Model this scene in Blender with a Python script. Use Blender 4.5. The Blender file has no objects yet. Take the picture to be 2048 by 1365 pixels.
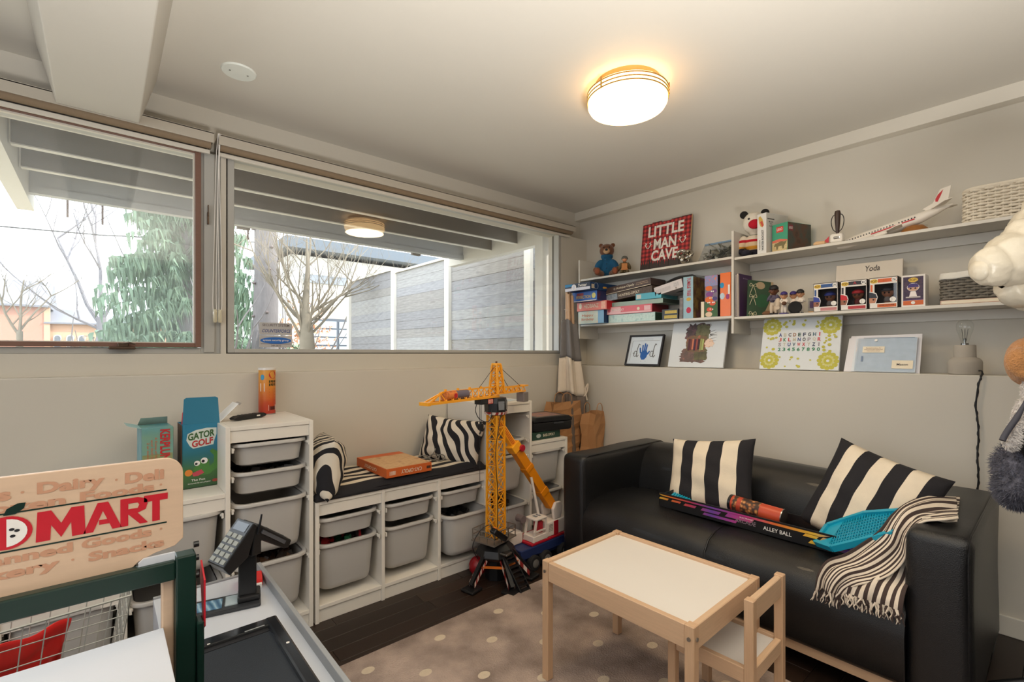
import bpy, bmesh, math, random
from mathutils import Vector, Matrix, Euler
random.seed(7)
S = bpy.context.scene
COL = S.collection
PI = math.pi
V = Vector

# ------------------------------------------------ camera, world, lights, exposure
cd = bpy.data.cameras.new('camera'); cam = bpy.data.objects.new('camera', cd); COL.objects.link(cam)
cd.sensor_width = 36.0; cd.lens = 953 / 2048 * 36; cd.shift_y = 24.5 / 2048; cd.clip_start = 0.02; cd.clip_end = 300
YAW = math.degrees(math.atan2(1109, 953))
cam.location = (0, 0, 1.245); cam.rotation_euler = (PI / 2, 0, math.radians(YAW - 90))
S.camera = cam
S.view_settings.view_transform = 'Standard'; S.view_settings.look = 'None'
S.view_settings.gamma = 1.0; S.view_settings.use_curve_mapping = False
S.view_settings.exposure = 0.0
w = bpy.data.worlds.new('sky'); S.world = w; w.use_nodes = True
bg = w.node_tree.nodes['Background']; bg.inputs[0].default_value = (0.86, 0.94, 1.0, 1); bg.inputs[1].default_value = 4.6
def lamp(name, kind, loc, rot, energy, col, size=None, size_y=None):
    d = bpy.data.lights.new(name, kind); d.energy = energy; d.color = col
    if kind == 'AREA':
        d.size = size
        if size_y: d.shape = 'RECTANGLE'; d.size_y = size_y
    elif kind == 'POINT': d.shadow_soft_size = size
    elif kind == 'SUN': d.angle = math.radians(1.5)
    o = bpy.data.objects.new(name, d); COL.objects.link(o); o.location = loc; o.rotation_euler = rot
    return o
sun = lamp('sun', 'SUN', (20, -10, 20), (0, 0, 0), 4.5, (1.0, 0.93, 0.82))
sun.rotation_euler = V((-0.75, 0.42, -0.62)).to_track_quat('-Z', 'Y').to_euler()
# added fill light under the ceiling, behind the camera
lamp('ceiling_fill', 'AREA', (0.4, -1.2, 2.42), (0, 0, 0), 5, (1.0, 0.9, 0.78), 1.2)
# added upward fill light, bounced off the ceiling behind the camera
up = lamp('uplight_fill', 'AREA', (0.3, -0.55, 0.45), (0, 0, 0), 112, (1.0, 0.96, 0.9), 0.6)
up.rotation_euler = V((0.03, 0.10, 1.0)).to_track_quat('-Z', 'Y').to_euler(); up.data.spread = math.radians(126)
# added cool fill light at the windowless side wall, left of the camera
lamp('side_fill', 'AREA', (-1.9, 0.3, 1.5), (0, -PI / 2, 0), 34, (0.93, 0.96, 1.0), 1.6, 2.4)

# ------------------------------------------------ helpers
def lin(c):
    c = c / 255.0
    return c / 12.92 if c <= 0.04045 else ((c + 0.055) / 1.055) ** 2.4
def rgb(c): return (lin(c[0]), lin(c[1]), lin(c[2]), 1)
MATS = {}
def mat(name, c, rough=0.5, var=0.05, scale=18, bump=0.0, bscale=60, metal=0, coat=0, trans=0, emit=None, estr=0, sheen=0, spec=None, stretch=None):
    if name in MATS: return MATS[name]
    m = bpy.data.materials.new(name); m.use_nodes = True; nt = m.node_tree; n = nt.nodes; l = nt.links
    b = n['Principled BSDF']
    tc = n.new('ShaderNodeTexCoord'); src = tc.outputs['Object']
    if stretch:
        mp = n.new('ShaderNodeMapping'); mp.inputs['Scale'].default_value = stretch; l.new(src, mp.inputs[0]); src = mp.outputs[0]
    nz = n.new('ShaderNodeTexNoise'); nz.inputs['Scale'].default_value = scale; nz.inputs['Detail'].default_value = 4; l.new(src, nz.inputs[0])
    mx = n.new('ShaderNodeMix'); mx.data_type = 'RGBA'
    a = rgb(c)
    mx.inputs[6].default_value = tuple(x * (1 - var) for x in a[:3]) + (1,)
    mx.inputs[7].default_value = tuple(min(1, x * (1 + var)) for x in a[:3]) + (1,)
    l.new(nz.outputs[0], mx.inputs[0]); l.new(mx.outputs[2], b.inputs['Base Color'])
    b.inputs['Roughness'].default_value = rough; b.inputs['Metallic'].default_value = metal
    if coat: b.inputs['Coat Weight'].default_value = coat
    if trans: b.inputs['Transmission Weight'].default_value = trans
    if sheen: b.inputs['Sheen Weight'].default_value = sheen
    if spec is not None: b.inputs['Specular IOR Level'].default_value = spec
    if emit: b.inputs['Emission Color'].default_value = rgb(emit); b.inputs['Emission Strength'].default_value = estr
    if bump:
        n2 = n.new('ShaderNodeTexNoise'); n2.inputs['Scale'].default_value = bscale; n2.inputs['Detail'].default_value = 3; l.new(src, n2.inputs[0])
        bp = n.new('ShaderNodeBump'); bp.inputs['Strength'].default_value = bump; bp.inputs['Distance'].default_value = 0.01
        l.new(n2.outputs[0], bp.inputs['Height']); l.new(bp.outputs[0], b.inputs['Normal'])
    MATS[name] = m; return m
def glass(name, tint=(1, 1, 1), haze=0.0, ior=1.5):
    if name in MATS: return MATS[name]
    m = bpy.data.materials.new(name); m.use_nodes = True; nt = m.node_tree; n = nt.nodes; l = nt.links
    n.remove(n['Principled BSDF']); out = n['Material Output']
    tr = n.new('ShaderNodeBsdfTransparent'); tr.inputs[0].default_value = (*tint, 1)
    gl = n.new('ShaderNodeBsdfGlossy'); gl.inputs['Roughness'].default_value = 0.02
    lw = n.new('ShaderNodeLayerWeight'); lw.inputs[0].default_value = 0.5
    pw = n.new('ShaderNodeMath'); pw.operation = 'POWER'; pw.inputs[1].default_value = 5; l.new(lw.outputs['Facing'], pw.inputs[0])
    fr = n.new('ShaderNodeMath'); fr.operation = 'MULTIPLY_ADD'; fr.inputs[1].default_value = 0.9; fr.inputs[2].default_value = 0.045; l.new(pw.outputs[0], fr.inputs[0])
    ms = n.new('ShaderNodeMixShader'); l.new(fr.outputs[0], ms.inputs[0]); l.new(tr.outputs[0], ms.inputs[1]); l.new(gl.outputs[0], ms.inputs[2])
    o = ms.outputs[0]
    if haze:
        df = n.new('ShaderNodeBsdfTranslucent'); df.inputs[0].default_value = (0.9, 0.93, 0.95, 1)
        nz = n.new('ShaderNodeTexNoise'); nz.inputs['Scale'].default_value = 6; nz.inputs['Detail'].default_value = 6
        mt = n.new('ShaderNodeMath'); mt.operation = 'MULTIPLY'; mt.inputs[1].default_value = haze * 2; l.new(nz.outputs[0], mt.inputs[0])
        m2 = n.new('ShaderNodeMixShader'); l.new(mt.outputs[0], m2.inputs[0]); l.new(o, m2.inputs[1]); l.new(df.outputs[0], m2.inputs[2]); o = m2.outputs[0]
    l.new(o, out.inputs[0]); MATS[name] = m; return m
def ramp_mat(name, build, rough=0.6):
    """material whose base colour is the socket returned by build(nodes, links, texcoord)"""
    if name in MATS: return MATS[name]
    m = bpy.data.materials.new(name); m.use_nodes = True; nt = m.node_tree
    b = nt.nodes['Principled BSDF']; b.inputs['Roughness'].default_value = rough
    tc = nt.nodes.new('ShaderNodeTexCoord')
    nt.links.new(build(nt.nodes, nt.links, tc), b.inputs['Base Color']); MATS[name] = m; return m
def cramp(n, l, fac, stops, const=False):
    r = n.new('ShaderNodeValToRGB'); l.new(fac, r.inputs[0]); e = r.color_ramp
    if const: e.interpolation = 'CONSTANT'
    e.elements[0].position = stops[0][0]; e.elements[0].color = rgb(stops[0][1])
    e.elements[1].position = stops[1][0]; e.elements[1].color = rgb(stops[1][1])
    for p, c in stops[2:]:
        x = e.elements.new(p); x.color = rgb(c)
    return r.outputs[0]

class B:
    """collects shapes into one mesh"""
    def __init__(s, T=None): s.bm = bmesh.new(); s.T = T or Matrix(); s.mi = 0
    def _add(s, vs, fs, mi=None):
        T = s.T; v = [s.bm.verts.new(T @ V(p)) for p in vs]
        for f in fs:
            try:
                q = s.bm.faces.new([v[i] for i in f]); q.material_index = s.mi if mi is None else mi
            except ValueError: pass
        return v
    def box(s, x0, x1, y0, y1, z0, z1, bv=0, R=None, seg=2):
        c = V(((x0 + x1) / 2, (y0 + y1) / 2, (z0 + z1) / 2)); h = V(((x1 - x0) / 2, (y1 - y0) / 2, (z1 - z0) / 2))
        vs = []
        for sx, sy, sz in ((-1,-1,-1),(1,-1,-1),(1,1,-1),(-1,1,-1),(-1,-1,1),(1,-1,1),(1,1,1),(-1,1,1)):
            p = V((sx * h.x, sy * h.y, sz * h.z)); vs.append(c + (R @ p if R else p))
        fs = [(0,3,2,1),(4,5,6,7),(0,1,5,4),(1,2,6,5),(2,3,7,6),(3,0,4,7)]
        v = s._add(vs, fs)
        if bv:
            ed = {e for q in v for e in q.link_edges}
            bmesh.ops.bevel(s.bm, geom=list(ed), offset=bv, segments=seg, affect='EDGES', profile=0.5)
        return s
    def cb(s, c, d, bv=0, R=None): return s.box(c[0]-d[0]/2, c[0]+d[0]/2, c[1]-d[1]/2, c[1]+d[1]/2, c[2]-d[2]/2, c[2]+d[2]/2, bv, R)
    def bar(s, p, q, a, b=None, up=(0, 0, 1)):
        """rectangular bar from p to q, a by b"""
        p = V(p); q = V(q); b = b or a; d = (q - p); L = d.length; d.normalize(); u = V(up)
        if abs(d.dot(u)) > 0.98: u = V((1, 0, 0))
        x = d.cross(u).normalized() * a / 2; y = x.cross(d).normalized() * b / 2
        vs = [p-x-y, p+x-y, p+x+y, p-x+y, q-x-y, q+x-y, q+x+y, q-x+y]
        s._add(vs, [(0,3,2,1),(4,5,6,7),(0,1,5,4),(1,2,6,5),(2,3,7,6),(3,0,4,7)]); return s
    def tube(s, pts, r, n=8, closed=False, cap=True):
        pts = [V(p) for p in pts]; k = len(pts); rr = r if isinstance(r, (list, tuple)) else [r] * k; rings = []
        ref = None
        for i, p in enumerate(pts):
            if closed: d = pts[(i + 1) % k] - pts[i - 1]
            else: d = pts[min(i + 1, k - 1)] - pts[max(i - 1, 0)]
            d.normalize()
            if ref is None:
                ref = V((0, 0, 1)) if abs(d.z) < 0.9 else V((1, 0, 0))
            x = ref - d * ref.dot(d)
            if x.length < 1e-5: x = d.orthogonal()
            x.normalize(); y = d.cross(x); ref = x
            rings.append([p + (x * math.cos(t * 2 * PI / n) + y * math.sin(t * 2 * PI / n)) * rr[i] for t in range(n)])
        vs = [p for g in rings for p in g]; fs = []
        for i in range(k if closed else k - 1):
            for t in range(n):
                j = (i + 1) % k; fs.append((i*n+t, i*n+(t+1) % n, j*n+(t+1) % n, j*n+t))
        if cap and not closed: fs += [tuple(range(n))[::-1], tuple((k-1)*n + t for t in range(n))]
        s._add(vs, fs); return s
    def cyl(s, p, q, r0, r1=None, n=20): return s.tube([p, q], [r0, r0 if r1 is None else r1], n)
    def lathe(s, prof, n=28, c=(0, 0, 0), sx=1, sy=1):
        c = V(c); vs = []; fs = []; k = len(prof)
        for r, z in prof:
            for t in range(n): vs.append(c + V((r * math.cos(2*PI*t/n) * sx, r * math.sin(2*PI*t/n) * sy, z)))
        for i in range(k - 1):
            for t in range(n): fs.append((i*n+t, i*n+(t+1) % n, (i+1)*n+(t+1) % n, (i+1)*n+t))
        if prof[0][0] > 1e-6: fs.append(tuple(range(n))[::-1])
        if prof[-1][0] > 1e-6: fs.append(tuple((k-1)*n+t for t in range(n)))
        v = s._add(vs, fs)
        return s
    def prism(s, poly, o, X, Y, Z):
        """polygon (2D) in plane o + X*x + Y*y, extruded by vector Z"""
        o = V(o); X = V(X); Y = V(Y); Z = V(Z); k = len(poly)
        a = [o + X * p[0] + Y * p[1] for p in poly]; vs = a + [p + Z for p in a]
        fs = [tuple(range(k))[::-1], tuple(range(k, 2 * k))] + [(i, (i+1) % k, k+(i+1) % k, k+i) for i in range(k)]
        s._add(vs, fs); return s
    def flat(s, poly, o, X, Y):
        o = V(o); X = V(X); Y = V(Y); s._add([o + X * p[0] + Y * p[1] for p in poly], [tuple(range(len(poly)))]); return s
    def ell(s, c, r, n=16, R=None, m=None):
        c = V(c); m = m or max(6, n // 2); vs = []; fs = []
        for i in range(m + 1):
            a = PI * i / m
            for t in range(n):
                b = 2 * PI * t / n; p = V((r[0]*math.sin(a)*math.cos(b), r[1]*math.sin(a)*math.sin(b), r[2]*math.cos(a)))
                vs.append(c + (R @ p if R else p))
        for i in range(m):
            for t in range(n):
                f = (i*n+t, (i+1)*n+t, (i+1)*n+(t+1) % n, i*n+(t+1) % n); fs.append(f)
        s._add(vs, fs); return s
    def grid(s, fn, nu, nv, mifn=None, wrapu=False):
        vs = [fn(i / nu, j / nv) for j in range(nv + 1) for i in range(nu + 1)]; T = s.T
        v = [s.bm.verts.new(T @ V(p)) for p in vs]
        for j in range(nv):
            for i in range(nu):
                a = j * (nu + 1) + i
                q = s.bm.faces.new([v[a], v[a+1], v[a+nu+2], v[a+nu+1]])
                q.material_index = mifn((i + .5) / nu, (j + .5) / nv) if mifn else s.mi
        return s
    def text(s, body, c, X, Y, w=None, h=None, depth=0.0006, italic=0, bold=0.012):
        """flat lettering centred on c, running along X, upright along Y"""
        cu = bpy.data.curves.new('t', 'FONT'); cu.body = body; cu.align_x = 'CENTER'; cu.resolution_u = 3; cu.shear = italic; cu.offset = bold
        o = bpy.data.objects.new('t', cu); me = bpy.data.meshes.new_from_object(o)
        c = V(c); X = V(X).normalized(); Y = V(Y).normalized(); N = X.cross(Y)
        if me and len(me.vertices):
            xs = [q.co.x for q in me.vertices]; ys = [q.co.y for q in me.vertices]
            bw = max(xs) - min(xs) or 1; bh = max(ys) - min(ys) or 1; mx = (max(xs) + min(xs)) / 2; my = (max(ys) + min(ys)) / 2
            if w and h: kx = w / bw; ky = h / bh
            elif w: kx = ky = w / bw
            else: kx = ky = h / bh
            s._add([c + X * ((q.co.x - mx) * kx) + Y * ((q.co.y - my) * ky) + N * depth for q in me.vertices], [tuple(p.vertices) for p in me.polygons])
        bpy.data.objects.remove(o); bpy.data.curves.remove(cu)
        if me: bpy.data.meshes.remove(me)
        return s
    def done(s, name, mats, parent=None, smooth=False, bev=0, ang=40, loc=None, rot=None, weld=0, sub=0, solid=0, remesh=0, sm=0):
        if weld: bmesh.ops.remove_doubles(s.bm, verts=s.bm.verts, dist=weld)
        me = bpy.data.meshes.new(name); s.bm.to_mesh(me); s.bm.free()
        for m in (mats if isinstance(mats, (list, tuple)) else [mats]): me.materials.append(m)
        o = bpy.data.objects.new(name, me); COL.objects.link(o)
        if parent: o.parent = parent
        if loc: o.location = loc
        if rot: o.rotation_euler = rot
        if smooth:
            me.polygons.foreach_set('use_smooth', [True] * len(me.polygons)); me.set_sharp_from_angle(angle=math.radians(ang))
        if remesh:
            q = o.modifiers.new('remesh', 'REMESH'); q.mode = 'VOXEL'; q.voxel_size = remesh; q.use_smooth_shade = True
            if sm:
                q = o.modifiers.new('smooth', 'SMOOTH'); q.iterations = sm; q.factor = 0.5
        if bev:
            q = o.modifiers.new('bevel', 'BEVEL'); q.width = bev; q.segments = 2; q.limit_method = 'ANGLE'
        if solid:
            q = o.modifiers.new('solid', 'SOLIDIFY'); q.thickness = solid; q.offset = 0
        if sub:
            q = o.modifiers.new('sub', 'SUBSURF'); q.levels = sub; q.render_levels = sub
        return o
def tag(o, label=None, cat=None, group=None, kind=None):
    if label: o['label'] = label
    if cat: o['category'] = cat
    if group: o['group'] = group
    if kind: o['kind'] = kind
    return o
def thing(name, label, cat, loc=(0, 0, 0), rz=0, group=None, rot=None):
    o = bpy.data.objects.new(name, None); COL.objects.link(o); o.empty_display_size = 0.05
    o.location = loc; o.rotation_euler = rot or (0, 0, rz); return tag(o, label, cat, group)
def dup(root, loc, rz=None, label=None, group=None):
    r = root.copy(); COL.objects.link(r); r.location = loc
    if rz is not None: r.rotation_euler = (0, 0, rz)
    tag(r, label, None, group)
    for ch in list(root.children):
        c = ch.copy(); COL.objects.link(c); c.parent = r
        for g in list(ch.children):
            d = g.copy(); COL.objects.link(d); d.parent = c
    return r
def struct(o, label=None, cat=None): o['kind'] = 'structure'; return tag(o, label, cat)
def rot2(c, s=1): return Matrix.Rotation(c, 3, 'Z')
RW = -PI / 2      # facing for things on the right-hand wall
XX = (1, 0, 0); ZZ = (0, 0, 1); YY = (0, 1, 0)
def catmull(P, k=6):
    P = [V(p) for p in P]; out = []
    for i in range(len(P) - 1):
        a = P[max(i-1, 0)]; b = P[i]; c = P[i+1]; d = P[min(i+2, len(P)-1)]
        for t in range(k):
            u = t / k; out.append(0.5 * ((2*b) + (c-a)*u + (2*a-5*b+4*c-d)*u*u + (3*b-a-3*c+d)*u**3))
    out.append(P[-1]); return out
# ------------------------------------------------ materials of the room
WALL = mat('greige wall paint', (205, 199, 187), 0.62, 0.02, 3, 0.02, 120)
WALLD = mat('darkened low bounce wall', (120, 112, 102), 0.65, 0.02, 3)  # unseen walls, darkened so they throw back less light
CEIL = mat('ceiling paint', (209, 204, 194), 0.7, 0.02, 3, 0.02, 140)
TRIM = mat('white trim paint', (216, 210, 198), 0.45, 0.02, 4)
SHELF = mat('grey white shelf paint', (214, 209, 199), 0.42, 0.02, 4)
FRAME = mat('grey window frame paint', (178, 176, 170), 0.45, 0.03, 6)
DARKFRAME = mat('reveal shade grey', (96, 90, 82), 0.6, 0.04, 6)
SASH = mat('reddish brown sash wood', (122, 88, 74), 0.5, 0.12, 30, 0.05, 80, stretch=(1, 6, 6))
WHITE = mat('white lacquer', (232, 226, 216), 0.4, 0.02, 5)
TUB = mat('milky white plastic', (186, 183, 179), 0.38, 0.02, 3)
BLACK = mat('black plastic', (22, 22, 24), 0.35, 0.1, 20)
METAL = mat('brushed steel', (170, 170, 168), 0.3, 0.05, 30, metal=1)
CHROME = mat('chrome', (200, 200, 200), 0.12, 0.03, 30, metal=1)
PANE = glass('window glass'); PANEH = glass('hazed window glass', (1, 1, 1), 0.05)  # haze in the left pane paints the bloom of bright daylight
PAPER = mat('white paper', (236, 232, 226), 0.6, 0.02, 8)
INK = mat('black ink', (24, 24, 28), 0.6, 0.05)
# ------------------------------------------------ room shell
# floor: dark stained planks
PL = [mat('dark walnut floor %d' % i, c, 0.45, 0.3, 9, 0.06, 30, stretch=(0.6, 9, 9)) for i, c in enumerate([(40, 26, 18), (47, 31, 21), (35, 23, 16)])]
b = B(); b.box(-1.95, 3.3, -2.7, 2.9, -0.06, -0.012)
floor = struct(b.done('floor', PL[2]), 'dark walnut stained plank floor under the grey dotted rug', 'floor')
pme = []
for L in (0.7, 1.0, 1.3):
    for m in PL:
        q = B(); q.box(0.0008, L - 0.0008, 0.0008, 0.0892, -0.012, 0, 0.001, seg=1); o = q.done('plank', m, floor); pme.append(o.data); bpy.data.objects.remove(o)
rr = random.Random(3); y = -0.34
while y < 2.69:
    x = -1.2 - rr.random() * 0.8
    while x < 3.05:
        me = rr.choice(pme); L = 0.7 + 0.3 * (pme.index(me) // 3)
        if x + L > 3.03: me = pme[rr.randrange(3)]; L = 0.7
        if x + L > 3.29: break
        o = bpy.data.objects.new('plank', me); COL.objects.link(o); o.parent = floor; o.location = (x, y, 0); x += L
    y += 0.09
b = B(); b.box(-1.95, 3.35, -2.7, 2.95, 2.5, 2.56)
struct(b.done('ceiling', CEIL), 'flat pale grey painted ceiling above the playroom', 'ceiling')
b = B()
b.box(-1.95, 3.03, 2.69, 2.95, 0, 1.145, 0.004)
b.box(-1.95, 3.35, 2.795, 2.95, 1.145, 1.243)
b.box(-1.95, 3.35, 2.87, 2.95, 2.255, 2.5)
b.box(2.955, 3.35, 2.795, 2.95, 1.243, 2.255)
b.box(0.455, 0.478, 2.795, 2.95, 1.243, 2.255)
b.box(-1.95, -1.55, 2.795, 2.95, 1.243, 2.255)
struct(b.done('wall_left', WALL), 'greige window wall with a ledge under the two windows', 'wall')
b = B()
b.box(3.03, 3.35, -2.7, 2.69, 0, 1.144, 0.004); b.box(3.03, 3.35, 2.69, 2.95, 0, 1.144)
b.box(3.28, 3.35, -2.7, 2.95, 1.144, 2.5)
struct(b.done('wall_right', WALL), 'greige right-hand wall with a deep picture ledge behind the sofa', 'wall')
b = B(); b.box(-1.95, 3.35, -2.76, -2.7, 0, 2.5); struct(b.done('wall_back', WALLD), 'unseen wall behind the camera, darkened to cut bounce light', 'wall')
b = B(); b.box(-2.0, -1.95, -2.76, 2.95, 0, 2.5); struct(b.done('wall_side', WALLD), 'unseen wall on the far left side, darkened to cut bounce light', 'wall')
b = B(); b.box(3.015, 3.03, -2.7, 2.69, 0, 0.088, 0.004); struct(b.done('baseboard_right', TRIM), 'low white baseboard along the right wall beside the sofa', 'baseboard')
b = B(); b.box(3.21, 3.28, -2.7, 2.87, 2.428, 2.5); struct(b.done('trim_1', TRIM), 'square white crown strip between ceiling and right wall', 'trim')
b = B(); b.prism([(-0.205, 2.5), (0.19, 2.5), (0.125, 2.28), (-0.145, 2.28)], (0, -2.7, 0), XX, ZZ, (0, 5.42, 0))
struct(b.done('trim_2', CEIL, bev=0.004), 'boxed ceiling beam with sloping sides running to the left window', 'ceiling beam')

# ------------------------------------------------ windows
b = B()   # left window: grey fixed surround
b.box(0.372, 0.455, 2.815, 2.93, 1.243, 2.255); b.box(-1.55, 0.372, 2.815, 2.93, 1.243, 1.272); b.box(-1.55, 0.372, 2.815, 2.93, 2.25, 2.28)
b.box(0.384, 0.43, 2.806, 2.816, 1.25, 2.25)
w1 = struct(b.done('window_1', FRAME, bev=0.002), 'left window with a reddish brown casement sash and glass hazed by daylight bloom', 'window')
b = B(); b.box(0.346, 0.371, 2.795, 2.835, 1.274, 2.25, 0.002); b.box(-1.5, 0.346, 2.795, 2.835, 1.274, 1.294, 0.002); b.box(-1.5, 0.346, 2.795, 2.835, 2.235, 2.25, 0.002)
b.done('sash', SASH, w1)
b = B(); b.box(0.340, 0.346, 2.81, 2.83, 1.294, 2.235); b.box(-1.5, 0.34, 2.81, 2.83, 1.294, 1.298); b.box(-1.5, 0.34, 2.81, 2.83, 2.228, 2.235); b.done('glazing_bead', TRIM, w1)
b = B(); b.box(-1.52, 0.346, 2.818, 2.822, 1.29, 2.238); b.done('glass_pane', PANEH, w1)
b = B(); b.box(0.02, 0.115, 2.772, 2.795, 1.262, 1.275, 0.004); b.box(0.05, 0.09, 2.776, 2.795, 1.272, 1.292, 0.004); b.tube([(0.07, 2.78, 1.288), (0.095, 2.772, 1.293), (0.115, 2.77, 1.284)], 0.004)
b.done('latch', mat('bronze latch', (92, 74, 60), 0.35, 0.1, 20, metal=0.6), w1, bev=0.001)
b = B(); b.box(0.396, 0.404, 2.79, 2.806, 1.89, 1.95, 0.002); b.box(0.398, 0.402, 2.785, 2.8, 1.93, 1.985, 0.001); b.done('sash_lock', mat('bronze latch', (92, 74, 60)), w1)
b = B()
b.box(0.486, 0.516, 2.8, 2.86, 1.247, 2.255); b.box(2.928, 2.95, 2.8, 2.86, 1.247, 2.255); b.box(0.516, 2.928, 2.8, 2.86, 1.247, 1.268); b.box(0.516, 2.928, 2.8, 2.86, 2.25, 2.27)
w2 = struct(b.done('window_2', FRAME, bev=0.002), 'wide fixed window over the bench, reflecting the ceiling lamp', 'window')
b = B(); b.box(0.478, 0.486, 2.815, 2.9, 1.243, 2.255); b.box(0.486, 2.955, 2.815, 2.9, 1.24, 1.247); b.box(2.95, 2.956, 2.815, 2.9, 1.243, 2.255); b.done('reveal_shade', DARKFRAME, w2)  # dark strips painting the shade in the recess round the frame
b = B(); b.box(0.516, 2.928, 2.8, 2.804, 1.268, 2.25); b.done('glass_pane', PANE, w2)
# security stickers on the glass
SILV = mat('silver sticker', (186, 184, 184), 0.4, 0.04, 40); BLUE = mat('sticker blue', (38, 104, 186), 0.5, 0.05)
def sticker(label, z0, z1, deco):
    t = thing('window_sticker', label, 'sticker', (0.715, 2.7992, 0), group=None)
    q = B(); q.box(-0.082, 0.082, 0, 0.0007, z0, z1); q.done('label_sheet', SILV, t); deco(t)
def d1(t):
    q = B(); q.text('SECURITY SYSTEM', (0, 0, 1.397), XX, ZZ, 0.135, 0.014); q.done('lettering', mat('grey ink', (96, 84, 86), 0.6), t)
    q = B(); q.text('COUNTERFORCE', (0.004, 0, 1.366), XX, ZZ, 0.145, 0.018, italic=0.3); q.done('lettering', mat('navy ink', (40, 66, 132), 0.6), t)
def d2(t):
    q = B(); q.flat([(0.078 * math.cos(a * PI / 16), 0.018 * math.sin(a * PI / 16)) for a in range(32)], (0, -0.0006, 1.314), XX, ZZ); q.done('blue_oval', BLUE, t)
    q = B(); q.text('system security group', (0, -0.0006, 1.314), XX, ZZ, 0.13, 0.012); q.done('lettering', PAPER, t)
    q = B(); q.text('349-0832', (0, 0, 1.286), XX, ZZ, 0.05, 0.009); q.box(-0.076, 0.076, -0.0006, 0, 1.295, 1.297); q.done('lettering', mat('grey ink', (96, 84, 86), 0.6), t)
sticker('silver security sticker with navy italic lettering, upper one on the glass', 1.345, 1.41, d1)
sticker('silver sticker with a blue oval, lower one on the window glass', 1.277, 1.34, d2)
# roller shades
CASS = mat('shade cassette', (186, 178, 164), 0.5, 0.03, 5); UNDER = mat('tan shade fabric', (142, 122, 98), 0.8, 0.06, 60)
def shade(label, x0, x1):
    t = thing('roller_shade', label, 'window shade', (0, 0, 0))
    q = B(); q.box(x0, x1, 2.725, 2.732, 2.278, 2.328, 0.002); q.box(x0, x1, 2.725, 2.868, 2.322, 2.328); q.box(x0, x0 + .006, 2.73, 2.865, 2.278, 2.325); q.box(x1 - .006, x1, 2.73, 2.865, 2.278, 2.325); q.done('cassette', CASS, t)
    q = B(); q.tube([(x0 + .01, 2.765, 2.285), (x1 - .01, 2.765, 2.285)], 0.026, 14); q.done('fabric_roll', UNDER, t, True)
    q = B(); q.box(x0 + .01, x1 - .01, 2.772, 2.787, 2.236, 2.256, 0.003); q.done('bottom_rail', TRIM, t)
shade('roller shade rolled up above the left casement window', -1.54, 0.416); shade('long roller shade rolled up above the wide fixed window', 0.436, 3.055)
t = thing('shade_cord', 'looped white pull cord with a clear tassel between the two windows', 'cord', (0.437, 2.775, 0))
for dx, pts in ((0, [(-0.004, -0.05, 2.33), (-0.006, 0, 2.2), (-0.014, 0, 1.8), (-0.02, 0, 1.52), (-0.018, 0, 1.46)]), (1, [(0.01, -0.05, 2.33), (0.008, 0, 2.2), (0.016, 0, 1.8), (0.02, 0, 1.52), (0.018, 0, 1.46)]), (2, [(0.0, -0.05, 2.33), (0.001, 0, 2.0), (-0.006, 0, 1.6), (-0.004, 0, 1.46)]), (3, [(0.004, -0.05, 2.33), (0.002, 0, 2.0), (0.007, 0, 1.6), (0.006, 0, 1.46)])):
    q = B(); q.tube(catmull(pts, 4), 0.0018, 6); q.done('cord', PAPER, t, True)
for sx in (-0.011, 0.011):
    q = B(); q.lathe([(0.0, 0.005), (0.008, 0.004), (0.0095, -0.005), (0.0095, -0.055), (0.006, -0.062), (0, -0.062)], 12, (sx, 0, 1.46)); q.done('tassel', mat('clear tassel', (236, 228, 200), 0.15, 0.02, trans=0.4), t, True)
# ceiling plate
t = thing('ceiling_plate', 'round white cover plate screwed to the ceiling near the beam', 'cover plate', (0.46, 2.40, 2.5))
q = B(); q.lathe([(0, -0.007), (0.066, -0.007), (0.0695, -0.003), (0.07, 0)], 36); q.done('plate', mat('white cover plate', (228, 232, 226), 0.4), t, True)
for sx in (-.035, .035):
    q = B(); q.cyl((sx, 0, -0.009), (sx, 0, -0.006), 0.004, n=8); q.done('screw', METAL, t)
# ceiling lamp
t = thing('ceiling_lamp', 'round flush ceiling lamp, lit, with brass rings around a frosted drum', 'ceiling lamp', (1.855, 1.335, 2.5))
GLOW = mat('lit frosted glass', (255, 232, 196), 0.4, 0.01, emit=(255, 208, 142), estr=5.5)
RING = mat('satin brass ring', (196, 160, 104), 0.3, 0.05, 20, metal=0.9)
q = B(); q.lathe([(0.15, 0), (0.15, -0.03), (0.0, -0.03)], 48); q.done('mounting_pan', RING, t, True)
q = B(); q.lathe([(0.165, -0.034), (0.178, -0.038), (0.18, -0.05), (0.18, -0.098), (0.172, -0.112), (0.14, -0.121), (0.07, -0.126), (0, -0.127)], 56); q.done('glass_drum', GLOW, t, True, ang=70)
for z in (-0.046, -0.062, -0.078):
    q = B(); q.tube([(0.1835 * math.cos(a * PI / 32), 0.1835 * math.sin(a * PI / 32), z) for a in range(64)], 0.0032, 6, True); q.done('ring', RING, t, True)
for a in (1.22, 3.31, 5.41):
    a0 = a; q = B(); q.bar((0.185 * math.cos(a0 + 1.9), 0.185 * math.sin(a0 + 1.9), -0.03), (0.185 * math.cos(a0 + 1.9), 0.185 * math.sin(a0 + 1.9), -0.084), 0.008, 0.003); q.done('ring_clip', RING, t)
ld = bpy.data.lights.new('lamp_bulb', 'AREA'); ld.shape = 'DISK'; ld.size = 0.34; ld.energy = 8; ld.color = (1.0, 0.78, 0.50)
lo = bpy.data.objects.new('lamp_bulb', ld); COL.objects.link(lo); lo.location = (0, 0, -0.135); lo.parent = t

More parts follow.
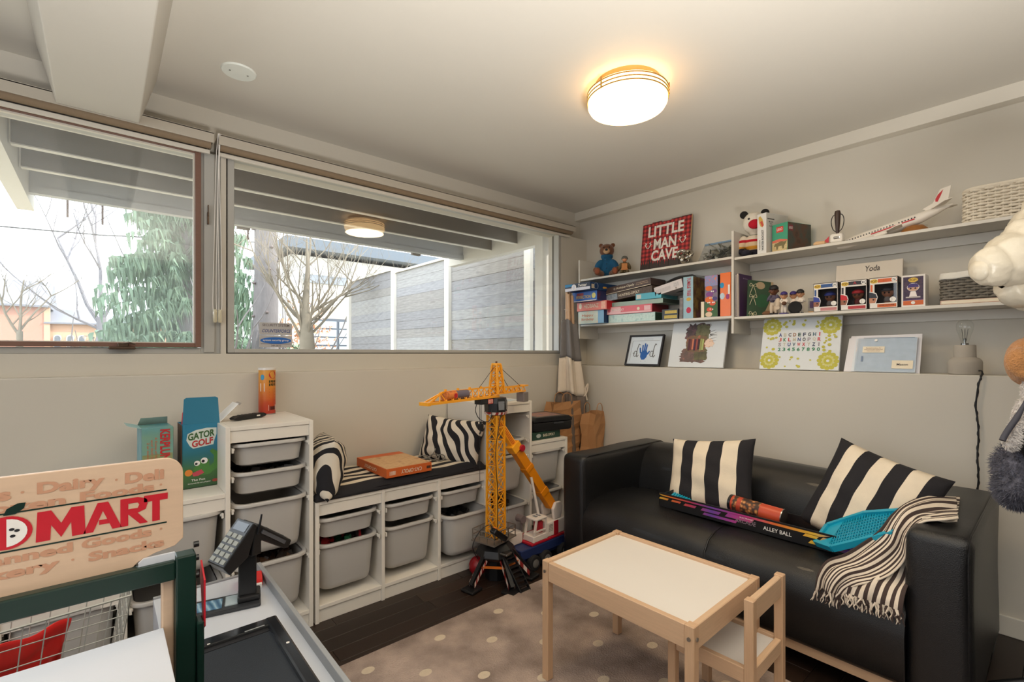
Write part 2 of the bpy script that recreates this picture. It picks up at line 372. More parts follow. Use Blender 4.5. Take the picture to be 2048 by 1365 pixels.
# ------------------------------------------------ outside
GROUND = mat('leafy winter lawn', (150, 140, 118), 0.9, 0.35, 2.5)
b = B(); b.box(-40, 60, 3.0, 80, 0.2, 0.5); struct(b.done('ground', GROUND), 'pale leafy ground outside the windows', 'ground')
DECKP = mat('shaded deck paint', (128, 120, 110), 0.7, 0.12, 7, 0.1, 40, stretch=(1, 6, 6)); DECKW = mat('white deck paint', (226, 222, 212), 0.6, 0.05, 8)  # deck tone darkened to paint the shade on house-facing joist sides
deck = thing('deck', 'raised wooden deck overhead with painted joists outside the windows', 'deck', (0, 0, 2.36))
for y in (3.0, 3.22, 3.64, 4.06):
    q = B(); q.box(-0.37, 3.2, y, y + 0.04, 0, 0.185); q.done('joist', DECKP, deck)
    q = B(); q.box(-0.37, 3.2, y - 0.001, y + 0.041, -0.003, 0.004); q.done('joist_light_edge', DECKW, deck)  # pale strip painting the light caught along the joist underside
q = B(); q.box(-0.38, 3.2, 4.6, 4.64, 0.02, 0.2); q.box(-0.38, 3.2, 4.59, 4.66, -0.02, 0.03); q.done('rim_joist', mat('grey deck rim', (190, 192, 192), 0.7, 0.06), deck)
q = B(); q.box(-0.47, -0.38, 2.97, 4.95, -0.07, 0.19); q.done('end_beam', DECKW, deck)
q = B(); q.box(3.2, 3.28, 2.97, 4.9, -0.06, 0.19); q.done('end_beam', DECKW, deck)
q = B(); q.box(3.03, 3.18, 3.1, 3.2, -1.86, 0.0); q.done('post', DECKW, deck)
for (x, y) in ((0.93, 4.655), (2.62, 4.655)):
    q = B(); q.box(x - 0.05, x + 0.05, y, y + 0.04, -0.035, 0.2); q.done('post_block', DECKP, deck)
for x, h in ((-0.19, 0.12), (0.0, 0.14), (0.965, 0.1)):
    q = B(); q.box(x - 0.006, x + 0.006, 4.66, 4.672, -0.02 - h, 0.0); q.done('splinter', mat('old bracket', (120, 92, 84), 0.7), deck)
db = B(); db.box(0, 0.137, 2.95, 4.95, 0.19, 0.218); o = db.done('deck_board', DECKP, deck); dme = o.data; o.location = (-0.47, 0, 0)
for i in range(1, 27):
    o = bpy.data.objects.new('deck_board', dme); COL.objects.link(o); o.parent = deck; o.location = (-0.47 + i * 0.141, 0, 0)
# fence
FW = [mat('weathered grey fence board %d' % i, c, 0.85, 0.42, 7, 0.2, 30, stretch=(4, 1.0, 7)) for i, c in enumerate([(150, 150, 153), (140, 139, 141), (158, 157, 156), (146, 143, 140)])]
fence = thing('fence', 'weathered grey board fence with white posts beyond the deck', 'fence', (3.6, 0, 0))
segs = [(2.98, 3.84, 2.44), (3.92, 5.46, 2.48), (5.55, 7.06, 2.54), (7.14, 8.9, 2.6)]
for k, (y0, y1, zt) in enumerate(segs):
    mes = []
    for m in FW:
        q = B(); q.box(0, 0.022, y0, y1, 0.0, 0.1315, 0.003, seg=1); o = q.done('fence_board', m, fence); mes.append(o.data); bpy.data.objects.remove(o)
    n = int((zt - 0.5) / 0.132)
    for i in range(n):
        o = bpy.data.objects.new('fence_board', mes[(i * 7 + k * 3 + (i * i) % 5) % 4]); COL.objects.link(o); o.parent = fence
        o.location = (random.uniform(-0.004, 0.004), 0, zt - (i + 1) * 0.132)
    q = B(); q.box(-0.03, 0.06, y0, y1, zt, zt + 0.03); q.done('cap_rail', DECKW, fence)
for y in (3.88, 5.505, 7.1, 8.94):
    q = B(); q.box(-0.05, 0.04, y - 0.05, y + 0.05, 0.5, 2.66 if y > 8 else 2.5 + (y - 3.88) * .03); q.done('fence_post', DECKW, fence)
# trees
BARK = mat('grey rough bark', (112, 108, 108), 0.95, 0.3, 14, 0.5, 30, stretch=(1, 1, 0.3)); PALE = mat('pale sunlit bark', (126, 117, 102), 0.9, 0.2, 10, 0.2, 30)
t = thing('tree', 'thick straight grey tree trunk beyond the security stickers', 'tree', (2.36, 10, 0.5))
q = B(); pts = [(0, 0, 0), (0.0, 0, 1.0), (0.02, 0, 2.2), (0.0, 0, 4), (0, 0.05, 8)]; q.tube(catmull(pts, 6), [0.25 - 0.0035 * i for i in range(25)], 18); q.done('trunk', BARK, t, True)
rr = random.Random(5); q = B()
for i in range(14):
    a = rr.uniform(3.4, 6); z = rr.uniform(0.9, 3.4); q = B(); q.ell((0.225 * math.cos(a), 0.225 * math.sin(a), z), (0.035, 0.035, 0.025), 8); q.done('knot', mat('dark knot', (110, 100, 98), 0.9), t, True)
def branch(q, p, d, L, r, depth, rnd, spread=0.62, up=0.12, kids=3, n=5):
    pts = [p]; dd = d.normalized(); k = 4
    for i in range(k):
        dd = (dd + V((rnd.uniform(-1, 1), rnd.uniform(-1, 1), rnd.uniform(-.6, 1))) * 0.17 + V((0, 0, up))).normalized(); pts.append(pts[-1] + dd * L / k)
    q.tube(pts, [r * (1 - 0.6 * i / k) for i in range(k + 1)], n, cap=False)
    if depth > 0:
        for j in range(kids):
            i = rnd.randint(1, k); nd = (dd + V((rnd.uniform(-1, 1), rnd.uniform(-1, 1), rnd.uniform(-.4, .9))) * spread * 1.5).normalized()
            branch(q, pts[i], nd, L * rnd.uniform(0.5, 0.75), r * 0.5, depth - 1, rnd, spread, up, kids, max(3, n - 1))
def bare_tree(label, loc, trunk, limbs, m, seed, depth=3, kids=3, group=None):
    t = thing('bare_tree', label, 'tree', loc, group=group); rnd = random.Random(seed)
    q = B(); q.tube([V(p) for p, r in trunk], [r for p, r in trunk], 12); q.done('trunk', m, t, True)
    q = B()
    for p, d, L, r in limbs: branch(q, V(p), V(d), L, r, depth, rnd, 0.75, 0.06, kids)
    q.done('branches', m, t, True); return t
rr = random.Random(11)
limbs = [((0, 0, 0.8 + 1.1 * rr.random() ** 1.5), (math.cos(a) * (s + .35), math.sin(a) * s * .5, .85), L * .75, 0.024) for a, s, L in ((0.1, 1.0, 1.5), (0.6, 0.5, 1.9), (1.5, .25, 2.0), (2.4, 0.45, 1.9), (3.1, 0.7, 1.3), (3.6, 0.2, 1.8), (4.6, .5, 1.4), (5.5, .7, 1.6), (6.1, 1.3, 1.2), (2.9, 1.2, .8), (1.9, .1, 2.3), (.3, .8, 1.7), (4.0, .3, 2.1))]
bare_tree('gnarled pale multi-stemmed bare tree in front of the garage', (2.5, 8, 0.5), [((0, 0, 0), 0.11), ((0, 0, 0.5), 0.10), ((0.01, 0, 0.85), 0.12), ((0, 0, 1.05), 0.11), ((-.02, 0, 1.5), 0.06), ((.02, 0, 2.1), 0.035), ((0, 0, 2.6), 0.012)], limbs, PALE, 21, 4, 3)
bare_tree('thin dark bare tree between the brick house and the spruce', (-0.02, 15, 0.5), [((0, 0, 0), 0.12), ((0, 0, 1.6), 0.09)], [((0, 0, 1.4), (-.7, 0, 1), 2.2, 0.05), ((0, 0, 1.5), (-.1, 0, 1), 2.5, 0.05), ((0, 0, 1.5), (.4, 0, 1), 2.0, 0.04), ((0, 0, 1.3), (-1.2, 0, .6), 1.8, 0.035)], mat('cool grey bark', (130, 128, 134), 0.9, 0.2), 5, 3, 3)
bare_tree('pale thin bare tree in front of the brick house', (-1.29, 14, 0.5), [((0, 0, 0), 0.06), ((0, 0, 1.2), 0.05)], [((0, 0, 1.1), (-.4, 0, 1), 1.0, 0.03), ((0, 0, 1.2), (.1, 0, 1), 1.1, 0.03), ((0, 0, 1.2), (.7, 0, 1), .9, 0.025)], PALE, 8, 3, 3)
bare_tree('faint bare tree left of the thick grey trunk', (1.7, 13.2, 0.5), [((0, 0, 0), 0.08), ((0, 0, 1.2), 0.06)], [((0, 0, .8), (-.4, 0, 1), 1.2, 0.035), ((0, 0, 1.2), (.1, 0, 1), 1.5, 0.035), ((0, 0, 1.0), (.4, 0, 1), 1.2, 0.03)], PALE, 18, 3, 3)
# spruce
t = thing('spruce', 'large spruce with drooping green branches in the left window', 'tree', (1.35, 12, 0.5))
q = B(); q.tube([(0, 0, 0), (0, 0, 3), (0, 0, 7)], [0.22, 0.15, 0.03], 10); q.done('trunk', BARK, t, True)
q = B(); rr = random.Random(4); bm2 = q
for z in [0.3 + 0.22 * i for i in range(28)]:
    R = 1.95 * (1 - z / 7.2) + 0.05
    for j in range(11):
        a = rr.uniform(0, 2 * PI); L = R * rr.uniform(0.75, 1.1); m = int(6 + L * 9)
        for k in range(m):
            u = (k + .6) / m; p = V((math.cos(a) * L * u, math.sin(a) * L * u, z + 0.35 * u - 0.75 * u * u * (L / 2) - 0.05))
            for s in (-1, 1, -1, 1):
                h = rr.uniform(0.06, 0.40) * (0.6 + 0.6 * (1 - abs(u - .5)))
                side = V((-math.sin(a), math.cos(a), rr.uniform(-.6, .3))) * s * rr.uniform(0.01, 0.14)
                v0 = p; p = p + V((rr.uniform(-.04, .04), rr.uniform(-.04, .04), rr.uniform(-.05, .02))); v1 = p + V((math.cos(a), math.sin(a), 0)) * 0.045 + side * 0.2; v2 = p + side + V((0, 0, -h)); 
                q._add([v0, v1, v2], [(0, 1, 2)])
tag(q.done('foliage', mat('spruce needles', (120, 142, 120), 0.85, 0.35, 4), t), kind='stuff')
# bushes
def bush(label, loc, r, c, seed):
    t = thing('bush', label, 'bush', loc); rnd = random.Random(seed); q = B()
    for i in range(900):
        d = V((rnd.gauss(0, 1), rnd.gauss(0, 1), abs(rnd.gauss(0, 1)))).normalized() * rnd.uniform(0.4, 1); p = V((d.x * r[0], d.y * r[1], d.z * r[2]))
        e = V((rnd.uniform(-1, 1), rnd.uniform(-1, 1), rnd.uniform(-1, 1))) * 0.09; f = V((rnd.uniform(-1, 1), rnd.uniform(-1, 1), rnd.uniform(-1, 1))) * 0.09
        q._add([p, p + e, p + f], [(0, 1, 2)])
    tag(q.done('leaves', mat(label, c, 0.9, 0.3, 5), t), kind='stuff')
    q = B()
    for i in range(5): branch(q, V((0, 0, 0)), V((rnd.uniform(-1, 1), rnd.uniform(-1, 1), 1.5)), r[2], 0.03, 1, rnd)
    q.done('stems', BARK, t)
bush('green ivy bush at the foot of the thick trunk', (1.66, 9.6, 0.5), (0.40, 0.3, 1.3), (120, 142, 118), 3)
bush('green bush right of the security stickers', (3.02, 10.5, 0.5), (0.35, 0.3, 1.0), (128, 146, 122), 6)
bush('orange leaved beech hedge behind the gnarled tree', (3.9, 12.6, 0.5), (0.9, 0.3, 2.2), (206, 160, 128), 9)
bush('bare tan shrub in front of the arched windows', (-0.35, 15.8, 0.5), (0.55, 0.3, 1.2), (176, 160, 146), 12)
# brick house
t = thing('brick_house', 'far brick house with grey roofs and arched windows', 'house', (0, 18, 0.5))
BR = mat('pale red brick', (186, 140, 122), 0.9, 0.15, 30); ROOF = mat('grey shingle', (128, 130, 138), 0.85, 0.12, 20); TAN = mat('peach brick', (206, 168, 140), 0.9, 0.12, 30)
q = B(); q.box(-3.5, -1.15, 0, 3, 0, 2.02); q.done('wall', BR, t)
q = B(); q.prism([(0, 0), (0, 0.05), (1.6, 0.85), (3.2, 0.05), (3.2, 0)], (-1.08, -0.15, 1.98), (0, 1, 0), ZZ, (-2.6, 0, 0)); q.done('roof', ROOF, t)
q = B(); q.box(-1.15, 1.9, 0.1, 3, 0, 1.58); q.done('wall', TAN, t)
q = B(); q.prism([(0, 0), (0, 0.04), (1.5, 0.5), (3, 0.04), (3, 0)], (-1.2, -0.05, 1.55), (0, 1, 0), ZZ, (3.2, 0, 0)); q.done('roof', ROOF, t)
for i, x in enumerate((-0.94, -0.68, -0.44)):
    q = B(); q.prism([(-.085, 0)] + [(.085 * math.cos(a * PI / 8), 0.62 + .085 * math.sin(a * PI / 8)) for a in range(9)][::-1][::-1] + [(-.085, 0)][:0], (x, 0.07, 0.55), XX, ZZ, (0, 0.06, 0)); f = q.done('window', DECKW, t)
    q = B(); q.prism([(.06 * math.cos(a * PI / 8), 0.6 + .06 * math.sin(a * PI / 8)) for a in range(9)] + [(-.06, 0.03), (.06, 0.03)], (x, 0.06, 0.57), XX, ZZ, (0, 0.02, 0)); q.done('pane', mat('dark far glass', (110, 116, 124), 0.2), f)
q = B(); q.box(-1.2, -1.08, -0.02, 0.1, 0, 2.02); q.done('corner', TAN, t)
# modern garage house
t = thing('garage_house', 'white modern house with a glazed garage door behind the fence', 'house', (0, 14, 0.5))
WH = mat('white stucco', (226, 222, 214), 0.85, 0.03, 5)
q = B(); q.box(3.95, 9.5, 0, 4, 0, 3.5); q.done('wall', WH, t)
q = B(); q.box(3.7, 9.8, -0.5, 4.2, 3.6, 3.9); q.done('roof', mat('dark metal roof', (96, 106, 116), 0.6), t)
q = B(); q.box(4.3, 9.5, -0.06, 0, 2.75, 2.98); q.done('band', mat('grey siding', (150, 156, 164), 0.8), t)
q = B(); q.box(4.2, 7.5, -0.03, 0, 1.75, 2.1); q.done('band', mat('tan siding', (206, 190, 170), 0.8), t)
q = B(); q.box(4.35, 6.95, -0.05, 0.0, 0, 1.75); g = q.done('garage_door', mat('charcoal door frame', (84, 92, 102), 0.5), t)
gp = B(); gp.box(0, 0.72, -0.065, -0.05, 0, 0.2); o = gp.done('pane', mat('frosted door pane', (170, 182, 190), 0.25), g); gm = o.data; bpy.data.objects.remove(o)
for i in range(3):
    for j in range(7):
        o = bpy.data.objects.new('pane', gm); COL.objects.link(o); o.parent = g; o.location = (4.48 + i * 0.8, 0, 0.02 + j * 0.242)
q = B(); q.tube([(-6, 12, 3.36), (-3, 12, 3.36), (0, 12, 3.5), (3, 12, 3.8)], 0.012, 5); tag(q.done('power_line', INK), 'thin power line crossing the sky in the left window', 'power line')
# ------------------------------------------------ storage units
YF, YB = 2.24, 2.682
def panel(par, x0, x1, z0, z1, name='side_panel'):
    q = B(); q.box(x0, x1, YF, YB, z0, z1, 0.0012, seg=1); q.done(name, WHITE, par)
RUN = mat('white plastic runner', (226, 222, 214), 0.4, 0.02)
def runners(par, x0, x1, zs):
    for z in zs:
        for x in (x0, x1 - 0.012):
            q = B(); q.box(x, x + 0.012, YF + 0.012, YB - 0.02, z - 0.022, z - 0.012, 0.001, seg=1); q.box(x + (0 if x == x0 else 0.004), x + (0.008 if x == x0 else .012), YF + 0.004, YF + 0.016, z - 0.03, z - 0.010, 0.001, seg=1); q.done('runner', RUN, par)
def unit(label, cols, rails):
    """cols: list of (x0, x1, top z)"""
    t = thing('storage_unit', label, 'storage unit')
    th = 0.018
    xs = sorted({c[0] for c in cols} | {cols[-1][1]})
    for i, x in enumerate(xs):
        zz = max(c[2] for c in cols if abs(c[0] - x) < 1e-6 or abs(c[1] - x) < 1e-6)
        panel(t, (x if i == 0 else x - th / 2 if i < len(xs) - 1 else x - th), (x + th if i == 0 else x + th / 2 if i < len(xs) - 1 else x), 0, zz - (0.0 if i in (0, len(xs) - 1) else 0.0), 'side_panel' if i in (0, len(xs) - 1) else 'divider')
    for x0, x1, z in cols:
        a = x0 + (0.018 if x0 == cols[0][0] else 0.0092); b_ = x1 - (0.018 if x1 == cols[-1][1] else 0.0092)
        q = B(); q.box(a, b_, YF + 0.001, YB, z - 0.017, z - 0.0004, 0.001, seg=1); q.done('top_panel', WHITE, t)
        q = B(); q.box(a, b_, YF + 0.006, YF + 0.022, z - 0.068, z - 0.018, 0.001, seg=1); q.done('top_rail', WHITE, t)
        q = B(); q.box(a, b_, YF + 0.001, YB, 0.062, 0.079, 0.001, seg=1); q.done('bottom_panel', WHITE, t)
        q = B(); q.box(a, b_, YF + 0.008, YF + 0.024, 0.0, 0.061, 0.001, seg=1); q.done('plinth', WHITE, t)
    for (x0, x1, zs) in rails: runners(t, x0, x1, zs)
    return t
LX = [(-0.27, 0.06, 0.40), (0.06, 0.39, 0.67), (0.39, 0.73, 0.94)]
RX = [(1.74, 2.085, 0.94), (2.085, 2.42, 0.67), (2.42, 2.75, 0.40)]
BX = [(0.739, 1.072, 0.56), (1.072, 1.401, 0.56), (1.401, 1.73, 0.56)]
i0 = lambda c: (c[0] + 0.014, c[1] - 0.014)
unit('white stepped storage unit on the left, its tall end under the orange snack can', LX, [(*i0(LX[2]), (.86, .738, .607, .345)), (*i0(LX[1]), (.60, .31)), (*i0(LX[0]), (.345,))])
unit('low white storage bench with a striped pad between the stepped units', BX, [(*i0(c), (.467, .345)) for c in BX])
unit('white stepped storage unit on the right behind the toy crane', RX, [(*i0(RX[0]), (.86, .705, .608, .305)), (*i0(RX[1]), (.60, .335)), (*i0(RX[2]), (.335,))])
# bins
def bin_obj(name, h):
    t = thing(name, 'bin', 'storage bin')
    def sec(w, d, r, z, n=5):
        out = []
        for cx, cy, a0 in ((w-r, d-r, 0), (-w+r, d-r, PI/2), (-w+r, -d+r, PI), (w-r, -d+r, 1.5*PI)):
            for k in range(n + 1):
                a = a0 + PI / 2 * k / n; out.append((cx + r * math.cos(a), cy + r * math.sin(a), z))
        return out
    tp = 0.013 if h < .15 else 0.022
    rings = [sec(.139, .199, .05, -0.004), sec(.139, .199, .05, -.012), sec(.139 - tp * .6, .199 - tp * .6, .05, -h + .03), sec(.139 - tp * .85, .199 - tp * .85, .046, -h + .008), sec(.139 - tp - .012, .199 - tp - .012, .036, -h),
             ]
    q = B(); n = len(rings[0]); vs = [p for r in rings for p in r]; fs = []
    for i in range(len(rings) - 1):
        for k in range(n): fs.append((i*n+k, (i+1)*n+k, (i+1)*n+(k+1) % n, i*n+(k+1) % n))
    fs.append(tuple((len(rings)-1)*n + k for k in range(n)))
    inn = [sec(.133, .193, .046, -0.004), sec(.133 - tp, .193 - tp, .04, -h + .005)]; o = len(vs); vs += [p for r in inn for p in r]
    for k in range(n): fs.append((o+k, o+(k+1) % n, o+n+(k+1) % n, o+n+k))
    fs.append(tuple(o + n + k for k in range(n))[::-1])
    q._add(vs, fs); q.done('tub', TUB, t, True, ang=50)
    # rim with a curled front lip
    rim = [sec(.136, .196, .048, -.002), sec(.139, .199, .05, .001), sec(.151, .211, .058, .001), sec(.154, .214, .06, -.003), sec(.154, .214, .06, -.013), sec(.150, .210, .058, -.013), sec(.149, .209, .056, -.004), sec(.139, .199, .05, -.005)]
    q = B(); vs = [p for r in rim for p in r]; fs = []
    for i in range(len(rim) - 1):
        for k in range(n): fs.append((i*n+k, (i+1)*n+k, (i+1)*n+(k+1) % n, i*n+(k+1) % n))
    q._add(vs, fs); q.done('rim', TUB, t, True, ang=50)
    return t
sb = bin_obj('storage_bin', 0.10); db_ = bin_obj('storage_bin', 0.23)
_first = {0: True, 1: True}
def put(deep, x, z, label, pull=0.0, tilt=0):
    src = db_ if deep else sb; k = int(deep); loc = (x, YF + 0.215 - pull + 0.004, z)
    if _first[k]: o = src; o.location = loc; _first[k] = False
    else: o = dup(src, loc)
    o['label'] = label; o['group'] = 'milky plastic storage bins in the three white units'; o.rotation_euler.x = tilt; return o
cx = lambda c: (c[0] + c[1]) / 2
put(0, cx(LX[2]), .862, 'shallow milky bin, topmost of the left tall column')
put(0, cx(LX[2]), .740, 'shallow milky bin, second from the top in the left tall column')
put(1, cx(LX[2]), .609, 'deep milky bin behind the toy till, third in the left tall column', .012)
put(1, cx(LX[2]), .347, 'deep milky bin at the bottom of the left tall column', .012)
put(1, cx(LX[1]), .602, 'deep milky bin below the game boxes, left of the toy till', .01)
put(1, cx(LX[1]), .312, 'deep milky bin low down behind the grocery stand post', .01)
put(1, cx(LX[0]), .347, 'deep milky bin seen through the toy shopping cart')
put(0, cx(BX[0]), .469, 'shallow bench bin, upper one in the left bay'); put(1, cx(BX[0]), .347, 'deep bench bin, lower one in the left bay')
put(0, cx(BX[1]), .469, 'shallow bench bin, upper one in the middle bay'); put(1, cx(BX[1]), .350, 'deep bench bin, lower one in the middle bay')
put(0, cx(BX[2]), .469, 'shallow bench bin, upper one in the right bay'); put(1, cx(BX[2]), .347, 'deep bench bin pulled out in the right bay beside the red ball', .075, -0.02)
put(0, cx(RX[0]), .707, 'shallow milky bin behind the crane tower, upper one in the right tall column')
put(1, cx(RX[0]), .610, 'deep milky bin behind the crane tower, middle one in the right tall column')
put(1, cx(RX[0]), .307, 'deep milky bin behind the toy truck, lowest in the right tall column', .03)
put(1, cx(RX[1]), .602, 'deep milky bin below the black tool case'); put(1, cx(RX[1]), .337, 'deep milky bin behind the yellow truck boom', .01)
# things glimpsed in bins
def filling(x, z, w, d, cols, label, cat='toys', y=None, pull=0):
    q = B(); rr = random.Random(int(x * 100 + z * 1000))
    ms = [mat('toy colour %d_%d_%d' % c, c, 0.5) for c in cols]; y = y or YF + .21 - pull
    for i in range(60):
        q.mi = rr.randrange(len(ms)); c = (x + rr.uniform(-w, w), y + rr.uniform(-d, d), z + rr.uniform(-.03, .0)); s = [rr.uniform(.015, .04) for _ in range(3)]
        q.cb(c, s, R=Euler((rr.random() * 3, rr.random() * 3, rr.random() * 3)).to_matrix())
    tag(q.done('loose_toys', ms), label, cat, kind='stuff')
filling(cx(LX[2]), .845, .1, .16, [(60, 90, 70), (60, 40, 40), (40, 50, 80)], 'jumble of small toys in the topmost left bin')
filling(cx(BX[0]), .335, .1, .15, [(30, 96, 60), (190, 30, 40), (40, 30, 30)], 'red and green toys showing in the deep left bench bin')
filling(cx(BX[2]), .31, .1, .15, [(20, 20, 24), (36, 32, 30)], 'dark toys inside the pulled out bench bin', pull=.075)
filling(cx(LX[2]), .33, .1, .15, [(40, 30, 24), (80, 56, 40)], 'brown toys in the bottom bin of the left tall column')
filling(cx(LX[2]), .722, .1, .15, [(44, 34, 30), (34, 30, 30)], 'dark toys in the second bin of the left tall column')
filling(cx(RX[0]), .28, .1, .14, [(46, 34, 28), (30, 30, 30)], 'dark toys in the lowest bin of the right tall column')

# ------------------------------------------------ bench pad, zebra cushions
CREAM = mat('cream cotton', (226, 212, 190), 0.9, 0.05, 40, 0.15, 260); NAVY = mat('black cotton', (30, 28, 32), 0.9, 0.08, 40, 0.15, 260)
def se(u, p=0.5): return math.copysign(abs(u) ** p, u)
def bench_pad():
    W, D, H = 0.495, 0.215, 0.05; q = B(); nv = 11 * 3
    def prof(s):      # around front edge: s 0..1 top back->front->under
        return None
    def top(u, v):
        x = (u * 2 - 1) * W; y = (v * 2 - 1) * D
        e = min(1, (1 - abs(u * 2 - 1)) * 16) ** .5 * min(1, (1 - abs(v * 2 - 1)) * 8) ** .5
        z = H * (0.35 + 0.65 * e) - 0.006 * math.sin(v * 11 * PI) ** 8 + 0.003 * math.sin(u * 23 + v * 9); return (x, y, z)
    q.grid(top, 40, 33, lambda u, v: int(v * 11) % 2)
    q.grid(lambda u, v: ((u * 2 - 1) * W, -D - 0.004 * math.sin(v * PI), H * .35 * v), 40, 3, lambda u, v: 0)
    q.grid(lambda u, v: ((1 - u * 2) * W, D, H * .35 * v), 20, 2, lambda u, v: 0)
    q.grid(lambda u, v: (W, (u * 2 - 1) * D, H * .35 * v), 20, 2, lambda u, v: 0); q.grid(lambda u, v: (-W, (1 - u * 2) * D, H * .35 * v), 20, 2, lambda u, v: 0)
    q.grid(lambda u, v: ((1 - u * 2) * W, (v * 2 - 1) * D, 0.0), 4, 4)
    o = q.done('bench_pad', [NAVY, CREAM], smooth=True, ang=80, weld=0.0005, loc=(1.234, 2.45, 0.5605)); return tag(o, 'black and cream striped seat pad lying on the storage bench', 'seat pad')
bench_pad()
def pillow(name, label, w, h, t, loc, rot, mats, mifn, nu=48, nv=24, pinch=.07, group=None, seed=1, par=None):
    q = B(); rr = random.Random(seed); ph = [rr.uniform(0, 6) for _ in range(6)]
    def f(sg):
        def g(u, v):
            a = u * 2 - 1; c = v * 2 - 1
            k = (max(0, 1 - abs(a) ** 2.4) * max(0, 1 - abs(c) ** 2.4)) ** 0.5
            x = a * w / 2 * (1 - pinch * (1 - c * c) * abs(a) ** 2); z = c * h / 2 * (1 - pinch * (1 - a * a) * abs(c) ** 2)
            y = sg * (t / 2 * k + 0.006 * math.sin(a * 5 + ph[0] + c * 3) * k + 0.004 * math.sin(c * 11 + ph[1] + a * 4) * k)
            return (x, y, z)
        return g
    q.grid(lambda u, v: f(-1)(u, v), nu, nv, mifn); q.grid(lambda u, v: f(1)(1 - u, v), nu, nv, lambda u, v: mifn(1 - u, v))
    o = q.done(name, mats, smooth=True, ang=85, weld=0.0004, loc=loc, rot=rot)
    return tag(o, label, 'cushion', group)
def zebra_nodes(seed, ax):
    def build(n, l, tc):
        mp = n.new('ShaderNodeMapping'); mp.inputs['Rotation'].default_value = (0, ax, 0); mp.inputs['Location'].default_value = (seed, 0, 0); l.new(tc.outputs['Object'], mp.inputs[0])
        nz = n.new('ShaderNodeTexNoise'); nz.inputs['Scale'].default_value = 3.2; nz.inputs['Detail'].default_value = 1.0; l.new(mp.outputs[0], nz.inputs[0])
        wv = n.new('ShaderNodeTexWave'); wv.wave_type = 'BANDS'; wv.bands_direction = 'X'; wv.inputs['Scale'].default_value = 5.2; wv.inputs['Distortion'].default_value = 0
        va = n.new('ShaderNodeVectorMath'); va.operation = 'MULTIPLY_ADD'; va.inputs[1].default_value = (0.42, 0.42, 0.42); l.new(nz.outputs[1], va.inputs[0]); l.new(mp.outputs[0], va.inputs[2]); l.new(va.outputs[0], wv.inputs[0])
        return cramp(n, l, wv.outputs[1], [(0.0, (28, 27, 32)), (0.46, (222, 212, 196))], True)
    return build
ZEB1 = ramp_mat('zebra print cotton', zebra_nodes(0.2, 0.5), 0.9); ZEB2 = ramp_mat('zebra print cotton turned', zebra_nodes(1.3, 0.75), 0.9)
pillow('zebra_cushion', 'zebra print cushion at the left end of the bench, against the tall unit', 0.42, 0.28, 0.18, (0.838, 2.40, 0.695), (0.12, 0.04, 1.36), [ZEB2], lambda u, v: 0, group=None, seed=4)
pillow('zebra_cushion', 'zebra print cushion at the right end of the bench, beside the crane', 0.42, 0.28, 0.15, (1.612, 2.44, 0.715), (-0.36, 0.05, -1.15), [ZEB1], lambda u, v: 0, seed=6)

# ------------------------------------------------ sofa
def leather_bump():
    m = mat('black grained leather', (15, 15, 17), 0.36, 0.1, 10, 0.25, 350, coat=0.05, spec=0.55); return m
LEA = leather_bump()
SY0, SY1, SX0, SX1 = 0.186, 1.93, 2.04, 2.89
sofa = thing('sofa', 'black leather two-seat sofa along the right-hand wall', 'sofa', (2.46, 1.06, 0))
T = Matrix.Translation((-2.46, -1.06, 0))
def rbox(x0, x1, y0, y1, z0, z1, r, seg=4):
    q = B(T); q.box(x0, x1, y0, y1, z0, z1, r, seg=seg); return q
ARM = 0.17
for nm, y0, y1 in (('left', SY1 - ARM, SY1), ('right', SY0, SY0 + ARM)):
    q = rbox(SX0, SX1, y0, y1, 0.05, 0.66, 0.035, 5)
    bmesh.ops.subdivide_edges(q.bm, edges=[e for e in q.bm.edges if e.calc_length() > .3], cuts=5, use_grid_fill=True)
    rr = random.Random(2)
    for v in q.bm.verts: v.co.z += 0.003 * math.sin(v.co.x * 14) ; v.co.y += 0.0025 * math.sin(v.co.x * 9 + v.co.z * 11)
    a = q.done('armrest', LEA, sofa, True, ang=60)
    ysd = y0 - 0.001 if nm == 'right' else y1 + 0.001
    q = B(T)
    q.tube([(SX0 + .012, y0 + 0.012, 0.08), (SX0 + .004, y0 + 0.012, 0.6), (SX0 + 0.016, y0 + .012, 0.645), (SX0 + .06, y0 + 0.012, 0.659), (SX1 - .05, y0 + .012, 0.659)], 0.003, 6); q.done('seam', LEA, a, True)
# back with rounded top
prof = [(2.56, 0.30), (2.575, 0.45), (2.605, 0.55), (2.64, 0.615), (2.69, 0.648), (2.76, 0.662), (2.84, 0.655), (2.88, 0.62), (2.89, 0.55), (2.89, 0.06), (2.56, 0.06)]
q = B(T); ys = [SY0 + ARM - .002 + (SY1 - SY0 - 2 * ARM + .004) * i / 16 for i in range(17)]
vs = [(x + 0.006 * math.sin(y * 7) * (z > .4), y, z + 0.004 * math.sin(y * 5 + 1) * (z > .5)) for y in ys for x, z in prof]; k = len(prof)
q._add(vs, [(i*k+j, i*k+(j+1) % k, (i+1)*k+(j+1) % k, (i+1)*k+j) for i in range(16) for j in range(k)] + [tuple(range(k)), tuple(range(16*k, 17*k))[::-1]])
q.done('backrest', LEA, sofa, True, ang=55)
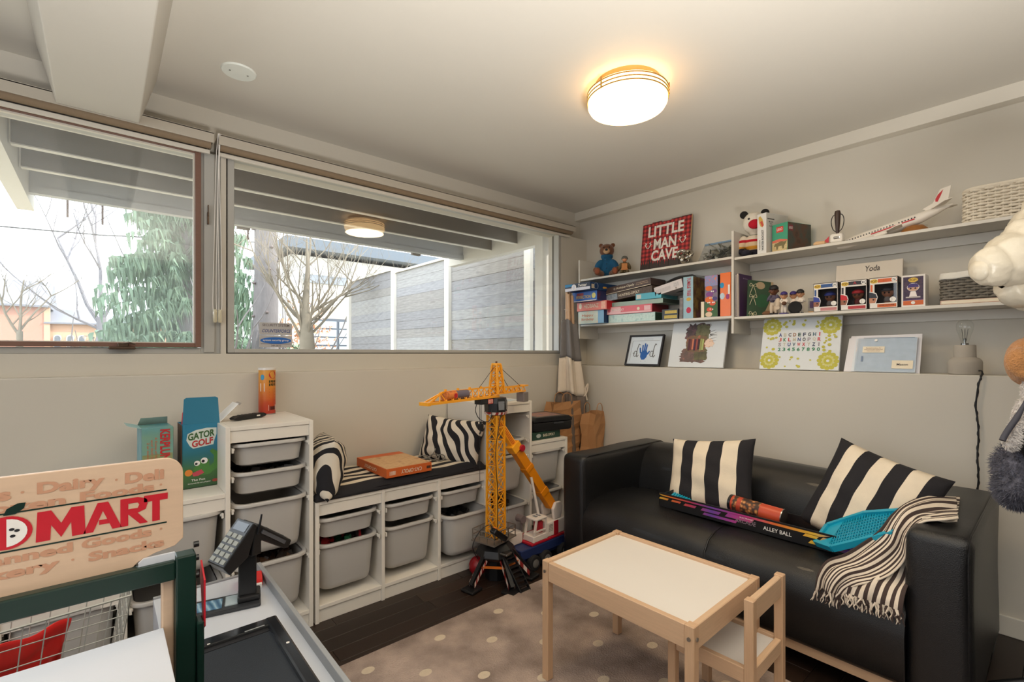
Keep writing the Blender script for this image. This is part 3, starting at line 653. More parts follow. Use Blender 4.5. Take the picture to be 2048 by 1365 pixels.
# seat: one puffy slab with a middle seam and a front that drops to the floor
prof = [(2.6, 0.40), (2.5, 0.425), (2.38, 0.44), (2.24, 0.442), (2.14, 0.432), (2.075, 0.408), (2.035, 0.36), (2.022, 0.30), (2.03, 0.22), (2.045, 0.135), (2.06, 0.115), (2.2, 0.11), (2.6, 0.11)]
for nm, y0, y1 in (('a', 1.058, SY1 - ARM + .002), ('b', SY0 + ARM - .002, 1.058)):
    q = B(T); N = 14; k = len(prof); vs = []
    for i in range(N + 1):
        u = i / N; y = y0 + (y1 - y0) * u; puff = (1 - abs(2 * u - 1) ** 3.5)
        for x, z in prof:
            s = 1 if z > .16 else 0; vs.append((x + s * (0.012 * (1 - puff) * (x < 2.2)) + s * 0.004 * math.sin(y * 17), y, z - s * 0.014 * (1 - puff) + s * 0.004 * math.sin(y * 13 + x * 9)))
    q._add(vs, [(i*k+j, i*k+(j+1) % k, (i+1)*k+(j+1) % k, (i+1)*k+j) for i in range(N) for j in range(k)] + [tuple(range(k)), tuple(range(N*k, N*k+k))[::-1]])
    q.done('seat_cushion', LEA, sofa, True, ang=60)
q = B(T); q.tube([(2.5, 1.058, 0.414), (2.24, 1.058, 0.431), (2.14, 1.058, 0.421), (2.08, 1.058, 0.398), (2.046, 1.058, 0.355), (2.034, 1.058, 0.3), (2.04, 1.058, 0.22)], 0.004, 6); q.done('centre_seam', LEA, sofa, True)
PINE = mat('pale pine', (208, 175, 142), 0.45, 0.12, 14, 0.04, 60, stretch=(1, 14, 14))
PINE2 = mat('pale pine upright', (200, 164, 130), 0.45, 0.12, 14, 0.04, 60, stretch=(14, 14, 1)); PINE3 = mat('pale pine crosswise', (204, 169, 136), 0.45, 0.12, 14, 0.04, 60, stretch=(14, 1, 14))
q = B(T); q.box(2.075, 2.1, SY0 + ARM, SY1 - ARM, 0.07, 0.11); q.done('base_rail', PINE3, sofa, bev=.002)
for x, y in ((2.1, .23), (2.1, 1.87), (2.82, .23), (2.82, 1.87)):
    q = B(T); q.box(x - .03, x + .03, y - .03, y + .03, 0, 0.055); q.done('leg', BLACK, sofa)
# sofa cushions: wide black and cream stripes
strp = lambda n, ph: (lambda u, v: (int(u * n + ph)) % 2)
pillow('striped_cushion', 'black and cream striped cushion on the left half of the sofa', 0.46, 0.40, 0.14, (2.455, 1.24, 0.595), (-0.42, -0.13, RW + 0.05), [NAVY, CREAM], strp(6.05, .85), 56, 28, group=None, seed=3)
pillow('striped_cushion', 'black and cream striped cushion tipped on its corner at the right of the sofa', 0.42, 0.43, 0.17, (2.47, 0.545, 0.612), (-0.42, 0.26, RW - 0.2), [NAVY, CREAM], strp(7, 0), 56, 28, seed=9)
# alley ball box
ab = thing('game_tray', 'long black toy game box with neon stripes lying on the sofa seat', 'game box', (2.225, 0.0, 0.4405), 0)
q = B(); y0, y1 = 0.47, 1.40
q.box(0, 0.20, y0, y1, 0.0, 0.003); q.box(0, 0.004, y0, y1, 0, 0.072); q.box(0.196, 0.2, y0, y1, 0, 0.06); q.box(0, 0.2, y0, y0 + .004, 0, 0.072); q.box(0, 0.2, y1 - .004, y1, 0, 0.06)
q.done('open_box', BLACK, ab, bev=0.001)
def neon(n, l, tc):
    sp = n.new('ShaderNodeSeparateXYZ'); l.new(tc.outputs['Object'], sp.inputs[0])
    mr = n.new('ShaderNodeMapRange'); mr.inputs['From Min'].default_value = 1.42; mr.inputs['From Max'].default_value = 0.47; l.new(sp.outputs[1], mr.inputs[0])
    return cramp(n, l, mr.outputs[0], [(0.0, (214, 190, 60)), (0.1, (220, 110, 50)), (0.2, (190, 60, 80)), (0.32, (110, 70, 160)), (0.5, (200, 60, 130)), (0.62, (226, 110, 50)), (0.78, (226, 180, 60)), (0.9, (110, 60, 150)), (1.0, (70, 70, 170))])
NEON = ramp_mat('neon stripe print', neon, 0.4)
q = B(); Ym = (0, -1, 0)
q.flat([(-1.40, .064), (-.62, .064), (-.66, .052), (-1.38, .058)], (-.0008, 0, 0), Ym, ZZ)
for (a, z, L, h) in ((-1.40, .04, .05, .01), (-1.33, .04, .05, .01), (-1.26, .036, .06, .012), (-1.17, .034, .09, .015), (-1.16, .016, .16, .012), (-1.05, .036, .12, .02), (-.72, .040, .05, .014), (-.66, .036, .09, .018), (-.70, .016, .05, .014), (-.62, .014, .12, .016), (-.56, .034, .08, .02)):
    q.flat([(a, z), (a + L, z), (a + L + h * .8, z + h), (a + h * .8, z + h)], (-.0008, 0, 0), Ym, ZZ)
q.flat([(-1.40, .0), (-.5, .0), (-.5, .03), (-1.40, .01)], (0.03, 0, 0.0034), Ym, (1, 0, 0))
q.flat([(-1.2, .0), (-.7, .02), (-.6, .06), (-1.3, .04)], (0.07, 0, 0.0036), Ym, (1, 0, 0))
q.flat([(.02, .01), (.09, .01), (.12, .06), (.05, .06)], (0, .4692, 0), (1, 0, 0), ZZ)
q.done('neon_print', NEON, ab)
q = B(); q.text('ALLEY BALL', (-.0008, .82, .030), Ym, ZZ, .115, .017); q.done('lettering', PAPER, ab); q = B(); q.text('ELECTRONIC', (-.0008, .95, .050), Ym, ZZ, .06, .006); q.done('lettering', PAPER, ab)
q = B(); q.text('ARCADE', (-.0008, .955, .034), Ym, ZZ, .095, .019, italic=.2); q.done('lettering', mat('grey mauve print', (140, 120, 130), .5), ab)
# toppled red can in the box
t = thing('can', 'red snack tube lying in the long toy box between the cushions', 'can', (2.33, 0.955, 0.51), rot=(0.04, 0, -0.05))
SNACK = ramp_mat('red snack label', lambda n, l, tc: cramp(n, l, (lambda nz: (l.new(tc.outputs['Object'], nz.inputs[0]), nz.outputs[0])[1])(n.new('ShaderNodeTexNoise')), [(0.3, (176, 60, 40)), (0.7, (206, 84, 50))]), 0.4)
q = B(); q.cyl((0, -.125, 0), (0, .105, 0), 0.037, n=28); q.done('tube', SNACK, t, True)
def foodn(n, l, tc):
    vo = n.new('ShaderNodeTexVoronoi'); vo.inputs['Scale'].default_value = 60; l.new(tc.outputs['Object'], vo.inputs[0]); return cramp(n, l, vo.outputs[0], [(0.0, (230, 190, 110)), (0.3, (180, 110, 60)), (0.6, (60, 40, 30))])
FOOD = ramp_mat('snack picture', foodn, 0.5)
q = B(); q.cyl((0, -.03, 0), (0, .055, 0), 0.0375, n=28); q.cyl((0, .075, 0), (0, .095, 0), 0.0374, n=28); q.done('label_picture', FOOD, t, True)
q = B(); q.cyl((0, .105, 0), (0, .118, 0), 0.039, n=28); q.done('lid', BLACK, t, True); q = B(); q.cyl((0, -.128, 0), (0, -.124, 0), 0.0385, n=28); q.done('base', METAL, t, True)
# blue lattice racket pieces
TEAL = mat('turquoise plastic', (24, 160, 190), 0.35, 0.04, 10)
t = thing('lattice_tray', 'turquoise plastic lattice tray propped on the right end of the toy box', 'toy', (2.245, 0.535, 0.555), rot=(-.55, -.30, .12))
out = [(-.09, -.14), (.05, -.15), (.10, -.02), (.08, .13), (-.03, .16), (-.10, .08)]
q = B(); k = len(out)
for i in range(k): q.bar((*out[i], 0), (*out[(i+1) % k], 0), .016, .024)
def clip(i, horizontal):
    xs = []
    for a in range(k):
        (x0, y0), (x1, y1) = out[a], out[(a+1) % k]
        p, r, s_, t_ = (y0, y1, x0, x1) if horizontal else (x0, x1, y0, y1)
        if (p - i) * (r - i) < 0: xs.append(s_ + (t_ - s_) * (i - p) / (r - p))
    return (min(xs), max(xs)) if len(xs) > 1 else None
for i in range(-14, 15):
    c = clip(i * .0105, True)
    if c: q.bar((c[0], i * .0105, 0), (c[1], i * .0105, 0), .0035, .006)
for i in range(-5, 6):
    c = clip(i * .02, False)
    if c: q.bar((i * .02, c[0], 0), (i * .02, c[1], 0), .0045, .006)
q.flat([(-.03, .15), (.07, .12), (.088, .06), (-.07, .10)], (0, 0, .004), XX, YY)
q.done('lattice', TEAL, t)
t = thing('lattice_tray', 'small turquoise plastic piece at the left end of the toy box', 'toy', (2.30, 1.33, 0.475), rot=(.2, -.2, .1))
q = B(); q.box(-.05, .05, -.05, .05, -.02, .0, .004)
for i in range(-3, 4): q.box(-.045, .045, i * .013 - .003, i * .013 + .003, 0, .005)
q.done('lattice', TEAL, t)

# ------------------------------------------------ throw blanket
THR = mat('cream woven throw', (222, 208, 190), 0.95, 0.06, 60, 0.2, 300); THB = mat('dark brown woven stripe', (66, 52, 48), 0.95, 0.08, 60, 0.2, 300)
thr = thing('throw_blanket', 'cream throw with brown stripes and fringe hanging over the right sofa arm', 'blanket', (2.2, 0.42, 0.66))
def ribbon(q, path, wdir, nst, fold, seed, nu=80, thick=.012, per=26):
    rr = random.Random(seed); P = catmull(path, per // 2); W = catmull(wdir, per // 2); n = len(P) - 1; ph = rr.uniform(0, 6)
    def f(u, v):
        i = min(int(v * n + .5), n); p = P[i]; wv = W[i]; d = (P[min(i+1, n)] - P[max(i-1, 0)]).normalized(); nn = d.cross(wv).normalized()
        return p + wv * (u - .5) + nn * (fold * math.sin(u * 3.2 * PI + ph + v * 3) + fold * .5 * math.sin(u * 7.3 * PI + v * 5 + ph) + .25 * fold * math.sin(u * 17 + v * 9))
    q.grid(f, nu, n, lambda u, v: int(u * nst * 2) % 2); return f
O = V((-2.2, -0.42, -0.66))
q = B(Matrix.Translation(O))
# lower hanging panel (wide, straight stripes) down the seat front
fl = ribbon(q, [(2.24, .375, .60), (2.17, .392, .53), (2.09, .41, .475), (2.03, .425, .45), (2.002, .432, .42), (1.998, .436, .395)], [(0, -.06, 0), (0, -.09, 0), (0, -.13, 0), (0, -.155, 0), (0, -.165, 0), (0, -.17, 0)], 7, .005, 3)
q.done('hanging_panel', [THR, THB], thr, True, ang=80, solid=.004)
q = B(Matrix.Translation(O))
fr_ = ribbon(q, [(2.40, .265, .676), (2.32, .315, .680), (2.215, .362, .668), (2.165, .388, .625), (2.13, .405, .565), (2.10, .44, .515), (2.065, .48, .478), (2.02, .525, .455), (1.996, .55, .42), (1.99, .56, .385)], [(.40, .05, .0), (.34, .10, .01), (.16, .08, .03), (.08, .07, .06), (.05, .09, .06), (.06, .11, .05), (.06, .12, .03), (.03, .11, .03), (0, .09, .02), (0, .08, .0)], 10, .008, 5)
q.done('folded_band', [THR, THB], thr, True, ang=80, solid=.005)
q = B(Matrix.Translation(O)); ribbon(q, [(2.42, .262, .667), (2.33, .315, .669), (2.24, .36, .662), (2.19, .385, .62)], [(.34, .03, .0), (.28, .08, .0), (.14, .07, 0), (.09, .07, .03)], 9, .004, 8); q.done('under_fold', [THR, THB], thr, True, ang=80, solid=.006)
q = B(Matrix.Translation(O)); rr = random.Random(3)
for i in range(70):
    u = (i + .5) / 70; p = fl(u, 1); q.mi = int(u * 18) % 2
    pts = [V(p)]
    for j in range(4): pts.append(pts[-1] + V((rr.uniform(-.006, .003), rr.uniform(-.007, .007), -.011)))
    q.tube(pts, [.003, .003, .0026, .002, .001], 4)
for i in range(26):
    u = (i + .5) / 26; p = fr_(u, 1); q.mi = int(u * 20) % 2; pts = [V(p)]
    for j in range(4): pts.append(pts[-1] + V((rr.uniform(-.006, .003), rr.uniform(-.004, .01), -.012)))
    q.tube(pts, [.003, .003, .0026, .002, .001], 4)
tag(q.done('fringe', [THR, THB], thr), kind='stuff')

# ------------------------------------------------ rug
def rugn(n, l, tc):
    nz = n.new('ShaderNodeTexNoise'); nz.inputs['Scale'].default_value = 5; nz.inputs['Detail'].default_value = 5; l.new(tc.outputs['Object'], nz.inputs[0])
    return cramp(n, l, nz.outputs[0], [(0.36, (136, 120, 112)), (0.64, (192, 172, 160))])
RUG = ramp_mat('grey mottled pile', rugn, 0.95)
nt = RUG.node_tree; n2 = nt.nodes.new('ShaderNodeTexNoise'); n2.inputs['Scale'].default_value = 260; bp = nt.nodes.new('ShaderNodeBump'); bp.inputs['Strength'].default_value = .6; bp.inputs['Distance'].default_value = .01
nt.links.new(n2.outputs[0], bp.inputs['Height']); nt.links.new(bp.outputs[0], nt.nodes['Principled BSDF'].inputs['Normal'])
rug = thing('rug', 'soft grey mottled rug with cream dots under the small table', 'rug', (1.2, 1.0, 0))
q = B(); q.box(-1.1, 0.76, -1.0, 0.865, 0.0005, 0.014, 0.005); q.done('pile', RUG, rug, True)
DOT = mat('cream dot pile', (214, 198, 176), 0.95, 0.08, 60, 0.4, 260)
for j in range(12):
    for i in range(8):
        x = .781 + .325 * (i - 3) + (.1625 if j % 2 else 0) - 1.2; y = 1.765 - .157 * j - 1.0
        if not -1.05 < x < .73 or y < -.95: continue
        q = B(); q.flat([(.026 * math.cos(a * PI / 9), .020 * math.sin(a * PI / 9)) for a in range(18)], (x, y, .0146), XX, YY); q.done('dot', DOT, rug)
# ------------------------------------------------ children's table and chair
TOPW = mat('white melamine', (226, 220, 212), 0.32, 0.02, 5)
tb = thing('childrens_table', "low children's table with pine rim and legs and a white top", 'table', (1.275, 0.69, 0.0145), 0.02)
w_, d_ = 0.47, 0.605
for x in (0.0, w_ - .03):
    for y in (0.0, d_ - .03):
        q = B(); q.box(x, x + .03, y, y + .03, 0, .448, .002, seg=1); q.done('leg', PINE2, tb)
for x in (0.002, w_ - .022):
    q = B(); q.box(x, x + .02, .03, d_ - .03, .375, .446, .002, seg=1); q.done('apron', PINE3, tb)
for y in (.002, d_ - .022):
    q = B(); q.box(.03, w_ - .03, y, y + .02, .375, .446, .002, seg=1); q.done('apron', PINE, tb)
q = B(); q.box(.021, w_ - .021, .021, d_ - .021, .428, .436); q.done('top', TOPW, tb)
for x, y, dx in ((.015, -.001, 0), (w_ - .015, -.001, 0), (-.001, .015, 1), (-.001, d_ - .015, 1)):
    q = B(); q.cyl((x, y, .41), (x - .003 * dx, y - .003 * (1 - dx), .41), .006, n=10); q.done('bolt', METAL, tb)
ch = thing('childrens_chair', "small pine children's chair with a white seat tucked under the table", 'chair', (1.475, 0.61, 0.0145), 0.03)
cw, cdp = .275, .28
for x in (0.0, cw - .028):
    q = B(); q.box(x, x + .028, 0, .028, 0, .485, .002, seg=1); q.done('back_leg', PINE2, ch)
    q = B(); q.box(x, x + .028, cdp - .028, cdp, 0, .27, .002, seg=1); q.done('front_leg', PINE2, ch)
    q = B(); q.box(x + .004, x + .024, .028, cdp - .028, .225, .272, .002, seg=1); q.done('seat_rail', PINE3, ch)
q = B(); q.box(.028, cw - .028, .004, .024, .415, .482, .002, seg=1); q.done('backrest', PINE, ch)
for y in (.004, cdp - .024):
    q = B(); q.box(.028, cw - .028, y, y + .02, .225, .272, .002, seg=1); q.done('seat_rail', PINE, ch)
q = B(); q.box(.024, cw - .024, .024, cdp - .024, .25, .262); q.done('seat', TOPW, ch)
q = B(); q.cyl((cw, .014, .25), (cw + .003, .014, .25), .006, n=10); q.done('bolt', METAL, ch)
# ------------------------------------------------ things on the storage units
def gbox(name, label, cat, w, d, h, loc, rz, body, texts=(), flats=(), rot=None, group=None, sides=(), bev=0.0012):
    """a game box: local front = -Y, right = +X, base at z = 0. texts: (string, x, z, w, h, material[, italic]) on the front; flats: (poly, material) on the front; sides: (material for -X, +X, top)"""
    t = thing(name, label, cat, loc, rz, group, rot)
    q = B(); q.box(-w/2, w/2, 0, d, 0, h); q.done('carton', body, t, bev=bev)
    e = .0005
    for i, f in enumerate(flats):
        q = B(); q.flat(f[0], (0, -e * (1 + .4 * i), 0), XX, ZZ); q.done(f[2] if len(f) > 2 else 'printed_panel', f[1], t)
    for tx in texts:
        q = B(); q.text(tx[0], (tx[1], -.0016, tx[2]), XX, ZZ, tx[3], tx[4], italic=tx[6] if len(tx) > 6 else 0); q.done('lettering', tx[5], t)
    for s, m in sides:
        q = B()
        if s == 'L': q.flat([(.002, .002), (d - .002, .002), (d - .002, h - .002), (.002, h - .002)], (-w/2 - e, d, 0), (0, -1, 0), ZZ)
        if s == 'R': q.flat([(.002, .002), (d - .002, .002), (d - .002, h - .002), (.002, h - .002)], (w/2 + e, 0, 0), YY, ZZ)
        if s == 'T': q.flat([(.002, .002), (w - .002, .002), (w - .002, d - .002), (.002, d - .002)], (-w/2, 0, h + e), XX, YY)
        q.done('printed_side', m, t)
    return t
def rect(x0, x1, z0, z1): return [(x0, z0), (x1, z0), (x1, z1), (x0, z1)]
def disc(x, z, r, n=20, k=1): return [(x + r * math.cos(2*PI*i/n), z + r * k * math.sin(2*PI*i/n)) for i in range(n)]
C = lambda n, c, r=.5: mat(n, c, r, .05, 30)
def blotch(name, cols, scale=8, rough=.5, detail=3):
    st = [(i / max(1, len(cols) - 1) * .5 + .25, c) for i, c in enumerate(cols)]
    return ramp_mat(name, lambda n, l, tc: cramp(n, l, (lambda nz: (setattr(nz.inputs['Scale'], 'default_value', scale), setattr(nz.inputs['Detail'], 'default_value', detail), l.new(tc.outputs['Object'], nz.inputs[0]), nz.outputs[0])[3])(n.new('ShaderNodeTexNoise')), st), rough)
CRM = C('cream print', (232, 220, 196)); ORG = C('orange print', (206, 98, 40)); YEL = C('yellow print', (226, 190, 70)); RED = C('red print', (192, 34, 44)); SKY = C('sky blue print', (70, 150, 190)); GRN = C('leaf green print', (66, 120, 70)); DGR = C('dark green print', (30, 62, 50)); TAN_ = C('tan print', (204, 162, 116))
# orange game box, upside down lettering, on the bench pad
t = gbox('game_box', 'flat orange game box with upside-down white lettering on the striped bench pad', 'game box', .262, .37, .046, (1.217, 2.235, .6115), 0.0, ORG,
         [(' YLOPO-TAC '.strip()[::-1], -.01, .024, .12, .020, CRM)], sides=[])
for ch in t.children:
    if ch.name.startswith('lettering'): ch.rotation_euler = (0, PI, 0); ch.location = (-.0, 0, .047)
q = B(); q.text('CAT-OPOLY', (-.1317, .19, .023), (0, 1, 0), (0, 0, -1), .15, .018, depth=-.0002); q.done('lettering', CRM, t)
q = B(); q.flat(rect(.004, .258, .004, .30), (-.131, 0, .0466), XX, YY); q.done('printed_lid', blotch('tan card print', [(196, 150, 104), (214, 174, 126), (180, 130, 90)], 30), t)
q = B(); q.flat(rect(-.115, -.08, .012, .032), (0, -.0006, 0), XX, ZZ); q.done('badge', blotch('pale badge', [(206, 140, 110), (220, 190, 170)], 60), t)
q = B(); q.flat(rect(.10, .125, .016, .030), (0, -.0006, 0), XX, ZZ); q.done('badge', C('dark badge', (70, 44, 34)), t)
t = thing('goggles', 'small tangle of clear plastic goggles beside the right zebra cushion', 'goggles', (1.452, 2.43, .617))
CLR = mat('clear grey plastic', (150, 146, 140), .15, .05, trans=.5)
for i, (dx, dy, a) in enumerate(((-.03, .02, .3), (.02, -.02, 1.1), (.035, -.06, 1.4))):
    q = B(); q.tube([(dx + .032 * math.cos(k * PI / 10), dy + .02 * math.sin(k * PI / 10) * math.cos(a), .02 + .018 * math.sin(k * PI / 10) * math.sin(a)) for k in range(20)], .0035, 6, True); q.done('loop', CLR, t, True)
q = B(); q.tube(catmull([(-.06, .04, .015), (-.02, .0, .012), (.03, .01, .035), (.06, .03, .06)], 5), .004, 6); q.done('strap', CLR, t, True)
# snack can, standing
t = thing('can', 'tall orange snack can standing on top of the left storage unit', 'can', (.628, 2.622, .9405), .35)
def cang(n, l, tc):
    sp = n.new('ShaderNodeSeparateXYZ'); l.new(tc.outputs['Object'], sp.inputs[0]); nz = n.new('ShaderNodeTexNoise'); nz.inputs['Scale'].default_value = 25; l.new(tc.outputs['Object'], nz.inputs[0])
    ma = n.new('ShaderNodeMath'); ma.operation = 'MULTIPLY_ADD'; ma.inputs[1].default_value = 4.2; l.new(sp.outputs[2], ma.inputs[0]); mb = n.new('ShaderNodeMath'); mb.operation = 'MULTIPLY_ADD'; mb.inputs[1].default_value = .25; l.new(nz.outputs[0], mb.inputs[0]); mb.inputs[2].default_value = -.12
    l.new(mb.outputs[0], ma.inputs[2]); return cramp(n, l, ma.outputs[0], [(0, (178, 50, 36)), (.25, (192, 74, 32)), (.6, (216, 136, 52)), (1, (220, 160, 70))])
q = B(); q.cyl((0, 0, .003), (0, 0, .222), .0385, n=32); q.done('tube', ramp_mat('orange snack label', cang, .4), t, True)
q = B(); q.cyl((0, 0, 0), (0, 0, .004), .0395, n=32); q.done('base', METAL, t, True)
q = B(); q.cyl((0, 0, .221), (0, 0, .232), .0405, n=32); q.done('lid', mat('translucent lid', (230, 226, 220), .3), t, True)
def wrap(poly, z, ang, r, q):
    pts = [(r * math.sin(ang + x / r), -r * math.cos(ang + x / r), z + y) for x, y in poly]; q._add(pts, [tuple(range(len(pts)))])
q = B(); wrap(disc(0, 0, .02, 16), .197, .12, .0392, q); q.done('red_badge', RED, t)
q = B(); wrap(disc(0, 0, .010, 14, 1.4), .185, -1.15, .0392, q); q.done('blue_badge', SKY, t); q = B(); wrap(rect(-.011, .011, -.02, .02), .135, -1.15, .0392, q); q.done('white_panel', PAPER, t)
for i in range(2):
    q = B()
    for j in range(5): wrap(rect(-.018 + j * .008, -.013 + j * .008, -.006 + .002 * (j % 2), .007), .163 - i * .016, .1, .0393, q)
    tag(q.done('brush_lettering', mat('dark green ink', (40, 52, 24), .5), t), kind='stuff')
q = B(); wrap(rect(-.02, .02, -.014, .014), .033, .1, .0392, q); q.done('barcode_label', PAPER, t)
q = B(); [wrap(rect(-.015 + j * .0036, -.0135 + j * .0036 + .0006 * (j % 3), -.009, .009), .031, .1, .0396, q) for j in range(9)]; tag(q.done('barcode', INK, t), kind='stuff')
q = B()
for i in range(5): wrap(rect(-.018, .018, -.002, .002), .125 - i * .014, .1, .0392, q)
tag(q.done('small_print', C('orange brown ink', (170, 90, 40)), t), kind='stuff')
t = thing('remote_control', 'slim black hand-held remote lying on top of the left storage unit', 'remote', (.515, 2.475, .9405), .5)
q = B(); q.prism([(-.085, .004), (-.06, 0), (.06, 0), (.085, .006), (.088, .014), (.07, .022), (-.07, .022), (-.09, .014)], (0, -.016, 0), XX, ZZ, (0, .032, 0)); q.done('body', BLACK, t, bev=.004)
q = B(); q.box(.03, .048, -.0168, -.015, .009, .015); q.done('label_patch', PAPER, t)
for i in range(5):
    q = B(); q.cb((-.05 + i * .02, 0, .0225), (.01, .018, .002), .0008); q.done('button', mat('dark grey rubber', (44, 44, 46), .6), t)
# tall blue game carton with raised flaps
GB = ramp_mat('lagoon carton print', lambda n, l, tc: cramp(n, l, (lambda sp: (l.new(tc.outputs['Object'], sp.inputs[0]), sp.outputs[2])[1])(n.new('ShaderNodeSeparateXYZ')), [(0.0, (52, 84, 52)), (.075, (70, 112, 60)), (.14, (46, 110, 120)), (.2, (46, 124, 156))]), .4)
BLU = mat('flap blue card', (48, 122, 152), .5, .03, 10)
t = thing('game_box', 'tall open game carton, blue flap raised, green reptile picture, left of the tall unit', 'game box', (.322, 2.42, .671), .03)
w_, d_, h_ = .137, .125, .272
q = B(); q.box(-w_/2, w_/2, 0, .002, 0, h_); q.box(-w_/2, w_/2, d_ - .002, d_, 0, h_); q.box(-w_/2, -w_/2 + .002, 0, d_, 0, h_); q.box(w_/2 - .002, w_/2, 0, d_, 0, h_); q.box(-w_/2, w_/2, 0, d_, 0, .002); q.done('carton', GB, t)
q = B(); q.prism([(-.068, 0), (.068, 0), (.06, .108), (.05, .114), (-.056, .114), (-.064, .108)], (0, .001, h_), XX, V((0, -.08, 1)), (0, .0015, 0)); q.done('front_flap', BLU, t)
q = B(); q.prism([(0, 0), (d_, 0), (d_ - .006, .12), (.006, .12)], (w_/2, 0, h_), YY, V((.62, 0, .62)), (.0015, 0, 0)); f = q.done('side_flap', PAPER, t)
q = B(); q.prism([(.01, .12), (d_ - .01, .12), (d_ - .02, .135), (.02, .135)], (w_/2, 0, h_), YY, V((.66, 0, .56)), (.0015, 0, 0)); q.done('tuck', mat('grey card', (170, 160, 150), .7), f)
q = B(); q.flat([(.002, .002), (d_ - .002, .002), (d_ - .002, h_ - .002), (.002, h_ - .002)], (-w_/2 - .0005, d_, 0), (0, -1, 0), ZZ); q.done('printed_side', blotch('brown side print', [(70, 46, 32), (120, 84, 60), (40, 44, 40)], 20), t)
q = B(); q.text('GATOR', (.0, -.0012, .224), V((1, 0, .14)), ZZ, .098, .030, bold=.03); q.done('lettering', C('gator green', (52, 92, 44)), t)
q = B(); q.text('GOLF', (.004, -.0012, .192), V((1, 0, .14)), ZZ, .078, .028, bold=.03); q.done('lettering', C('golf red', (180, 44, 46)), t)
q = B(); q.flat([(-.054, .205), (-.05, .232), (-.02, .246), (.02, .252), (.056, .25), (.056, .222), (.048, .198), (.044, .178), (-.03, .168), (-.042, .18)], (0, -.0006, 0), XX, ZZ); q.done('lettering_cloud', C('pale lettering edge', (206, 214, 206)), t)
GG = C('reptile green', (74, 128, 58)); 
q = B(); q.flat([(.0, .05), (.03, .052), (.058, .075), (.064, .11), (.06, .145), (.04, .16), (.03, .15), (.046, .13), (.046, .1), (.03, .085), (.028, .115), (.008, .125), (-.01, .112), (-.018, .095), (-.028, .085), (-.03, .07), (-.01, .07)], (0, -.0008, 0), XX, ZZ); q.done('reptile_picture', GG, t)
for x, z, r, m in ((.010, .112, .013, PAPER), (-.016, .104, .011, PAPER), (.006, .110, .006, INK), (-.019, .102, .005, INK), (-.046, .067, .014, C('ball orange', (222, 132, 50)))):
    q = B(); q.flat(disc(x, z, r, 16), (0, -.0011 if m is not INK else -.0014, 0), XX, ZZ); q.done('picture_spot', m, t)
q = B(); q.flat([(-.034, .064), (.0, .076), (.01, .06), (-.012, .05), (-.03, .05)], (0, -.0011, 0), XX, ZZ); q.done('mouth_picture', C('mouth red', (190, 70, 84)), t)
q = B(); q.text('The Fun', (-.012, -.0012, .034), XX, ZZ, .05, .009); q.text('chomp-and-chip mini golf game!', (-.008, -.0012, .020), XX, ZZ, .082, .006); q.done('lettering', PAPER, t)
q = B(); q.flat(disc(.05, .022, .011, 16, .6), (0, -.0011, 0), XX, ZZ); q.done('maker_badge', C('badge red', (150, 60, 50)), t)
t = thing('toy_club', 'red plastic toy golf club poking out of the open blue carton', 'toy', (.268, 2.47, .676))
q = B(); q.tube([(0, .0, 0), (-.002, .0, .24), (.004, -.005, .31), (.010, -.005, .335)], [.012, .012, .014, .008], 12); q.done('handle', mat('red plastic', (196, 30, 44), .35), t, True)
t = gbox('game_box', 'open sky blue game carton with sideways red lettering, beside the reptile carton', 'game box', .105, .15, .268, (.172, 2.43, .671), .05, blotch('sky and grass print', [(80, 150, 168), (120, 160, 140), (90, 150, 176)], 5),
         flats=[(rect(-.05, .05, .0, .16), blotch('grass print', [(128, 140, 90), (150, 150, 110)], 8))], bev=.001, sides=[('R', C('dark inner', (50, 56, 56))), ('L', blotch('pale blue side', [(110, 170, 186), (150, 190, 190)], 20))])
q = B(); q.text('KERPLUNK', (.024, -.0016, .185), (0, 0, -1), XX, .15, .034, bold=.03); q.done('lettering', RED, t)
for i, s in enumerate(('A Game of Nerve', 'and Skill for', '2 or more!')):
    q = B(); q.text(s, (-.006 - i * .013, -.0016, .175), (0, 0, -1), XX, .11 - .02 * i, .008); q.done('lettering', C('dull orange', (190, 110, 80)), t)
q = B(); q.prism([(-.052, 0), (.052, 0), (.046, .06), (-.046, .06)], (0, .15, .268), XX, V((0, -.8, .55)), (0, .0015, 0)); q.done('back_flap', blotch('pale flap', [(200, 206, 196), (180, 190, 180)], 10), t)
q = B(); q.prism([(0, 0), (.14, 0), (.13, .05), (.01, .05)], (-.0525, .005, .268), YY, V((-.9, 0, .3)), (0, 0, .0015)); q.done('side_flap', C('pale blue flap', (150, 190, 190)), t)
# right unit: paper, tool case, green box
t = thing('paper_sheet', 'white printed sheet lying on top of the right storage unit', 'paper', (1.985, 2.42, .9405), .3)
q = B(); q.box(-.07, .07, -.1, .1, 0, .0008); q.done('sheet', mat('bluish white paper', (214, 224, 232), .6), t)
q = B()
for i in range(5): q.flat(rect(-.05, .03 - .01 * (i % 3), -.06 + i * .016, -.057 + i * .016), (0, 0, .0012), XX, YY)
tag(q.done('print', C('grey blue ink', (120, 140, 160)), t), kind='stuff')
t = gbox('game_box', 'flat dark green game box under the black tool case', 'game box', .26, .34, .048, (2.262, 2.275, .6715), 0.0, DGR, [('BASS-OPOLY', .02, .026, .11, .018, CRM)], flats=[(disc(-.075, .026, .022, 18, .6), C('silver badge', (170, 180, 176)))])
t = thing('tool_case', 'black plastic tool case with a sloping lid on the green game box', 'case', (2.315, 2.265, .7205), -.12)
q = B(); q.prism([(-.165, .012), (-.15, 0), (.15, 0), (.165, .012), (.165, .06), (-.165, .06)], (0, .0, 0), XX, ZZ, (0, .26, 0)); q.done('base', BLACK, t, bev=.006)
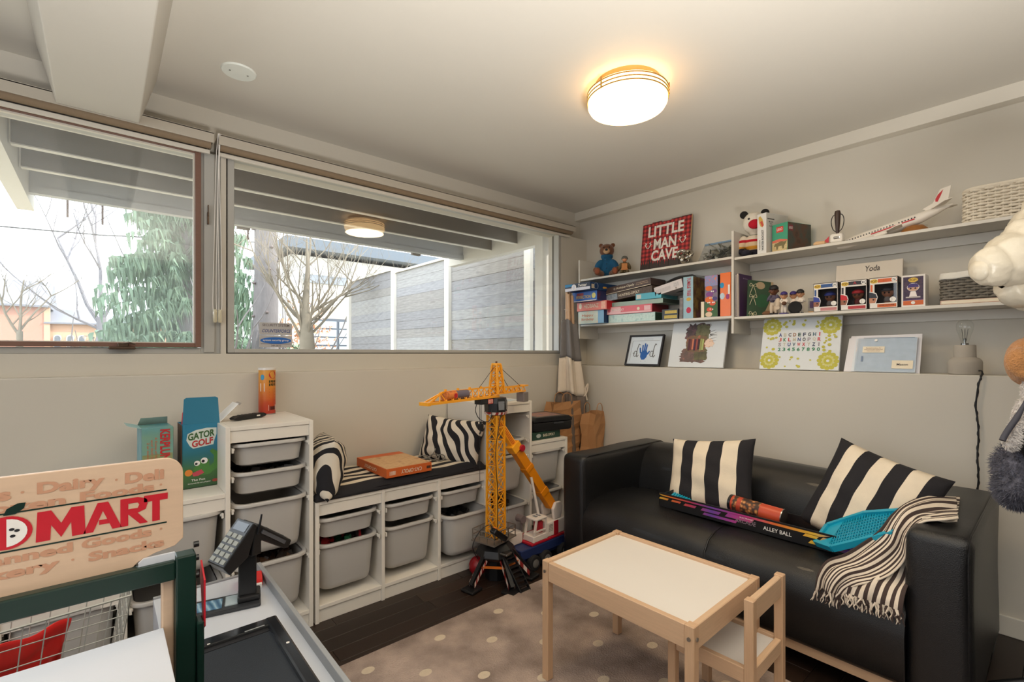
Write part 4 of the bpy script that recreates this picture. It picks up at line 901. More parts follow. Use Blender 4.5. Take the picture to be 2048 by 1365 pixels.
q = B(); q.prism([(-.168, .0), (.168, .0), (.168, .018), (.14, .036), (-.14, .036), (-.168, .018)], (0, -.003, .061), XX, ZZ, (0, .266, 0)); q.done('lid', BLACK, t, bev=.006)
q = B(); q.box(.0, .085, -.012, .004, .045, .058, .003); q.done('latch', mat('dark grey plastic', (52, 54, 58), .4), t)
q = B(); q.flat(rect(-.11, .11, .03, .23), (0, 0, .0975), XX, YY); q.done('lid_label', blotch('faded lid label', [(120, 110, 116), (170, 120, 100), (90, 96, 130)], 14), t)
# paper bags
KR = mat('brown kraft paper', (176, 128, 84), .8, .07, 12, .15, 20)
def paper_bag(label, w, d, h, loc, rz, lean, seed):
    t = thing('paper_bag', label, 'paper bag', loc, rz); rr = random.Random(seed); ph = rr.uniform(0, 6)
    ring = [(-w/2, -d/2), (0, -d/2), (w/2, -d/2), (w/2, 0), (w/2, d/2), (0, d/2), (-w/2, d/2), (-w/2, 0)]; q = B(); nz = 9
    vs = []
    for j in range(nz + 1):
        v = j / nz
        for i, (x, y) in enumerate(ring):
            pinch = (.45 * v * (abs(x) > w * .4) * (abs(y) < .01)); vs.append((x * (1 - pinch * .35) + lean * v * v + .010 * math.sin(j * 1.7 + i + ph), y * (1 - .25 * v) + .008 * math.sin(j * 2.1 + i * 2 + ph), h * v + (.012 * math.sin(i * 1.3 + ph) if j == nz else 0)))
    n = 8
    q._add(vs, [(j*n+i, j*n+(i+1) % n, (j+1)*n+(i+1) % n, (j+1)*n+i) for j in range(nz) for i in range(n)] + [tuple(range(n))[::-1]])
    q.done('bag', KR, t, solid=.002)
    for y in (-d * .36, d * .36):
        q = B(); q.tube(catmull([(-.05 + lean, y, h - .03), (-.045 + lean, y, h + .05), (lean, y, h + .075), (.045 + lean, y, h + .05), (.05 + lean, y, h - .03)], 5), .003, 6); q.done('handle', KR, t, True)
paper_bag('large brown paper bag behind the black tool case', .30, .12, .46, (2.715, 2.57, .4015), -.06, .02, 2)
paper_bag('narrow brown paper bag in the corner behind the sofa arm', .17, .15, .78, (2.9, 2.42, 0.0), .25, .03, 5)
# folded play tent in the corner
GREYC = mat('grey canvas', (120, 116, 114), .9, .08, 30, .2, 200); CRMC = mat('cream canvas', (220, 206, 188), .9, .05, 30, .2, 200); DGC = mat('brown grey canvas', (110, 98, 90), .9, .08, 30, .2, 200)
tp = thing('play_tent', 'folded play tent with wooden poles and banded canvas standing in the corner', 'play tent', (2.88, 2.6, 0))
for dx, dy, tx, ty in ((-.05, .03, .0, .035), (.03, .04, .025, .03), (.05, -.03, .02, .0), (-.03, -.04, -.01, .01)):
    q = B(); q.tube([(dx, dy, .0), (tx - .028, ty, 1.71 + ty)], .0125, 10); q.done('pole', PINE2, tp, True)
def canvas(z0, z1, m, r0, r1, seed):
    q = B()
    def f(u, v):
        a = 2 * PI * u; r = (r0 + (r1 - r0) * v) * (1 + .32 * math.sin(a * 5 + seed * .0 + v * .6) + .12 * math.sin(a * 11 + 2 * v)); z = z0 + (z1 - z0) * v + .02 * math.sin(a * 2 + seed) * (1 if v == 0 or v == 1 else .6)
        k = z / 1.75; return (-.025 * k + r * math.cos(a) * 1.15, .02 * k + min(r * math.sin(a), .075), z)
    q.grid(f, 60, 10); return q.done('canvas_band', m, tp, True, ang=80, solid=.002)
canvas(1.20, 1.50, GREYC, .062, .045, 1.0); canvas(.92, 1.20, CRMC, .082, .062, 1.0); canvas(.30, .92, DGC, .10, .082, 1.0)
q = B(); q.tube([(-.05, .045, 1.60), (-.02, .0, 1.585), (.02, .0, 1.60)], .003, 6); q.done('tie', CRMC, tp, True)
q = B(); q.tube(catmull([(.03, -.08, .88), (.06, -.10, .94), (.07, -.1, 1.0), (.05, -.09, .95), (.06, -.1, .87)], 5), .006, 6); q.done('loose_tie', CRMC, tp, True)

# ------------------------------------------------ toy tower crane
AMB = mat('amber plastic', (242, 164, 30), .35, .04, 12)
e = V((-.973, -.23, 0)); ep = V((.23, -.973, 0))
cr = thing('toy_crane', 'tall amber toy tower crane on a black base in front of the bench', 'toy crane', (1.66, 2.07, 0), math.atan2(-.23, -.973))   # local +X runs along the jib
def lattice(q, p0, p1, s0, s1, n, r=.0035, up=(0, 0, 1), diag=.0024):
    p0 = V(p0); p1 = V(p1); d = (p1 - p0).normalized(); u = V(up)
    if abs(d.dot(u)) > .9: u = V((1, 0, 0))
    x = d.cross(u).normalized(); y = x.cross(d)
    def c(k, i):
        t = k / n; s = (s0 + (s1 - s0) * t) / 2; sx, sy = ((-1, -1), (1, -1), (1, 1), (-1, 1))[i]; return p0 + (p1 - p0) * t + x * s * sx + y * s * sy
    for i in range(4): q.bar(c(0, i), c(n, i), r * 2)
    for k in range(n + 1):
        for i in range(4):
            q.bar(c(k, i), c(k, (i + 1) % 4), diag * 2)
            if k < n: q.bar(c(k, i), c(k + 1, (i + 1) % 4), diag * 1.7); q.bar(c(k, (i + 1) % 4), c(k + 1, i), diag * 1.7)
q = B(); lattice(q, (0, 0, .205), (0, 0, .905), .072, .066, 10, .005); tag(q.done('lattice_tower', AMB, cr), kind=None)
q = B(); lattice(q, (-.01, 0, 1.02), (-.005, 0, 1.18), .062, .034, 3, .005); q.box(-.028, .018, -.02, .02, 1.175, 1.19, .004); q.done('tower_head', AMB, cr)
q = B(); q.cyl((-.005, 0, 1.19), (-.005, 0, 1.2), .006, n=10); q.done('red_beacon', mat('dark bronze plastic', (90, 56, 30), .3), cr)
q = B(); z0, z1 = 1.008, 1.055
q.bar((.0, .022, z0), (.54, .022, z0), .010, .012); q.bar((.0, -.022, z0), (.54, -.022, z0), .010, .012)
q.bar((-.02, 0, z1 + .005), (.42, 0, z1), .008)
q.bar((.42, 0, z1), (.535, .02, z0), .007); q.bar((.42, 0, z1), (.535, -.02, z0), .007); q.box(.525, .545, -.03, .03, z0 - .008, z0 + .008)
for k in range(9):
    xa = .03 + k * .048
    for s in (-1, 1):
        q.bar((xa, .022 * s, z0), (xa + .024, 0, z1), .0045); q.bar((xa + .024, 0, z1), (xa + .048, .022 * s, z0), .0045)
    q.bar((xa, -.022, z0), (xa, .022, z0), .004)
for k in range(4): q.cyl((.13 + k * .09, 0, z1), (.13 + k * .09, 0, z1 + .014), .007, n=10)
q.done('jib', AMB, cr)
q = B(); z0 = 1.02
q.bar((-.01, .02, z0), (-.26, .02, z0), .008); q.bar((-.01, -.02, z0), (-.26, -.02, z0), .008); q.bar((-.01, .02, z0 + .03), (-.27, .02, z0 + .03), .007); q.bar((-.01, -.02, z0 + .03), (-.27, -.02, z0 + .03), .007)
for k in range(5):
    xa = -.03 - k * .047
    for s in (-1, 1): q.bar((xa, .02 * s, z0), (xa - .023, .02 * s, z0 + .03), .004); q.bar((xa - .023, .02 * s, z0 + .03), (xa - .046, .02 * s, z0), .004)
q.box(-.285, -.25, -.026, .026, z0 + .028, z0 + .036); q.done('counter_jib', AMB, cr)
q = B(); q.box(-.285, -.235, -.028, .028, .955, 1.012, .004); q.done('counterweight', mat('grey brown plastic', (120, 110, 106), .5), cr)
q = B(); q.lathe([(.0, .905), (.058, .905), (.064, .925), (.066, .97), (.058, 1.0), (0, 1.0)], 8); q.done('cab', BLACK, cr, bev=.003)
for a in (PI / 2 + .4, PI / 2 + 1.18, PI / 2 - .38):
    q = B(); d = V((math.cos(a), math.sin(a), 0)); s = V((-d.y, d.x, 0)); c0 = d * .0625; q._add([c0 - s * .018 + V((0, 0, .935)), c0 + s * .018 + V((0, 0, .935)), c0 * .97 + s * .02 + V((0, 0, .982)), c0 * .97 - s * .02 + V((0, 0, .982))], [(0, 1, 2, 3)]); q.done('window', mat('grey toy window', (120, 122, 126), .15, .1, 20), cr)
CAU = ramp_mat('hazard stripes', lambda n, l, tc: cramp(n, l, (lambda wv, mp: (setattr(wv.inputs['Scale'], 'default_value', 14), l.new(tc.outputs['Object'], wv.inputs[0]), wv.outputs[1])[2])(n.new('ShaderNodeTexWave'), 0), [(0, (150, 40, 36)), (.5, (226, 206, 196))], True), .5)
q = B(); q.lathe([(.061, .908), (.066, .922)], 24); q.done('hazard_band', CAU, cr)
q = B(); q.box(.055, .155, -.025, .025, .972, 1.0, .004); tr_ = q.done('trolley', BLACK, cr)
q = B(); q.box(.058, .10, .0255, .0265, .972, .998); q.done('sign_plate', mat('salmon sign', (206, 96, 84), .5), tr_)
q = B(); q.text('KD-T3', (.079, .0268, .985), (-1, 0, 0), ZZ, .036, .016); q.done('lettering', PAPER, tr_)
q = B(); q.tube([(.125, 0, .972), (.125, 0, .87)], .0012, 5); q.tube([(.137, 0, .972), (.137, 0, .87)], .0012, 5); q.tube([(.15, .01, .972), (.15, .01, .55)], .0014, 5); h_ = q.done('hoist_cable', INK, cr)
q = B(); q.box(.118, .144, -.012, .012, .835, .868, .004); q.cyl((.131, 0, .868), (.131, 0, .88), .007, n=10); q.tube(catmull([(.131, 0, .836), (.131, 0, .822), (.139, 0, .815), (.14, 0, .822)], 4), .003, 6); q.done('hook_block', BLACK, cr)
q = B(); q.tube(catmull([(.165, 0, .975), (.185, .01, .94), (.16, .02, .895), (.1, .03, .88), (.06, .02, .93), (.05, 0, .98)], 6), .0022, 6); q.tube(catmull([(.03, .055, .9), (.075, .06, .74), (.085, .07, .62), (.06, .06, .48), (.05, .05, .3)], 6), .0022, 6); q.done('control_cable', INK, cr, True)
q = B(); q.tube([(.02, 0, 1.165), (.145, 0, 1.06)], .0016, 5); q.tube([(-.025, .012, 1.165), (-.215, .018, 1.05)], .0016, 5); q.tube([(-.025, -.012, 1.165), (-.14, -.018, 1.05)], .0016, 5); q.done('stay_rope', INK, cr)
# base
ci = Matrix.Rotation(-math.atan2(-.23, -.973), 3, 'Z')
def L(x, y, z): p = ci @ V((x - 1.66, y - 2.07, 0)); return V((p.x, p.y, z))
q = B(); q.lathe([(.0, .125), (.105, .125), (.115, .14), (.10, .175), (.07, .2), (0, .205)], 8); q.lathe([(.06, .0), (.06, .125), (0, .125)], 8); q.done('base_drum', BLACK, cr, bev=.003)
feet = [(1.467, 2.03), (1.61, 1.875), (1.80, 1.945), (1.745, 2.175)]
for i, (x, y) in enumerate(feet):
    f = L(x, y, 0); d = V((f.x, f.y, 0)).normalized(); s = V((-d.y, d.x, 0))
    q = B(); q.bar(d * .085 + V((0, 0, .15)), f + V((0, 0, .025)), .036, .022, up=s); q.box(f.x - .042, f.x + .042, f.y - .042, f.y + .042, 0, .016, .006); lg = q.done('outrigger', BLACK, cr)
    q = B()
    for k in range(2):
        sd = s * (.0186 * (1 if k else -1)); a = d * .092 + V((0, 0, .135)); b_ = f + V((0, 0, .03)); w2 = V((0, 0, .014))
        q._add([a + sd - w2, b_ + sd - w2, b_ + sd + w2, a + sd + w2], [(0, 1, 2, 3)])
    q.done('hazard_strip', CAU, lg)
    g = L(*feet[(i + 1) % 4], 0)
    q = B(); q.bar(d * .13 + V((0, 0, .10)), V((g.x, g.y, 0)).normalized() * .13 + V((0, 0, .10)), .014, .008); q.done('brace', mat('amber rusty plastic', (206, 110, 36), .4), cr)
f = L(1.66, 1.84, 0); d = V((f.x, f.y, 0)).normalized(); s = V((-d.y, d.x, 0)); q = B()
for k in range(9):
    p = d * (.10 + k * .017) + V((0, 0, .165 - k * .0185)); q.bar(p - s * .03, p + s * .03, .02, .006)
for sg in (-1, 1): q.bar(d * .09 + s * .032 * sg + V((0, 0, .17)), d * .245 + s * .032 * sg + V((0, 0, .008)), .005, .016)
q.done('stairs', BLACK, cr)
q = B(); q.cb(tuple(L(1.645, 1.965, .168)), (.05, .05, .012), .003); q.done('lamp_badge', METAL, cr)
# railing basket
ring = [(-.08, -.075), (.11, -.075), (.11, .075), (-.08, .075)]
q = B()
for z in (.255, .285): q.tube([(*p, z) for p in ring], .003, 6, True)
for i in range(4):
    a = V((*ring[i], 0)); b_ = V((*ring[(i + 1) % 4], 0))
    for k in range(3): p = a.lerp(b_, k / 3); q.bar(p + V((0, 0, .225)), p + V((0, 0, .285)), .004)
q.done('railing', METAL, cr)
q = B(); q.box(-.085, .115, -.08, .08, .219, .226); q.done('walkway', mat('grey toy deck', (110, 100, 92), .6), cr)
# things on the crane
t = thing('can', 'small grey and orange snack tube lodged in the crane jib', 'can', tuple(V((1.66, 2.07, 1.036)) + e * .32), math.atan2(-.23, -.973))
q = B(); q.cyl((-.075, 0, 0), (.015, 0, 0), .023, n=20); q.done('tube', mat('purple grey foil', (104, 96, 110), .4), t, True); q = B(); q.cyl((.015, 0, 0), (.09, 0, 0), .0232, n=20); q.done('label_end', blotch('orange snack print', [(190, 90, 40), (220, 130, 60), (140, 60, 30)], 40), t, True)
q = B(); q.flat(disc(-.03, 0, .012, 14), (0, .0235, 0), (-1, 0, 0), ZZ); q.done('badge', RED, t)
t = thing('toy_controller', 'black crane hand controller with an orange button resting on the crane railing', 'controller', tuple(V((1.66, 2.07, .262)) + e * .085 + ep * .085), rot=(.15, .62, math.atan2(-.23, -.973) + PI))
q = B(); q.box(-.075, .055, -.02, .02, -.0, .03, .008); q.done('body', BLACK, t)
q = B(); q.box(-.07, -.05, -.01, .01, .03, .036, .002); q.done('button', mat('orange button', (226, 120, 40), .4), t)
q = B(); q.tube(catmull([(-.075, 0, .015), (-.12, 0, .03), (-.17, 0, -.02), (-.14, .02, -.10), (-.04, .03, -.14)], 6), .0022, 6); q.done('cable', INK, t, True)
t = thing('ball', 'dark red rubber ball on the floor beside the crane base', 'ball', (1.60, 2.155, .052))
q = B(); q.ell((0, 0, 0), (.052, .052, .052), 28); q.done('shell', mat('dark red rubber', (150, 20, 30), .35, .05), t, True)
q = B(); q.tube([(.0523 * math.cos(a * PI / 16), 0, .0523 * math.sin(a * PI / 16)) for a in range(32)], .0012, 4, True); q.done('seam', mat('darker red rubber', (110, 14, 22), .4), t)

# ------------------------------------------------ toy crane truck
tk = thing('toy_truck', 'red, white and blue toy crane truck with a yellow boom beside the sofa arm', 'toy truck', (2.015, 2.09, 0), .06)
NVY = mat('navy plastic', (34, 48, 92), .4); TRED = mat('crimson plastic', (176, 24, 42), .38); TWH = mat('off white plastic', (226, 214, 204), .4)
q = B(); q.box(-.24, .26, -.085, .085, .075, .13, .006); q.box(-.24, .26, -.06, .06, .05, .08); q.done('chassis', NVY, tk)
for x in (-.145, -.045, .12, .2):
    for y in (-.088, .088):
        q = B(); q.cyl((x, y - .018, .043), (x, y + .018, .043), .043, n=24); wl = q.done('wheel', mat('tyre rubber', (26, 25, 26), .8), tk, bev=.004)
        q = B(); s = -1 if y < 0 else 1; q.cyl((x, y + .0185 * s, .043), (x, y + .021 * s, .043), .024, n=16); q.done('hub', mat('silver hub', (170, 168, 164), .3, metal=.7), wl)
        q = B(); q.lathe([(.014, 0), (.02, .003), (.006, .006), (0, .006)], 10); 
        for v in q.bm.verts: v.co = V((x + v.co.x, y + s * (.0205 + v.co.z), .043 + v.co.y))
        q.done('hub_cap', mat('silver hub', (170, 168, 164)), wl, True)
q = B(); q.box(-.15, .18, -.082, .082, .131, .146, .004); q.done('red_deck', TRED, tk)
q = B(); q.box(-.02, .17, -.078, .02, .147, .235, .008); q.done('body', TWH, tk)
q = B(); q.box(.045, .085, -.0795, -.078, .147, .232); q.done('red_panel', TRED, tk)
for i in range(5):
    q = B(); q.box(.0, .035, -.0794, -.078, .18 + i * .009, .184 + i * .009); q.done('vent', mat('vent grey', (170, 160, 152), .5), tk)
q = B()
for (a, b_) in (((-.13, .147), (-.105, .27)), ((-.02, .147), (-.025, .27))):
    for y in (-.074, .0): q.bar((a[0], y, a[1]), (b_[0], y, b_[1]), .012, .010, up=(0, 1, 0))
q.box(-.115, -.015, -.08, .006, .265, .279, .005); q.box(-.135, -.01, -.08, .006, .147, .182, .004)
q.bar((-.13, -.076, .205), (-.03, -.076, .205), .008); q.done('cab', TWH, tk)
q = B(); q.box(-.065, -.03, -.06, -.01, .183, .25, .006); q.done('seat', TRED, tk)
for x in (-.085, -.055):
    q = B(); q.box(x, x + .018, -.05, -.02, .279, .281); q.done('roof_hatch', mat('grey toy window', (120, 122, 126)), tk)
q = B(); q.prism([(-.25, .131), (-.14, .131), (-.14, .2), (-.2, .205), (-.235, .185)], (0, .0, 0), XX, ZZ, (0, .075, 0)); q.done('driver_cab', TWH, tk, bev=.008)
q = B(); q.prism([(.06, .235), (.12, .235), (.14, .30), (.12, .335), (.075, .335), (.05, .30)], (0, -.07, 0), XX, ZZ, (0, .02, 0)); q.done('boom_bracket', TWH, tk, bev=.005)
q = B(); q.prism([(.06, .235), (.12, .235), (.14, .30), (.12, .335), (.075, .335), (.05, .30)], (0, .02, 0), XX, ZZ, (0, .02, 0)); q.done('boom_bracket', TWH, tk, bev=.005)
q = B(); q.box(.2, .245, -.086, .086, .05, .135, .003); q.done('ladder_block', TRED, tk)
for i in range(4):
    q = B(); q.box(.203, .242, -.09, -.086, .06 + i * .018, .066 + i * .018); q.done('rung', mat('darker red rubber', (110, 14, 22), .4), tk)
A0 = V((.085, -.02, .305)); A1 = V((-.19, .03, .70)); A2 = V((-.275, .095, .87)); d = (A1 - A0).normalized()
AMB2 = mat('deep amber plastic', (214, 128, 14), .4)
q = B(); q.bar(A0, A1, .056, .05, up=(0, 1, 0)); q.bar(A0 + d * .1 , A0 + d * .14, .064, .058, up=(0, 1, 0)); q.bar(A0 + d * .3, A0 + d * .33, .064, .058, up=(0, 1, 0)); q.done('boom', AMB2, tk, bev=.003)
q = B(); q.bar(A1 - d * .03, A1 + d * .02, .07, .064, up=(0, 1, 0)); q.done('boom_collar', AMB, tk, bev=.004)
q = B(); q.bar(A1, A2, .040, .036, up=(0, 1, 0)); q.done('boom_tip', AMB, tk, bev=.003)
for s in (-.012, .0, .012):
    q = B(); q.bar(A1 + d * .02 + V((s, -.02, 0)), A2 + V((s, -.02, 0)), .003); q.done('groove', mat('rust groove', (190, 84, 20), .5), tk)
q = B(); q.cyl(A1 + V((.035, -.045, -.01)), A1 + V((.035, -.02, -.01)), .02, n=18); q.done('red_knob', TRED, tk, bev=.003)
q = B(); q.bar(A0 + d * .25 + V((-.03, -.02, 0)), V((-.03, -.03, .24)), .012); q.done('strut', TWH, tk)
q = B(); q.tube([A2 + V((.02, 0, -.02)), A2 + V((.06, 0, -.3)), A2 + V((.1, .0, -.58))], .001, 4); q.done('string', INK, tk)
q = B(); q.cyl((-.155, -.02, .275), (-.155, .03, .275), .022, n=16); q.tube([(-.155, 0, .255), (-.15, 0, .2)], .006, 8); q.done('winch_drum', mat('grey mauve plastic', (112, 98, 98), .5), tk)
t = thing('toy_hook', 'small grey toy hook lying on the floor by the table leg', 'toy', (2.0, 1.93, .0))
q = B(); q.tube(catmull([(-.06, -.01, .006), (-.02, -.012, .006), (-.01, 0, .006), (-.012, .02, .02), (.01, .025, .02)], 5), .003, 6); q.done('wire', METAL, t, True); q = B(); q.lathe([(0, .012), (.018, .012), (.022, .018), (.018, .024), (0, .026)], 16, (.03, .025, 0)); q.done('cap', mat('tan plastic cap', (176, 130, 90), .5), t, True)
# ------------------------------------------------ toy grocery stand
DKG = mat('dark green plastic', (12, 42, 34), .3, .08, 12); MAPLE = mat('maple veneer', (212, 182, 154), .45, .08, 9, .03, 50, stretch=(1, 12, 12)); STW = mat('cool white melamine', (206, 210, 218), .4, .02, 5); GREYP = mat('grey edge board', (150, 152, 154), .45, .05, 12)
st = thing('toy_grocery_stand', 'toy grocery stand with a maple shop sign, green posts and a white counter', 'toy stand', (0.0, 1.1, 0))
T = Matrix.Translation((0, -1.1, 0))
def sq(x0, x1, y0, y1, z0, z1, name, m, bv=.003):
    q = B(T); q.box(x0, x1, y0, y1, z0, z1); return q.done(name, m, st, bev=bv)
sq(.105, .138, 1.098, 1.135, 0, .857, 'post', DKG); sq(.138, .15, 1.09, 1.125, 0, .725, 'post', DKG); sq(.085, .105, 1.122, 1.14, 0, .815, 'side_board', MAPLE)
sq(-.75, -.72, 1.098, 1.135, 0, .857, 'post', DKG); sq(-.72, .105, 1.10, 1.125, .815, .851, 'crossbar', DKG)
q = B(T); q.prism([(.05, .846), (.105, .846), (.105, .864), (.058, .864), (.05, .857)], (0, 1.112, 0), XX, ZZ, (0, .006, 0)); q.done('end_plate', STW, st)
pts = [(-.72, .848), (.085, .848)]; r = .03
for cxx, czz, a0 in ((.089, .885, -PI / 2), (.089, 1.014, 0)):
    pts += [(cxx + r * math.cos(a0 + PI / 2 * k / 6), czz + r * math.sin(a0 + PI / 2 * k / 6)) for k in range(7)]
pts += [(-.72, 1.044)]
q = B(T); q.prism([(x, z) for x, z in pts][0:1] + [(.04, .848), (.05, .858), (.075, .868), (.106, .874), (.119, .886)] + [(.119, 1.014)] + [(.089 + r * math.cos(PI / 2 * k / 6), 1.014 + r * math.sin(PI / 2 * k / 6)) for k in range(7)][1:] + [(-.72, 1.044)], (0, 1.120, 0), XX, ZZ, (0, .012, 0))
sg = q.done('sign_board', MAPLE, st, bev=.001)
SALM = mat('faded salmon print', (196, 146, 116), .5, .04, 10); SRED = mat('sign red', (196, 28, 44), .4, .03, 10)
SN = -.0002
def sline(s, x1, z, h, m, depth=.0005, w=None, bold=.045):
    q = B(T); q.text(s, (0, 1.1198, z), XX, ZZ, w, h, depth=depth, bold=bold); xs = [v.co.x for v in q.bm.verts]; dx = x1 - max(xs)
    for v in q.bm.verts: v.co.x += dx
    q.done('lettering', m, sg)
for s, x1, z, h, wd in (('Deli', .089, 1.016, .020, .058), ('·', .021, 1.016, .004, .004), ('Dairy', .003, 1.016, .025, .086), ('·', -.098, 1.016, .004, .004), ('Fruits', -.113, 1.016, .020, .10),
        ('·', .086, .996, .004, .004), ('Foods', .074, .994, .017, .104), ('Frozen', -.048, .994, .017, .13), ('·', .086, .912, .004, .004), ('Goods', .070, .9105, .017, .098), ('Canned', -.039, .9105, .017, .13),
        ('Snacks', .089, .8865, .017, .108), ('·', -.037, .888, .004, .004), ('Bakery', -.055, .885, .022, .13)): sline(s, x1, z, h, SALM, w=wd)
for nm, x0, wd, polys in (('M', -.0845, .062, [[(0, 0), (.03, 1), (.30, 1), (.5, .52), (.70, 1), (.97, 1), (1, 0), (.72, 0), (.70, .50), (.5, .04), (.30, .50), (.28, 0)]]),
        ('A', -.0255, .052, [[(0, 0), (.36, 1), (.64, 1), (.50, .70), (.25, 0)], [(.64, 1), (1, 0), (.75, 0), (.50, .70)], [(.40, .22), (.40, .38), (.3875, .385), (.6125, .385), (.665, .22)]]),
        ('R', .0245, .040, [[(0, 0), (0, 1), (.28, 1), (.28, 0)], [(.2801, 1), (.2801, .80), (.62, .80), (.90, .92), (.62, 1)], [(.62, .7999), (.68, .72), (.98, .72), (.98, .84), (.90, .9199)], [(.68, .7199), (.62, .60), (.2801, .60), (.2801, .40), (.62, .42), (.92, .52), (.98, .7199)], [(.30, .3999), (.62, .4199), (1, 0), (.70, 0)]]),
        ('T', .0585, .036, [[(.34, 0), (.34, .76), (0, .76), (0, 1), (1, 1), (1, .76), (.66, .76), (.66, 0)]])):
    q = B(T)
    for pl_ in polys:
        a_ = sum(pl_[i][0] * pl_[(i + 1) % len(pl_)][1] - pl_[(i + 1) % len(pl_)][0] * pl_[i][1] for i in range(len(pl_)))
        q.flat([(x0 + p[0] * wd, .929 + p[1] * .050) for p in (pl_ if a_ > 0 else pl_[::-1])], (0, 1.1193, 0), XX, ZZ)
    q.done('sign_letter', SRED, sg)
sline('FOO', -.185, .9535, .047, SRED, w=.16)
q = B(T); q.box(-.7, .093, 1.1193, 1.1199, .9835, .986); q.done('green_line', DKG, sg); q = B(T); q.box(-.7, .093, 1.1193, 1.1199, .9215, .924); q.done('green_line', DKG, sg)
q = B(T); q.flat(disc(-.118, .953, .030, 28, .9), (0, 1.1190, 0), XX, ZZ); ap = q.done('apple_mark', SRED, sg)
q = B(T); q.flat([(-.118, .931)] + [(-.118 + .024 * math.sin(a * PI / 12), .953 - .0225 * math.cos(a * PI / 12)) for a in range(13)], (0, 1.1186, 0), XX, ZZ); q.done('apple_flesh', PAPER, sg)
q = B(T)
for x, z in ((-.112, .958), (-.106, .955), (-.111, .947)): q.flat(disc(x, z, .0034, 10, .7), (0, 1.1182, 0), XX, ZZ)
tag(q.done('apple_pips', INK, sg), kind='stuff')
q = B(T); q.flat([(-.122, .982), (-.118, .992), (-.106, .999), (-.096, .999), (-.098, .99), (-.108, .982)], (0, 1.1186, 0), XX, ZZ); q.done('apple_leaf', DKG, sg)
sq(-.72, .088, .46, 1.122, .706, .722, 'white_shelf', STW, .001)
for x in (-.74, .10):
    sq(x, x + .03, .44, .47, 0, .722, 'post', DKG)
q = B(T); q.prism([(1.10, .80), (1.145, .825), (1.15, .80), (1.115, .70), (1.10, .71)], (.1505, 0, 0), YY, ZZ, (.003, 0, 0)); q.done('price_card', SRED, st)
q = B(T); q.box(.1386, .142, 1.128, 1.150, .722, .79); q.done('price_card', blotch('price list print', [(220, 214, 206), (180, 60, 60), (230, 226, 220)], 120), st)
for z in (.835, .80, .862):
    q = B(T); q.cyl((.138, 1.138, z), (.147, 1.138, z), .006, n=10); q.done('peg', BLACK, st)
# counter
sq(.112, .392, .42, 1.735, .510, .525, 'counter_top', STW, .001)
sq(.386, .398, .40, 1.745, .44, .552, 'side_rail', GREYP, .0015); sq(.112, .386, 1.735, 1.745, .44, .53, 'end_rail', GREYP, .0015)
sq(.112, .124, .42, 1.735, .44, .51, 'side_rail', STW)
for x, y in ((.125, 1.70), (.36, 1.70), (.125, .45), (.36, .45)): sq(x, x + .025, y, y + .025, 0, .51, 'leg', STW)
q = B(T); q.cyl((.20, 1.70, .524), (.20, 1.70, .5265), .004, n=10); q.done('screw', METAL, st)
GLB = mat('glossy black plastic', (30, 32, 36), .18, .1, 30); BELT = mat('dark slate belt', (34, 40, 48), .55, .08, 60, .1, 300)
q = B(T); q.box(.115, .345, 1.335, 1.375, .525, .547); q.done('belt_end_frame', GLB, st, bev=.004)
q = B(T); q.box(.322, .352, .55, 1.375, .525, .549); q.done('belt_side_frame', GLB, st, bev=.006); q = B(T); q.box(.112, .128, .55, 1.335, .525, .549); q.done('belt_side_frame', GLB, st, bev=.006)
q = B(T); q.box(.128, .322, .55, 1.335, .525, .540); q.done('belt', BELT, st); q = B(T); q.box(.128, .322, 1.318, 1.335, .540, .5412); q.done('belt_gap', INK, st)
q = B(T); q.cyl((.338, 1.22, .5485), (.338, 1.22, .5496), .004, n=10); q.done('frame_hole', PAPER, st)
for x0, x1, m in ((.19, .196, PAPER), (.27, .315, GREYP)):
    q = B(T); q.box(x0, x1, 1.338, 1.342, .5472, .5478); q.done('frame_mark', m, st)
# till display on the counter
tl = thing('toy_till', 'black toy till with a keypad and card reader on a post on the counter', 'toy till', (.318, 1.548, .5255))
ux = V((.977, -.215, 0)); TT = Matrix.Rotation(math.atan2(-.215, .977), 4, 'Z')
q = B(TT); q.box(-.16, .035, -.05, .045, 0, .010); q.done('base_plate', mat('charcoal plastic', (48, 50, 54), .4), tl, bev=.004)
BLP = ramp_mat('blue ray print', lambda n, l, tc: cramp(n, l, (lambda wv: (setattr(wv.inputs['Scale'], 'default_value', 18), setattr(wv.inputs['Distortion'], 'default_value', 3), l.new(tc.outputs['Object'], wv.inputs[0]), wv.outputs[1])[3])(n.new('ShaderNodeTexWave')), [(0, (60, 104, 138)), (.7, (108, 152, 180)), (1, (170, 200, 214))]), .3)
q = B(TT); q.box(-.145, -.062, -.03, .028, .010, .0112); q.done('scanner_window', BLP, tl)
q = B(TT); q.box(-.055, -.022, -.026, .03, .010, .0118, .003); q.done('receipt_label', mat('pale blue label', (186, 200, 204), .5), tl)
q = B(TT); q.box(-.024, .034, -.03, .032, .010, .028); q.done('post_foot', BLACK, tl, bev=.005)
q = B(TT); q.box(-.022, .024, -.02, .02, .02, .185); q.done('post', BLACK, tl, bev=.004)
TH = Matrix.Rotation(.30, 4, 'Z')
